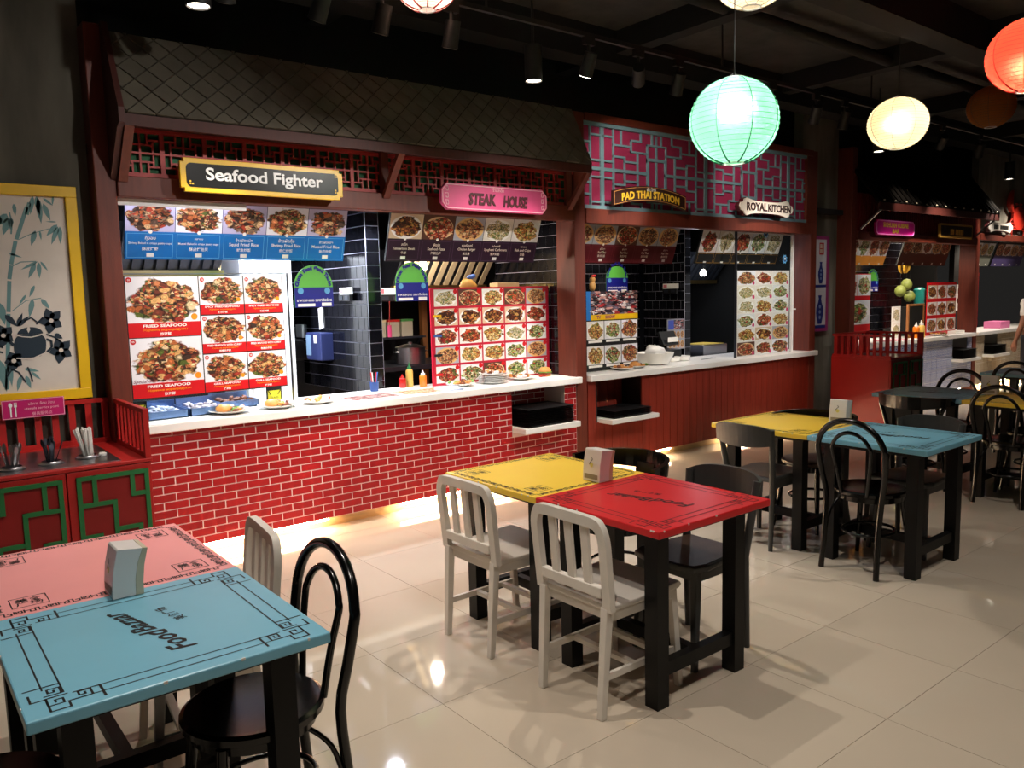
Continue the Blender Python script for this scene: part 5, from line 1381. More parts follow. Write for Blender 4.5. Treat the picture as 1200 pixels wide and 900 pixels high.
# ================================================================== things on the counters
CT = 0.898
M_cer = mat('white_ceramic', (238, 236, 230), 0.2, var=0.02)
M_bun = mat('bun_crust', (206, 140, 70), 0.5, var=0.2, scale=20)
M_patty = mat('brown_food', (120, 64, 36), 0.6, var=0.35, scale=40)
M_lettuce = mat('lettuce', (96, 140, 50), 0.5, var=0.3, scale=30)
M_cloth = mat('blue_tint_steel', (120, 150, 200), 0.3, metal=0.6)
M_squid = mat('pale_seafood', (214, 222, 236), 0.35, var=0.15, scale=30, rnd=0.1)
M_ice = mat('pale_prawn', (226, 212, 214), 0.35, var=0.2, scale=40, rnd=0.1)
def blob(rx, ry, rz, m, name, n=9, rough=0.12, seed=0):
    rr = random.Random(seed); b = MB(); rows = 6
    pr = []
    vs = []; fs = []
    for i in range(rows + 1):
        a = -PI / 2 + PI * i / rows
        for j in range(n):
            t = 2 * PI * j / n; k = 1 + rr.uniform(-rough, rough)
            vs.append((rx * k * math.cos(a) * math.cos(t), ry * k * math.cos(a) * math.sin(t), rz * k * math.sin(a)))
    for i in range(rows):
        for j in range(n): fs.append((i * n + j, i * n + (j + 1) % n, (i + 1) * n + (j + 1) % n, (i + 1) * n + j))
    b.add(vs, fs)
    return b.mesh(name, m, 60)
def pan(x0, x1, y0, y1, label, fill_m, seed, mm):
    t = thing('food_pan', label, 'food pan', ((x0 + x1) / 2, (y0 + y1) / 2, CT), group='steel food pans on the seafood counter')
    e = 0.008; w_, d_ = (x1 - x0) / 2, (y1 - y0) / 2
    MB().box(-w_, w_, -d_, d_, 0, 0.006).box(-w_, w_, -d_, -d_ + e, 0, 0.05).box(-w_, w_, d_ - e, d_, 0, 0.09).box(-w_, -w_ + e, -d_, d_, 0, 0.05).box(w_ - e, w_, -d_, d_, 0, 0.05).build('pan_body', mm, t, local=True)
    rr = random.Random(seed)
    me = [blob(0.028, 0.016, 0.012, fill_m, 'morsel', 7, 0.2, seed + k) for k in range(3)]
    for k in range(34):
        inst('morsel', me[k % 3], t, (rr.uniform(-w_ + 0.03, w_ - 0.03), rr.uniform(-d_ + 0.03, d_ - 0.03), rr.uniform(0.018, 0.055)), (rr.uniform(-0.5, 0.5), rr.uniform(-0.5, 0.5), rr.uniform(0, 6)))
pan(1.30, 1.55, 5.30, 5.62, 'steel pan heaped with white squid rings at the left counter end', M_squid, 3, M_cloth)
pan(1.56, 1.80, 5.30, 5.62, 'steel pan of pale prawns beside the squid pan', M_ice, 11, M_cloth)
pan(1.81, 2.08, 5.48, 5.72, 'steel pan of shellfish behind the first burger plate', M_patty, 17, M_cloth)
def plate_food(x, y, label, kind, r=0.12, z=CT):
    t = thing('food_plate', label, 'plate', (x, y, z), group='display plates of food')
    MB().lathe([(0.02, 0.0), (r * 0.55, 0.0), (r * 0.6, 0.006), (r, 0.022), (r, 0.026), (r * 0.6, 0.012), (0.02, 0.010)], 28).build('plate', M_cer, t, smooth=50, local=True)
    rr = random.Random(int(x * 100))
    if 'bun' in kind:
        MB().lathe([(0.004, 0.066), (0.03, 0.06), (0.05, 0.045), (0.053, 0.03), (0.048, 0.02), (0.01, 0.012)], 20, (-r * 0.3, 0, 0)).build('bun', M_bun, t, smooth=60, local=True)
    me = [blob(0.024, 0.016, 0.012, m_, 'morsel', 7, 0.25, 5 + i) for i, m_ in enumerate((M_patty, M_bun, M_lettuce, M_ice) if kind != 'pale' else (M_bun, M_ice, M_bun, M_patty))]
    x0, x1 = (0.0, 0.75) if 'bun' in kind else (-0.7, 0.7)
    for k in range(16):
        inst('morsel', me[rr.choice((0, 0, 1, 1, 2, 3))], t, (rr.uniform(x0, x1) * r, rr.uniform(-0.6, 0.6) * r, rr.uniform(0.02, 0.04)), (rr.uniform(-0.5, 0.5), 0, rr.uniform(0, 6)))
plate_food(1.80, 5.26, 'white plate with a bun and shellfish near the squid pans', 'bun', 0.135)
plate_food(2.13, 5.27, 'white plate with a bun in front of the yellow price tag', 'bun', 0.135)
plate_food(2.43, 5.28, 'white plate of fried pieces beside the lying menus', 'pale', 0.13)
# plate stack and plates before the steak poster
for k in range(5):
    o = MB().lathe([(0.02, 0.0), (0.075, 0.0), (0.08, 0.004), (0.125, 0.014), (0.125, 0.017), (0.08, 0.008), (0.02, 0.006)], 30).build('plate', M_cer, smooth=50)
    o.location = (4.03 + 0.004 * k, 5.33, CT + 0.0125 * k)
    tag(o, ['bottom white plate of the stack before the steak poster', 'inner white plate of the stack before the steak poster', 'inner white plate of the stack before the steak poster', 'inner white plate of the stack before the steak poster', 'top white plate of the stack before the steak poster'][k], 'plate', 'stacked white plates')
plate_food(4.03, 5.33, 'plate of grilled food on top of the plate stack', 'mix', 0.12, CT + 0.0645)
plate_food(4.36, 5.36, 'white plate of fried food beside the plate stack', 'pale', 0.115)
plate_food(3.72, 5.36, 'white plate of meat and rice by the fanned leaflets', 'mix', 0.12)
sv = MB().box(4.46, 4.78, 5.22, 5.50, CT, CT + 0.006).build('serving_mat', M_paper); tag(sv, 'white serving mat under the burger at the counter end', 'mat')
bg_ = thing('burger', 'burger on a white mat at the end of the steak counter', 'burger', (4.64, 5.37, CT + 0.0065))
MB().lathe([(0.01, 0.0), (0.052, 0.002), (0.055, 0.014), (0.05, 0.02), (0.01, 0.02)], 18).build('bottom_bun', M_bun, bg_, smooth=50, local=True)
MB().lathe([(0.02, 0.02), (0.058, 0.021), (0.06, 0.032), (0.02, 0.034)], 18).build('patty', M_patty, bg_, smooth=50, local=True)
MB().lathe([(0.02, 0.034), (0.063, 0.033), (0.064, 0.04), (0.02, 0.041)], 14).build('lettuce_leaf', M_lettuce, bg_, local=True)
MB().lathe([(0.01, 0.041), (0.055, 0.041), (0.056, 0.055), (0.04, 0.075), (0.006, 0.083)], 18).build('top_bun', M_bun, bg_, smooth=50, local=True)
me = [blob(0.02, 0.012, 0.01, REDM, 'morsel', 7, 0.2, 4) for REDM in (mat('red_sauce_food', (180, 40, 30), 0.4),)]
for k in range(6): inst('morsel', me[0], bg_, (-0.09 + 0.016 * k, -0.05 + 0.01 * (k % 3), 0.012))
# menus lying on the counter
def flat_menu(x, y, w_, d_, rz, label, m, z=CT):
    o = MB().box(-w_ / 2, w_ / 2, -d_ / 2, d_ / 2, 0, 0.003).build('menu_sheet', M_paper); o.location = (x, y, z); o.rotation_euler = (0, 0, rz)
    tag(o, label, 'menu', 'menus lying on the counter')
    b = MB(); b.add([(-w_ / 2 * 0.97, -d_ / 2 * 0.95, 0.0035), (w_ / 2 * 0.97, -d_ / 2 * 0.95, 0.0035), (w_ / 2 * 0.97, d_ / 2 * 0.95, 0.0035), (-w_ / 2 * 0.97, d_ / 2 * 0.95, 0.0035)], [(0, 1, 2, 3)])
    q = b.build('print', m, o, local=True)
    uv = q.data.uv_layers.new(name='UVMap')
    for l in q.data.loops:
        v = q.data.vertices[l.vertex_index].co; uv.data[l.index].uv = (v.x / w_ + 0.5, v.y / d_ + 0.5)
F_menu1 = food_mat('menu_print_rose', [(150, 60, 60), (196, 150, 140), (90, 50, 50), (220, 200, 190)], (180, 100, 100), r=0.9, scale=14)
F_menu2 = food_mat('menu_print_food', [(206, 150, 80), (150, 70, 50), (226, 200, 160), (236, 226, 206)], (226, 200, 170), r=0.9, scale=12)
flat_menu(2.86, 5.30, 0.42, 0.26, 0.03, 'rose-brown menu lying flat on the counter by the partition', F_menu1)
flat_menu(3.30, 5.30, 0.40, 0.28, -0.05, 'food picture menu lying beside the orange sauce bottle', F_menu2)
for k in range(5):
    o = MB().box(-0.07, 0.07, -0.10, 0.10, 0, 0.003).build('leaflet', mat('pale_blue_card', (206, 216, 240), 0.5)); o.location = (3.50 + 0.012 * k, 5.23, CT + 0.0032 * k); o.rotation_euler = (0, 0, 0.2 - 0.08 * k)
    tag(o, ('top' if k == 4 else 'lowest' if k == 0 else 'inner') + ' pale blue leaflet of the fanned pile before the steak poster', 'leaflet', 'fanned pale blue leaflets')
# upright price tags
def price_tag(x, y, label):
    t = thing('price_tag', label, 'tag', (x, y, CT), group='yellow price tags')
    MB().box(-0.055, 0.055, 0, 0.006, 0.0, 0.13).build('holder', M_black, t, local=True)
    MB().box(-0.046, 0.046, -0.002, 0.001, 0.015, 0.105).build('card', mat('tag_yellow', (236, 230, 60), 0.5), t, local=True)
    lettering('CLAMS', M_ink, t, (0, -0.003, 0.055), width=0.06)
    for s in (-1, 1): MB().bar((s * 0.044, -0.003, 0.104), (s * 0.026, -0.003, 0.075), 0.005, 0.002, up=(0, 1, 0)).build('clip', M_black, t, local=True)
price_tag(2.17, 5.42, 'yellow price tag standing behind the second burger plate')
price_tag(1.245, 5.30, 'yellow price tag at the left end of the seafood counter')
# bottles, pen cup
def bottle(x, y, z, r, h, m, mcap, label, group, spout=True, s=0):
    t = thing('sauce_bottle', label, 'bottle', (x, y, z), group=group)
    MB().lathe([(r * 0.9, 0), (r, 0.004), (r, h * 0.62), (r * 0.9, h * 0.68), (r * 0.5, h * 0.74)], 16).build('bottle_body', m, t, smooth=40, local=True)
    MB().lathe([(r * 0.62, h * 0.72), (r * 0.62, h * 0.8), (r * 0.3, h * 0.83), (r * 0.12, h), (r * 0.05, h)], 12).build('cap', mcap, t, smooth=40, local=True)
    return t
M_osauce = mat('orange_sauce', (226, 120, 30), 0.3); M_rsauce = mat('red_sauce', (170, 20, 16), 0.3); M_yel2 = mat('mustard_sauce', (222, 180, 90), 0.35)
bottle(3.50, 5.58, CT, 0.03, 0.135, M_osauce, M_white, 'orange sauce bottle with white spout left of the steak poster', 'sauce bottles')
bottle(3.42, 5.66, CT, 0.03, 0.2, M_yel2, M_green, 'yellow sauce bottle with green cap left of the steak poster', 'sauce bottles')
bottle(3.34, 5.64, CT, 0.03, 0.11, M_rsauce, M_rsauce, 'small red sauce bottle left of the steak poster', 'sauce bottles')
bottle(11.33, 5.22, CT, 0.045, 0.22, M_osauce, M_cer, 'brown sauce bottle beside the framed chalkboard', 'far counter bottles')
bottle(11.48, 5.22, CT, 0.05, 0.24, M_yel2, M_cer, 'yellow sauce bottle beside the framed chalkboard', 'far counter bottles')
t = thing('pen_cup', 'blue cup of pens at the foot of the tiled partition', 'cup', (3.06, 5.60, CT))
MB().lathe([(0.026, 0), (0.032, 0.002), (0.035, 0.075), (0.031, 0.075), (0.027, 0.006)], 16).build('cup', mat('cup_blue', (40, 70, 130), 0.4), t, smooth=40, local=True)
for k in range(5): MB().tube([(0.006 * k - 0.012, 0.0, 0.01), (0.016 * k - 0.032, 0.01 * (k % 3 - 1), 0.15)], 0.004, 6).build('pen', [M_red, M_paper, M_black, M_red, M_mblue][k], t, local=True)
# kitchen pieces in the first stall
t = thing('refrigerator', 'white refrigerator behind the seafood poster', 'refrigerator', (2.63, 6.85, 0))
MB().box(-0.22, 0.22, -0.25, 0.3, 0, 2.0).build('body', M_white, t, local=True, bevel=0.01)
MB().box(-0.215, 0.215, -0.275, -0.252, 0.02, 1.98).build('door', M_white, t, local=True, bevel=0.006)
MB().box(-0.19, -0.17, -0.30, -0.277, 0.9, 1.3).build('handle', M_steel, t, local=True)
def hood(x0, x1, y0, y1, z, label, sm=None):
    t = thing('extractor_hood', label, 'extractor hood', ((x0 + x1) / 2, (y0 + y1) / 2, z), group='steel extractor hoods')
    w_, d_ = (x1 - x0) / 2, (y1 - y0) / 2
    MB().add([(-w_, -d_ + 0.26, 0), (w_, -d_ + 0.26, 0), (w_, d_, 0), (-w_, d_, 0), (-w_, -d_, 0.35), (w_, -d_, 0.35), (w_, d_, 0.35), (-w_, d_, 0.35)],
             [(4, 5, 6, 7), (0, 1, 5, 4), (1, 2, 6, 5), (2, 3, 7, 6), (3, 0, 4, 7), (0, 3, 2, 1)]).build('canopy', M_dsteel, t, local=True)
    MB().box(-w_ - 0.01, w_ + 0.01, -d_ + 0.20, -d_ + 0.26, -0.03, 0.015).build('front_lip', mat('brass_lip', (200, 170, 110), 0.3, metal=1.0), t, local=True)
    for k in range(10):
        x = -w_ + (k + 0.5) * 2 * w_ / 10
        MB().bar((x, -d_ - 0.02, 0.31), (x, -d_ + 0.22, 0.02), 0.055, 0.012).build('filter_slat', sm or M_dsteel, t, local=True)
hood(1.35, 2.2, 6.2, 7.0, 1.86, 'steel extractor hood above the seafood kitchen')
hood(3.75, 4.78, 6.2, 7.0, 1.72, 'steel extractor hood above the steak kitchen', mat('filter_steel', (176, 160, 130), 0.45))
hood(7.55, 8.5, 6.25, 7.0, 1.74, 'steel extractor hood above the Royal Kitchen stove')
# lamps in the stalls
def stall_lamp(x, y, z, label, power, color, r=0.06):
    t = thing('stall_lamp', label, 'lamp', (x, y, z), group='lamps inside the stalls')
    MB().lathe([(r * 0.9, 0.03), (r * 1.15, 0.03), (r * 1.15, 0.0), (r, 0.0), (r * 0.9, 0.02)], 20, cap=False).build('trim_ring', M_white, t, smooth=40, local=True)
    MB().lathe([(0.004, 0.004), (r * 0.98, 0.006), (r * 0.98, 0.016), (0.004, 0.016)], 20).build('diffuser', emit('stall_lamp_glow', (255, 250, 240), 14), t, smooth=40, local=True)
    if z < 2.45: MB().tube([(0, 0, 0.028), (0, 0, 2.5 - z)], 0.01, 8).build('stem', M_black, t, local=True)
    spot('stall_light', (x, y, z - 0.02), (x, y, 0), power, 150, 0.5, color, r, parent=t)
    return t
COOL = (0.82, 0.88, 1.0); WARM = (1.0, 0.84, 0.66)
stall_lamp(3.08, 5.55, 2.30, 'round white downlight above the tiled partition', P_KITCHEN * 1.2, COOL)
stall_lamp(1.9, 5.62, 2.469, 'downlight over the seafood counter', P_KITCHEN * 2.2, COOL)
stall_lamp(2.4, 6.2, 2.469, 'downlight in the seafood kitchen before the refrigerator', P_KITCHEN * 7.0, COOL)
stall_lamp(4.1, 5.60, 2.469, 'downlight over the steak counter', P_KITCHEN * 0.9, WARM)
stall_lamp(5.9, 5.62, 2.469, 'downlight over the noodle counter', P_KITCHEN * 0.7, WARM)
stall_lamp(7.6, 5.60, 2.469, 'downlight over the Royal Kitchen counter', P_KITCHEN * 0.7, COOL)
stall_lamp(10.6, 5.6, 2.469, 'downlight over the far cuisine counter', P_KITCHEN * 2.6, WARM)
stall_lamp(12.2, 5.6, 2.469, 'downlight over the far grill counter', P_KITCHEN * 1.0, WARM)
stall_lamp(14.4, 5.6, 2.469, 'downlight over the beige tile counter', P_KITCHEN * 2.2, WARM)
def bulb(x, y, z, label, power, color):
    t = thing('hood_bulb', label, 'lamp', (x, y, z), group='bulbs under the hoods')
    MB().lathe([(0.006, -0.036), (0.03, -0.028), (0.038, 0.0), (0.024, 0.035), (0.006, 0.05)], 16).build('globe', emit('bulb_glow', (255, 244, 226), 12), t, smooth=60, local=True)
    MB().lathe([(0.028, 0.045), (0.028, 0.09), (0.01, 0.09)], 12).build('socket', M_black, t, smooth=40, local=True)
    point('bulb_light', (x, y, z - 0.08), power, color, 0.05, parent=t)
bulb(3.82, 6.02, 1.90, 'bright bulb under the aubergine menu board', 16, WARM)
bulb(7.72, 6.05, 1.83, 'bluish bulb under the Royal Kitchen hood', 5, COOL)
# wall devices
M_bluecase = mat('blue_grey_case', (44, 52, 96), 0.4); M_blackpl = mat('black_plastic', (18, 18, 20), 0.4)
t = thing('wall_phone', 'dark blue telephone on the tiled partition', 'telephone', (3.10, 6.62, 1.10))
MB().box(-0.09, 0.028, -0.20, 0.10, 0.0, 0.24).build('case', M_bluecase, t, local=True, bevel=0.008)
MB().box(-0.094, -0.09, 0.0, 0.09, 0.04, 0.22).build('keypad', mat('keypad_pale', (130, 160, 190), 0.4), t, local=True)
MB().box(-0.095, -0.09, -0.12, -0.07, 0.15, 0.22).build('screen', M_white, t, local=True)
t = thing('card_terminal', 'black rounded machine beside the wall telephone', 'machine', (2.98, 7.0, 1.08))
MB().prism([(-0.12, 0.0), (0.14, 0.0), (0.14, 0.12), (0.06, 0.2), (-0.05, 0.2), (-0.12, 0.1)], 'y', -0.12, 0.14).build('housing', M_blackpl, t, local=True, bevel=0.02)
MB().box(-0.10, 0.12, -0.02, 0.10, -0.23, 0.0).build('stand', M_blackpl, t, local=True)
t = MB().box(3.10, 3.124, 7.0, 7.14, 1.28, 1.40).build('wall_switch', M_white, bevel=0.004); tag(t, 'white wall switch on the tiled partition', 'switch')
t = MB().prism([(6.58, 1.38), (6.66, 1.36), (6.67, 1.55), (6.60, 1.56)], 'x', 3.115, 3.122).build('paper_strip', M_paper); tag(t, 'white paper strip taped to the tiled partition', 'paper')
def detector(x, y, z, rz, label):
    t = thing('gas_detector', label, 'detector', (x, y, z), rz, group='wall detector boxes')
    MB().box(-0.10, 0.10, -0.03, 0.0, 0.0, 0.055).build('case', M_blackpl, t, local=True, bevel=0.004)
    for u in (-0.05, 0.05): MB().box(u - 0.03, u + 0.03, -0.034, -0.03, 0.012, 0.042).build('sensor', M_dsteel, t, local=True)
    MB().box(-0.11, 0.11, -0.012, -0.004, 0.055, 0.11).build('label_plate', M_paper, t, local=True)
    MB().box(-0.10, -0.05, -0.014, -0.012, 0.065, 0.10).build('mark', mat('mark_rose', (220, 120, 130), 0.5), t, local=True)
detector(3.095, 6.06, 1.61, -PI / 2, 'detector box with white label on the side of the tiled partition')
detector(3.36, 5.84, 1.60, 0.0, 'detector box with white label right of the tiled partition')
detector(7.03, 5.95, 1.60, -PI / 2, 'detector box with white label in the noodle kitchen')
# steak kitchen: table, pot, containers, wooden post
t = thing('work_table', 'dark steel work table in the steak kitchen', 'table', (4.1, 6.7, 0))
MB().box(-0.75, 0.68, -0.35, 0.4, 0.96, 1.0).build('table_top', M_dsteel, t, local=True)
for a in (-0.7, 0.62):
    for b_ in (-0.3, 0.35): MB().box(a - 0.02, a + 0.02, b_ - 0.02, b_ + 0.02, 0, 0.96).build('leg', M_dsteel, t, local=True)
t = thing('stock_pot', 'steel stock pot with lid in the dark steak kitchen', 'pot', (3.98, 6.55, 1.0))
MB().lathe([(0.13, 0.0), (0.14, 0.004), (0.14, 0.15), (0.13, 0.15)], 24).build('pot_body', M_steel, t, smooth=40, local=True)
MB().lathe([(0.145, 0.152), (0.145, 0.16), (0.06, 0.185), (0.02, 0.19), (0.02, 0.205), (0.004, 0.21)], 24).build('lid', M_steel, t, smooth=40, local=True)
for s in (-1, 1): MB().tube([(s * 0.14, -0.03, 0.12), (s * 0.175, -0.02, 0.12), (s * 0.175, 0.02, 0.12), (s * 0.14, 0.03, 0.12)], 0.006, 6).build('handle', M_steel, t, local=True)
sh = thing('wall_shelf', 'dark shelf holding lidded containers in the steak kitchen', 'shelf', (4.05, 7.05, 1.22))
MB().box(-0.4, 0.35, -0.12, 0.15, 0, 0.02).build('board', M_dsteel, sh, local=True)
for s in (-0.35, 0.3): MB().bar((s, 0.13, -0.2), (s, -0.1, 0.0), 0.02, 0.02, up=(1, 0, 0)).build('bracket', M_dsteel, sh, local=True)
for k, (c_, l) in enumerate((((90, 150, 190), 'blue'), ((220, 200, 160), 'cream'), ((200, 40, 40), 'red'), ((90, 160, 90), 'green'))):
    t = thing('storage_box', f'plastic container with {l} lid on the dark kitchen shelf', 'container', (3.74 + 0.155 * k, 7.02, 1.2405), group='lidded containers on the kitchen shelf')
    MB().box(-0.065, 0.065, -0.06, 0.06, 0, 0.15).build('tub', mat('frosted_tub', (196, 190, 170), 0.4), t, local=True, bevel=0.006)
    MB().box(-0.068, 0.068, -0.063, 0.063, 0.15, 0.17).build('lid', mat('lid_' + l, c_, 0.4), t, local=True)
t = MB().box(4.47, 4.53, 7.1, 7.16, 0.0, 1.66).build('timber_post', wood('raw_timber', (150, 96, 50), 0.6)); tag(t, 'plain timber post in the dark steak kitchen', 'post')
# boxes showing above the steak poster
t = thing('cardboard_box', 'light cardboard box above the steak poster', 'box', (4.42, 5.64, 1.66)); MB().box(-0.12, 0.12, -0.06, 0.06, 0, 0.075).build('carton', mat('carton', (196, 160, 110), 0.6), t, local=True, bevel=0.004); MB().box(-0.121, 0.121, -0.02, 0.02, 0.0755, 0.077).build('tape', M_tan, t, local=True)
t = thing('paper_bag', 'crumpled yellow paper bag above the steak poster', 'bag', (4.03, 5.64, 1.66)); 
o = inst('bag', blob(0.09, 0.05, 0.06, mat('bag_ochre', (190, 140, 60), 0.6), 'bag', 10, 0.15, 9), t, (0, 0, 0.055)); inst('bag_tie', blob(0.05, 0.02, 0.018, mat('tie_blue', (70, 110, 190), 0.5), 'bag_tie', 8, 0.2, 2), t, (0.03, 0, 0.13), (0, -0.3, 0))
t = thing('back_shelf', 'narrow shelf behind the steak poster', 'shelf', (4.2, 5.64, 1.64)); MB().box(-0.5, 0.45, -0.08, 0.08, 0, 0.02).build('board', M_dsteel, t, local=True)
for u in (-0.48, 0.43): MB().box(u - 0.01, u + 0.01, -0.02, 0.02, -0.742, 0).build('upright', M_dsteel, t, local=True)
# hanging pink tag
t = thing('hanging_tag', 'pink tag hanging on a cord in the steak kitchen', 'tag', (3.39, 5.9, 1.42)); MB().box(-0.018, 0.018, -0.002, 0.002, -0.12, -0.02).build('tag_card', M_stpink, t, local=True); MB().tube([(0, 0, -0.02), (0.01, 0, 0.2)], 0.003, 5).build('cord', M_redl, t, local=True)
# trays in the niches
tray_me = {}
def trays(x, y, z, n, label, group, w_=0.44, d_=0.34):
    key = (w_, d_)
    if key not in tray_me:
        b = MB(); hw, hd = w_ / 2, d_ / 2
        b.box(-hw + 0.02, hw - 0.02, -hd + 0.02, hd - 0.02, 0, 0.004)
        r0 = [(-hw + 0.02, -hd + 0.02), (hw - 0.02, -hd + 0.02), (hw - 0.02, hd - 0.02), (-hw + 0.02, hd - 0.02)]; r1 = [(-hw, -hd), (hw, -hd), (hw, hd), (-hw, hd)]
        for i in range(4):
            j = (i + 1) % 4
            b.add([(*r0[i], 0.0), (*r0[j], 0.0), (*r1[j], 0.0128), (*r1[i], 0.0128), (*r0[i], 0.004), (*r0[j], 0.004), (r1[j][0], r1[j][1], 0.0132), (r1[i][0], r1[i][1], 0.0132)],
                  [(0, 1, 2, 3), (7, 6, 5, 4), (3, 2, 6, 7), (0, 4, 5, 1)])
        tray_me[key] = b.mesh('serving_tray', M_blackpl)
    for k in range(n):
        o = inst('serving_tray', tray_me[key], None, (x + random.uniform(-0.002, 0.002), y + random.uniform(-0.002, 0.002), z + k * 0.0134))
        tag(o, label.replace('serving tray', 'topmost serving tray' if k == n - 1 else 'bottom serving tray' if k == 0 else 'serving tray between top and bottom'), 'tray', group)
trays(4.38, 5.165, 0.5395, 11, 'black serving tray in the tall stack in the brick niche', 'trays stacked in the brick niche', 0.52, 0.36)
trays(5.38, 5.165, 0.4985, 5, 'black serving tray in the low stack in the plank niche', 'trays stacked in the plank niche', 0.5, 0.34)
trays(12.6, 5.18, 0.5415, 10, 'black serving tray stacked in the blue tile niche', 'trays stacked in the blue tile niche', 0.5, 0.34)
trays(13.7, 5.18, 0.5415, 10, 'black serving tray stacked in the beige tile niche', 'trays stacked in the beige tile niche', 0.5, 0.34)
# things on the plank counter
plate_food(5.52, 5.27, 'plate of noodle samples before the noodle poster', 'mix', 0.11)
plate_food(5.76, 5.30, 'plate with red garnish right of the noodle poster', 'bun', 0.10)
t = thing('serving_bowl', 'white bowl wrapped in plastic on the plank counter', 'bowl', (6.14, 5.42, CT))
MB().lathe([(0.10, 0.0), (0.15, 0.01), (0.19, 0.09), (0.20, 0.12), (0.19, 0.12), (0.17, 0.08), (0.02, 0.03)], 28).build('bowl', M_cer, t, smooth=50, local=True)
inst('plastic_wrap', blob(0.10, 0.10, 0.06, mat('plastic_film', (226, 226, 226), 0.25), 'plastic_wrap', 11, 0.25, 21), t, (0.0, 0, 0.13))
for x in (6.50, 6.66):
    o = MB().lathe([(0.04, 0.0), (0.085, 0.004), (0.095, 0.05), (0.088, 0.05), (0.03, 0.01)], 22).build('small_dish', M_cer, smooth=50); o.location = (x, 5.50, CT)
    tag(o, 'white dish beside the plastic wrapped bowl' if x < 6.6 else 'white dish next to the tongs on the plank counter', 'dish', 'white dishes on the plank counter')
t = thing('tongs', 'steel tongs lying on the plank counter', 'tongs', (6.92, 5.36, CT))
for s in (-1, 1): MB().bar((-0.1, 0, 0.006), (0.1, s * 0.025, 0.012), 0.014, 0.004).build('arm', M_steel, t, local=True)
t = thing('warming_tray', 'steel food warmer with yellow contents in the Royal Kitchen', 'food warmer', (7.66, 6.0, 0.86))
MB().box(-0.22, 0.22, -0.18, 0.18, 0.0, 0.14).build('case', M_steel, t, local=True, bevel=0.008); MB().box(-0.19, 0.19, -0.15, 0.15, 0.138, 0.145).build('food', mat('yellow_food', (220, 190, 90), 0.5), t, local=True)
for a in (-0.18, 0.18):
    for b_ in (-0.14, 0.14): MB().box(a - 0.02, a + 0.02, b_ - 0.02, b_ + 0.02, -0.86, 0).build('leg', M_dsteel, t, local=True)
t = thing('cash_register', 'black cash register behind the noodle counter', 'cash register', (6.55, 5.62, CT))
MB().box(-0.14, 0.14, -0.1, 0.1, 0, 0.12).build('base', M_blackpl, t, local=True, bevel=0.01); MB().bar((0, 0.02, 0.12), (0, 0.06, 0.2), 0.05, 0.04).build('neck', M_blackpl, t, local=True)
MB().prism([(-0.08, 0.17), (-0.05, 0.16), (0.02, 0.30), (-0.01, 0.31)], 'x', -0.12, 0.12).build('display', M_blackpl, t, local=True); MB().box(-0.08, 0.08, -0.101, -0.1, 0.2, 0.25).build('label_plate', M_paper, t, local=True)
t = thing('figurine', 'small gold and red figurine above the noodle poster', 'figurine', (5.27, 5.40, 1.645))
inst('body', blob(0.035, 0.03, 0.045, mat('figurine_gold', (210, 160, 90), 0.4), 'body', 9, 0.08, 1), t, (0, 0, 0.045)); inst('head', blob(0.03, 0.028, 0.028, mat('figurine_gold', (210, 160, 90), 0.4), 'head', 9, 0.06, 2), t, (0, 0, 0.105)); inst('bow', blob(0.03, 0.01, 0.012, M_red, 'bow', 8, 0.1, 3), t, (0, -0.02, 0.14))
# far stall odds
t = thing('chalkboard', 'small chalkboard in a wooden frame on the far counter', 'chalkboard', (11.5, 5.31, CT))
MB().box(-0.22, 0.22, 0, 0.015, 0, 0.46).build('slate', M_black, t, local=True)
for a, b_, c_, d in ((-0.24, 0.24, 0.0, 0.03), (-0.24, 0.24, 0.44, 0.47), (-0.24, -0.21, 0.03, 0.44), (0.21, 0.24, 0.03, 0.44)): MB().box(a, b_, -0.01, 0.02, c_, d).build('frame_bar', wood('raw_timber', (150, 96, 50), 0.6), t, local=True)
M_coco = mat('green_coconut', (128, 140, 66), 0.5, var=0.15); M_banana = mat('banana_yellow', (206, 160, 50), 0.5)
for k, (x, z) in enumerate(((11.6, 1.64), (11.7, 1.47), (11.42, 1.55))):
    o = inst('coconut', blob(0.078, 0.078, 0.082, M_coco, 'coconut', 14, 0.03, k), None, (x, 5.5, z))
    tag(o, ['upper green coconut hanging at the far stall', 'lower green coconut hanging at the far stall', 'shaded green coconut left of the hanging pair'][k], 'coconut', 'hanging green coconuts')
    c_ = MB().tube([(0, 0, 0.1), (0, 0, 2.5 - z)], 0.003, 5).build('cord', M_black, o, local=True)
t = thing('banana_bunch', 'bunch of bananas hanging above the coconuts', 'bananas', (11.50, 5.5, 1.90))
for k in range(5):
    a = k * 1.25; MB().tube(curve_pts([(0, 0, 0.12), (0.05 * math.cos(a), 0.05 * math.sin(a), 0.05), (0.06 * math.cos(a), 0.06 * math.sin(a), -0.04), (0.03 * math.cos(a), 0.03 * math.sin(a), -0.1)], 3), [0.012, 0.018, 0.022, 0.024, 0.024, 0.022, 0.02, 0.016, 0.012, 0.006], 7).build('banana', M_banana, t, smooth=60, local=True)
MB().tube([(0, 0, 0.1), (0, 0, 0.62)], 0.004, 5).build('cord', M_black, t, local=True)
t = thing('water_cup', 'teal plastic cup beside the framed chalkboard', 'cup', (11.92, 5.46, 1.32)); MB().lathe([(0.05, 0), (0.07, 0.005), (0.085, 0.24), (0.05, 0.27), (0.01, 0.275)], 18).build('cup', mat('cup_teal', (40, 150, 140), 0.35), t, smooth=40, local=True); MB().box(-0.2, 0.15, -0.05, 0.2, -0.42, -0.001).build('stand', M_black, t, local=True)
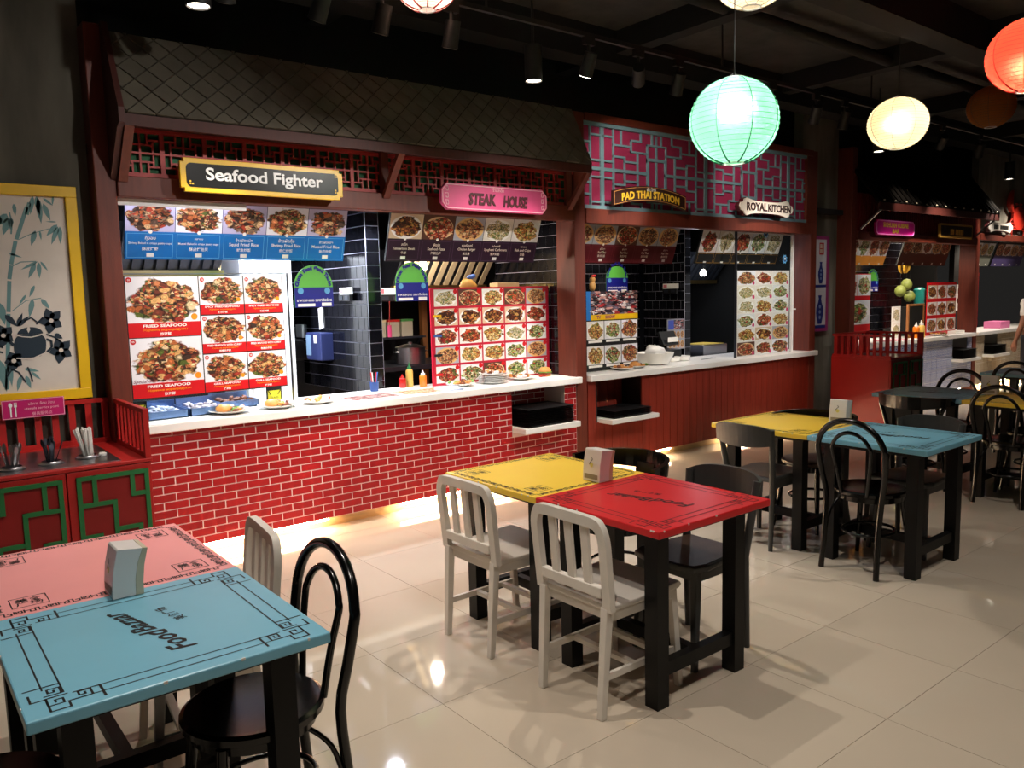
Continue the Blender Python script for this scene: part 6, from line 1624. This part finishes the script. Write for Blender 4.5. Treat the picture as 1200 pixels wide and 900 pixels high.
o = MB().box(12.55, 12.85, 5.2, 5.45, CT, CT + 0.04).build('paper_stack', M_paper, bevel=0.003); tag(o, 'stack of white paper at the end of the blue tile counter', 'paper stack')
plate_food(12.0, 5.2, 'plate of salad before the grill poster', 'mix', 0.12)
o = MB().box(10.4, 10.95, 5.15, 5.35, CT, CT + 0.012).build('table_runner', mat('runner_pink', (226, 160, 170), 0.6)); tag(o, 'pink patterned sheet on the far cuisine counter', 'sheet')
o = MB().box(14.3, 14.7, 5.25, 5.5, CT, CT + 0.11).build('pink_box', mat('box_pink', (220, 120, 170), 0.5), bevel=0.004); tag(o, 'pink box on the beige tile counter', 'box')
# cutlery on the cabinet
def cutlery_cup(x, y, label, m, n, kind, seed):
    t = thing('cutlery_holder', label, 'cutlery holder', (x, y, 0.8185), group='cutlery holders in the cabinet top')
    MB().lathe([(0.055, 0.0), (0.062, 0.0), (0.062, 0.006), (0.05, 0.012), (0.048, 0.016), (0.044, 0.016), (0.044, 0.004)], 20, cap=False).build('cup', M_steel, t, smooth=40, local=True)
    rr = random.Random(seed)
    for k in range(n):
        a = rr.uniform(0, 6.28); r0 = rr.uniform(0, 0.03); r1 = r0 + rr.uniform(0.0, 0.03)
        p = (r0 * math.cos(a), r0 * math.sin(a), 0.005); q = (r1 * math.cos(a), r1 * math.sin(a), rr.uniform(0.075, 0.1) if kind != 'straw' else rr.uniform(0.15, 0.165))
        if kind == 'straw':
            q = (q[0] - 0.018, q[1] + 0.0, q[2]); MB().tube([p, q], 0.0048, 7).build('straw', M_paper, t, local=True, smooth=40)
        else:
            b = MB().bar(p, q, 0.009, 0.003); d = (Vector(q) - Vector(p)).normalized(); e = Vector(q) + d * 0.02
            b.bar(q, e, 0.016, 0.006, w2=0.02, h2=0.004); b.bar(e, e + d * 0.018, 0.02, 0.004, w2=0.008, h2=0.003); b.build('spoon' if kind == 'spoon' else 'fork', m, t, local=True)
cutlery_cup(0.845, 4.73, 'holder full of white paper straws on the red cabinet', M_paper, 18, 'straw', 4)
cutlery_cup(0.665, 4.68, 'holder of dark spoons on the red cabinet', M_dsteel, 12, 'spoon', 5)
cutlery_cup(0.49, 4.66, 'holder of bright forks at the left edge of the cabinet', M_steel, 12, 'fork', 6)
o = MB().lathe([(0.01, 0), (0.018, 0.002), (0.02, 0.016), (0.012, 0.02), (0.004, 0.02)], 14).build('bottle_cap', M_cer, smooth=40); o.location = (0.915, 4.71, 0.819); tag(o, 'small white cap beside the paper straws', 'cap')

# ================================================================== lights of the hall
tr = thing('lighting_track', 'black lighting track with rods under the dark ceiling', 'light track', (6, 4.2, 3.42))
MB().box(0.6, 14.5, 4.185, 4.215, 3.40, 3.43).build('rail', M_black, tr)
for x in (1.2, 3.2, 5.6, 8.0, 10.5, 13.0): MB().tube([(x, 4.2, 3.43), (x, 4.2, 3.78)], 0.008, 6).build('rod', M_black, tr)
M_lens_on = emit('lens_glow', (255, 240, 220), 12)
M_lens_off = mat('lens_dull', (120, 116, 108), 0.3)
def track_head(x, target, label, power, angle=55, y=4.2, z=3.40, lens_on=False, col=(1, 0.87, 0.74)):
    t = thing('track_spotlight', label, 'spotlight', (x, y, z), group='black track spotlights')
    MB().box(-0.05, 0.05, -0.016, 0.016, -0.05, 0.0).build('adapter', M_black, t, local=True)
    MB().tube([(0, 0, -0.05), (0, 0, -0.12)], 0.012, 8).build('stem', M_black, t, local=True)
    c_ = Vector((0, 0, -0.17)); d = (Vector(target) - Vector((x, y, z)) - c_).normalized()
    MB().tube([c_ - d * 0.07, c_ + d * 0.07, c_ + d * 0.09], [0.045, 0.05, 0.052], 16).build('lamp_head', M_black, t, local=True, smooth=40)
    MB().tube([c_ + d * 0.0905, c_ + d * 0.093], 0.042, 16).build('lens', M_lens_on if lens_on else M_lens_off, t, local=True)
    if power: 
        p = Vector((x, y, z)) + c_ + d * 0.11
        spot('track_light', p, target, power, angle, 0.7, col, 0.04, parent=t)
t2 = thing('lighting_track', 'second black lighting track over the tables, above the picture', 'light track', (5, 1.9, 3.6))  # track out of view, added to brighten the stall fronts
MB().box(0.2, 11.5, 1.885, 1.915, 3.58, 3.61).build('rail', M_black, t2)
for x in (0.8, 3.2, 5.6, 8.0, 10.5): MB().tube([(x, 1.9, 3.61), (x, 1.9, 3.785)], 0.008, 6).build('rod', M_black, t2)
W2 = (1, 0.94, 0.87)  # warm white of the heads on the added track
for k, (x, tgt, f_, an) in enumerate((((2.2, (0.5, 5.2, 1.2), 1.3, 75)), (3.9, (2.1, 5.1, 1.4), 4.2, 41), (4.9, (3.7, 5.1, 1.3), 4.0, 41), (6.6, (5.6, 5.1, 1.35), 3.8, 38), (8.4, (7.5, 5.1, 1.5), 3.4, 36), (10.6, (10.3, 5.1, 1.5), 1.6, 34))):
    track_head(x, tgt, ['front track spotlight aimed at the bamboo picture', 'front track spotlight aimed at the seafood counter', 'front track spotlight aimed at the steak counter', 'front track spotlight aimed at the noodle counter', 'front track spotlight aimed at the sliding window', 'front track spotlight aimed at the magenta sign'][k],
               P_TRACK * f_, an, y=1.9, z=3.58, col=W2)
# heads aimed at signs, posters and counters
track_head(1.55, (1.75, 5.1, 1.6), 'track spotlight aimed at the seafood poster', P_TRACK * 1.6, 38)
track_head(2.07, (1.9, 4.9, 2.0), 'first dull track spotlight above the Seafood Fighter sign', 0)
track_head(2.45, (2.3, 5.15, 0.75), 'track spotlight hanging low above the slate roof', P_TRACK * 1.7, 40)
track_head(2.93, (3.0, 5.15, 0.6), 'track spotlight left of the cylinder lamp', P_TRACK * 1.3, 40)
track_head(4.09, (4.2, 5.3, 1.1), 'lit track spotlight right of the cylinder lamp', P_TRACK * 1.2, 38, lens_on=True)
track_head(4.6, (5.6, 5.2, 2.5), 'track spotlight above the left end of the pink lattice', P_TRACK * 0.55, 60)
track_head(5.05, (5.5, 5.3, 1.2), 'track spotlight left of the green lantern', P_TRACK * 0.9, 60)
track_head(6.3, (7.4, 5.1, 2.5), 'track spotlight behind the green lantern', P_TRACK * 0.5, 60)
track_head(7.0, (7.8, 5.25, 1.4), 'track spotlight right of the green lantern', P_TRACK * 1.0, 55)
track_head(7.5, (7.6, 5.0, 0.5), 'track spotlight nearest the concrete strip', P_TRACK * 0.5, 60)
track_head(9.6, (10.3, 5.05, 2.3), 'track spotlight aimed at the magenta sign', P_TRACK * 0.8, 45)
track_head(10.6, (11.6, 5.15, 0.7), 'track spotlight below the cream lantern', P_TRACK * 2.6, 70)
track_head(14.3, (14.1, 5.15, 1.7), 'farthest track spotlight near the crab ornament', P_TRACK * 1.8, 80)
def can(x, y, z, label, power, angle=95, target=None, lr=0.052, sr=0.05):
    t = thing('cylinder_lamp', label, 'ceiling lamp', (x, y, z), group='black cylinder ceiling lamps')
    MB().lathe([(0.05, 0.24), (0.062, 0.24), (0.062, 0.0), (0.055, 0.0), (0.052, 0.03)], 22, cap=False).build('housing', M_black, t, smooth=40, local=True)
    MB().lathe([(0.004, 0.021), (0.053, 0.021), (0.053, 0.03), (0.004, 0.03)], 20).build('baffle', M_black, t, smooth=40, local=True)
    MB().lathe([(0.004, 0.012), (lr, 0.008), (lr, 0.02), (0.004, 0.02)], 20).build('lens', M_lens_on, t, smooth=40, local=True)
    MB().tube([(0, 0, 0.24), (0, 0, 3.785 - z)], 0.01, 8).build('rod', M_black, t, local=True)
    spot('lamp_light', (x, y, z - 0.012), target or (x, y, 0), power, angle, 0.8, (1, 0.91, 0.81), sr, parent=t)
can(1.42, 4.24, 3.10, 'cylinder lamp at the top left above the slate roof', P_CAN * 0.7)
can(3.75, 4.40, 3.10, 'cylinder lamp above the Steak House sign', P_CAN * 1.0)
can(8.86, 4.55, 3.10, 'cylinder lamp below the cream lantern', P_CAN * 0.15)
can(12.9, 4.70, 3.10, 'cylinder lamp near the right edge of the picture', P_CAN * 1.0)
# more of the same lamps over the seating, above the picture
for k, (x, y, f_) in enumerate(((3.35, 3.45, 0.85), (1.05, 2.7, 0.8), (5.0, 1.3, 0.62), (2.9, 0.7, 0.7), (0.6, 0.9, 0.8), (7.6, 0.8, 0.1))):
    can(x, y, 3.5, ['cylinder lamp high above the red and yellow tables', 'cylinder lamp high above the pink and light blue tables', 'cylinder lamp above the open floor on the right', 'cylinder lamp above the open floor in front',
                    'cylinder lamp above the nearest corner of the floor', 'cylinder lamp above the walkway at the far right'][k], P_CAN * 1.25 * f_, lr=0.022, sr=0.02)

# ================================================================== paper lanterns
def lantern(x, y, z, r, rgb, label, lit=1.0, squash=0.95, seam=None, bulb_dz=0.05):
    t = thing('paper_lantern', label, 'lantern', (x, y, z), group='round paper lanterns')
    m = bpy.data.materials.new('lantern_paper'); m.use_nodes = True
    nt = m.node_tree; n = nt.nodes; L = nt.links
    n.remove(n['Principled BSDF'])
    col = lin(rgb)
    nz = n.new('ShaderNodeTexNoise'); nz.inputs['Scale'].default_value = 14; tc = n.new('ShaderNodeTexCoord'); L.new(tc.outputs['Object'], nz.inputs['Vector'])
    mr = n.new('ShaderNodeMapRange'); mr.inputs[3].default_value = 0.92; mr.inputs[4].default_value = 1.08; L.new(nz.outputs['Fac'], mr.inputs[0])
    vm = n.new('ShaderNodeVectorMath'); vm.operation = 'SCALE'; vm.inputs[0].default_value = col; L.new(mr.outputs[0], vm.inputs['Scale'])
    tl = n.new('ShaderNodeBsdfTranslucent'); df = n.new('ShaderNodeBsdfDiffuse'); L.new(vm.outputs[0], tl.inputs[0]); L.new(vm.outputs[0], df.inputs[0])
    mx0 = n.new('ShaderNodeMixShader'); mx0.inputs[0].default_value = 0.3; L.new(tl.outputs[0], mx0.inputs[1]); L.new(df.outputs[0], mx0.inputs[2])
    rf = n.new('ShaderNodeBsdfRefraction'); rf.inputs['Roughness'].default_value = 0.95; rf.inputs['IOR'].default_value = 1.35; L.new(vm.outputs[0], rf.inputs[0])
    mx = n.new('ShaderNodeMixShader'); mx.inputs[0].default_value = 0.42; L.new(mx0.outputs[0], mx.inputs[1]); L.new(rf.outputs[0], mx.inputs[2])
    out = mx.outputs[0]
    if lit:
        em = n.new('ShaderNodeEmission'); L.new(vm.outputs[0], em.inputs[0]); em.inputs[1].default_value = E_LANTERN * lit * 0.25
        ad = n.new('ShaderNodeAddShader'); L.new(mx.outputs[0], ad.inputs[0]); L.new(em.outputs[0], ad.inputs[1]); out = ad.outputs[0]
    L.new(out, n['Material Output'].inputs[0])
    N = 44; prof = []
    for i in range(N + 1):
        a = -PI / 2 + 0.24 + (PI - 0.48) * i / N
        k = 1.0 if i % 2 == 0 else 0.985
        prof.append((r * k * math.cos(a), r * squash * k * math.sin(a)))
    MB().lathe(prof, 40, cap=False).build('shell', m, t, smooth=50, local=True)
    sm = mat('lantern_thread_' + (seam or 'pale'), {'green': (20, 110, 90), 'red': (160, 20, 16), None: (150, 130, 96)}[seam], 0.6)
    for k in range(8):
        a0 = 2 * PI * k / 8 + 0.25
        pts = [((q[0] + 0.0015) * math.cos(a0), (q[0] + 0.0015) * math.sin(a0), q[1] * 1.004) for q in prof[::2]]
        MB().tube(pts, [0.0016 + 0.004 * max(0, 1 - i / 9) ** 1.5 if seam else 0.0016 for i in range(len(pts))], 5).build('seam', sm, t, local=True)
    wr = MB()
    for q in prof[2:-2:2]:
        wr.tube([((q[0] + 0.0005) * math.cos(2 * PI * k / 36), (q[0] + 0.0005) * math.sin(2 * PI * k / 36), q[1]) for k in range(36)], 0.0009, 4, closed=True)
    tag(wr.build('wire_ribs', sm, t, local=True), kind='stuff')
    for s in (-1, 1):
        zz = s * prof[-1][1]; rr_ = prof[0][0]
        MB().tube([(rr_ * math.cos(2 * PI * k / 24), rr_ * math.sin(2 * PI * k / 24), zz) for k in range(24)], 0.004, 6, closed=True).build('rim_ring', M_white, t, local=True)
    MB().tube([(-prof[0][0], 0, prof[-1][1]), (0, 0, prof[-1][1] + 0.03), (prof[0][0], 0, prof[-1][1])], 0.002, 5).build('wire_frame', M_steel, t, local=True)
    MB().tube([(0, 0, prof[-1][1] + 0.03), (0, 0, 3.785 - z)], 0.003, 5).build('cord', M_black, t, local=True)
    if lit:
        MB().lathe([(0.004, -0.045), (0.028, -0.03), (0.034, 0.0), (0.02, 0.035), (0.012, 0.06)], 14, (0, 0, bulb_dz)).build('bulb', emit('lantern_bulb', (255, 246, 232), 6), t, smooth=60, local=True)
        MB().tube([(0, 0, bulb_dz + 0.06), (0, 0, prof[-1][1] + 0.03)], 0.012, 8).build('socket', M_black, t, local=True)
        point('bulb_light', (x, y, z + bulb_dz - 0.0), P_BULB * lit, (1, 0.95, 0.88), 0.036, parent=t)
lantern(3.724, 2.716, 2.529, 0.237, (138, 222, 170), 'glowing green paper lantern in front of the pink lattice', 1.0, 0.96, 'green', 0.06)
lantern(6.45, 3.165, 2.895, 0.225, (246, 226, 178), 'glowing cream paper lantern right of the green one', 0.42, 0.88, None, 0.0)
lantern(5.80, 2.04, 3.04, 0.235, (246, 84, 58), 'glowing red paper lantern at the top right corner', 0.9, 0.95, 'red', -0.07)
lantern(9.3, 3.59, 3.45, 0.23, (214, 146, 84), 'unlit orange paper lantern below the red one', 0.0, 0.92, None)
lantern(2.62, 3.99, 3.43, 0.20, (246, 206, 186), 'paper lantern with red print cut off by the top edge', 0.7, 0.95, 'red', 0.0)
lantern(4.22, 2.96, 3.49, 0.235, (240, 226, 186), 'cream paper lantern cut off by the top edge', 0.6, 0.92, None, 0.0)

# ================================================================== person at the right edge
def skinned(name, verts, edges, radii, m, parent=None, sub=1, root=0):
    me = bpy.data.meshes.new(name); me.from_pydata([Vector(v) for v in verts], edges, []); me.materials.append(m)
    o = bpy.data.objects.new(name, me); COL.objects.link(o); o.parent = parent
    md = o.modifiers.new('Skin', 'SKIN'); md.use_smooth_shade = True
    for i, r in enumerate(radii):
        sv = me.skin_vertices[0].data[i]; sv.radius = r if isinstance(r, tuple) else (r, r); sv.use_root = (i == root)
    s = o.modifiers.new('Subdivision', 'SUBSURF'); s.levels = sub; s.render_levels = sub
    return o
V, E_, RR = [], [], []
def chain(pts, start=None):
    prev = start
    for p, r in pts:
        V.append(p); RR.append(r); k = len(V) - 1
        if prev is not None: E_.append((prev, k))
        prev = k
    return prev
root = chain([((0, 0, 0.93), (0.15, 0.1))])
chest = chain([((0, 0, 1.08), (0.14, 0.095)), ((0, 0.0, 1.24), (0.155, 0.105)), ((0, 0, 1.36), (0.13, 0.09))], root)
neck = chain([((0, 0.01, 1.45), 0.055), ((0, 0.02, 1.53), (0.062, 0.07)), ((0, 0.025, 1.60), (0.076, 0.092)), ((0, 0.015, 1.67), (0.068, 0.082))], chest)
chain([((0, 0.118, 1.585), 0.012)], neck - 1)
for s in (-1, 1):
    chain([((s * 0.083, 0.01, 1.59), 0.012)], neck - 1)
    sh_ = chain([((s * 0.175, 0, 1.365), 0.058), ((s * 0.225, -0.005, 1.22), 0.048), ((s * 0.275, 0.0, 1.07), 0.04), ((s * 0.30, 0.03, 0.95), 0.038), ((s * 0.315, 0.055, 0.85), 0.027), ((s * 0.32, 0.068, 0.79), (0.022, 0.038))], chest)
    for k, (dy, ln_) in enumerate(((-0.028, 0.062), (-0.009, 0.074), (0.011, 0.070), (0.030, 0.055))):
        chain([((s * 0.318, 0.07 + dy, 0.755), 0.0095), ((s * 0.312, 0.078 + dy, 0.755 - ln_ * 0.5), 0.009), ((s * 0.300, 0.084 + dy, 0.755 - ln_), 0.008)], sh_)
    chain([((s * 0.308, 0.105, 0.79), 0.011), ((s * 0.300, 0.118, 0.755), 0.010), ((s * 0.296, 0.118, 0.73), 0.009)], sh_)
    lg = chain([((s * 0.09, 0, 0.85), 0.088), ((s * 0.1, 0.01, 0.66), 0.072), ((s * 0.1, 0.015, 0.48), 0.055), ((s * 0.1, -0.005, 0.30), 0.052), ((s * 0.1, -0.01, 0.09), 0.036), ((s * 0.105, 0.05, 0.04), (0.038, 0.034)), ((s * 0.115, 0.16, 0.028), (0.036, 0.024))], root)
pe = thing('person', 'person in a white t-shirt standing at the far counter, one arm hanging', 'person', (12.55, 4.2, 0.0), -0.12)
skinned('body', V, E_, RR, M_skin, pe)
tv = [(0, 0, 0.90), (0, 0, 1.08), (0, 0, 1.24), (0, 0, 1.365), (0, 0.005, 1.44), (-0.18, 0, 1.37), (-0.226, -0.005, 1.22), (-0.238, -0.003, 1.15), (0.18, 0, 1.37), (0.226, -0.005, 1.22), (0.238, -0.003, 1.15)]
skinned('t_shirt', tv, [(0, 1), (1, 2), (2, 3), (3, 4), (3, 5), (5, 6), (6, 7), (3, 8), (8, 9), (9, 10)], [(0.175, 0.125), (0.165, 0.118), (0.175, 0.125), (0.15, 0.105), (0.075, 0.075), 0.075, 0.068, 0.066, 0.075, 0.068, 0.066], mat('white_cotton', (226, 222, 216), 0.8), pe)
tv = [(0, 0, 0.98), (0, 0, 0.90), (-0.09, 0, 0.82), (-0.1, 0.01, 0.64), (-0.1, 0.012, 0.46), (-0.1, -0.005, 0.28), (-0.1, -0.01, 0.10), (0.09, 0, 0.82), (0.1, 0.01, 0.64), (0.1, 0.012, 0.46), (0.1, -0.005, 0.28), (0.1, -0.01, 0.10)]
skinned('trousers', tv, [(0, 1), (1, 2), (2, 3), (3, 4), (4, 5), (5, 6), (1, 7), (7, 8), (8, 9), (9, 10), (10, 11)], [(0.165, 0.118), (0.17, 0.12), 0.105, 0.088, 0.075, 0.07, 0.062, 0.105, 0.088, 0.075, 0.07, 0.062], mat('dark_cotton', (34, 36, 44), 0.8), pe)
hv = [(0, -0.01, 1.60), (0, 0.0, 1.68), (0, 0.04, 1.72)]
skinned('hair', hv, [(0, 1), (1, 2)], [(0.088, 0.085), (0.088, 0.09), (0.06, 0.055)], mat('black_hair', (18, 15, 14), 0.6), pe)
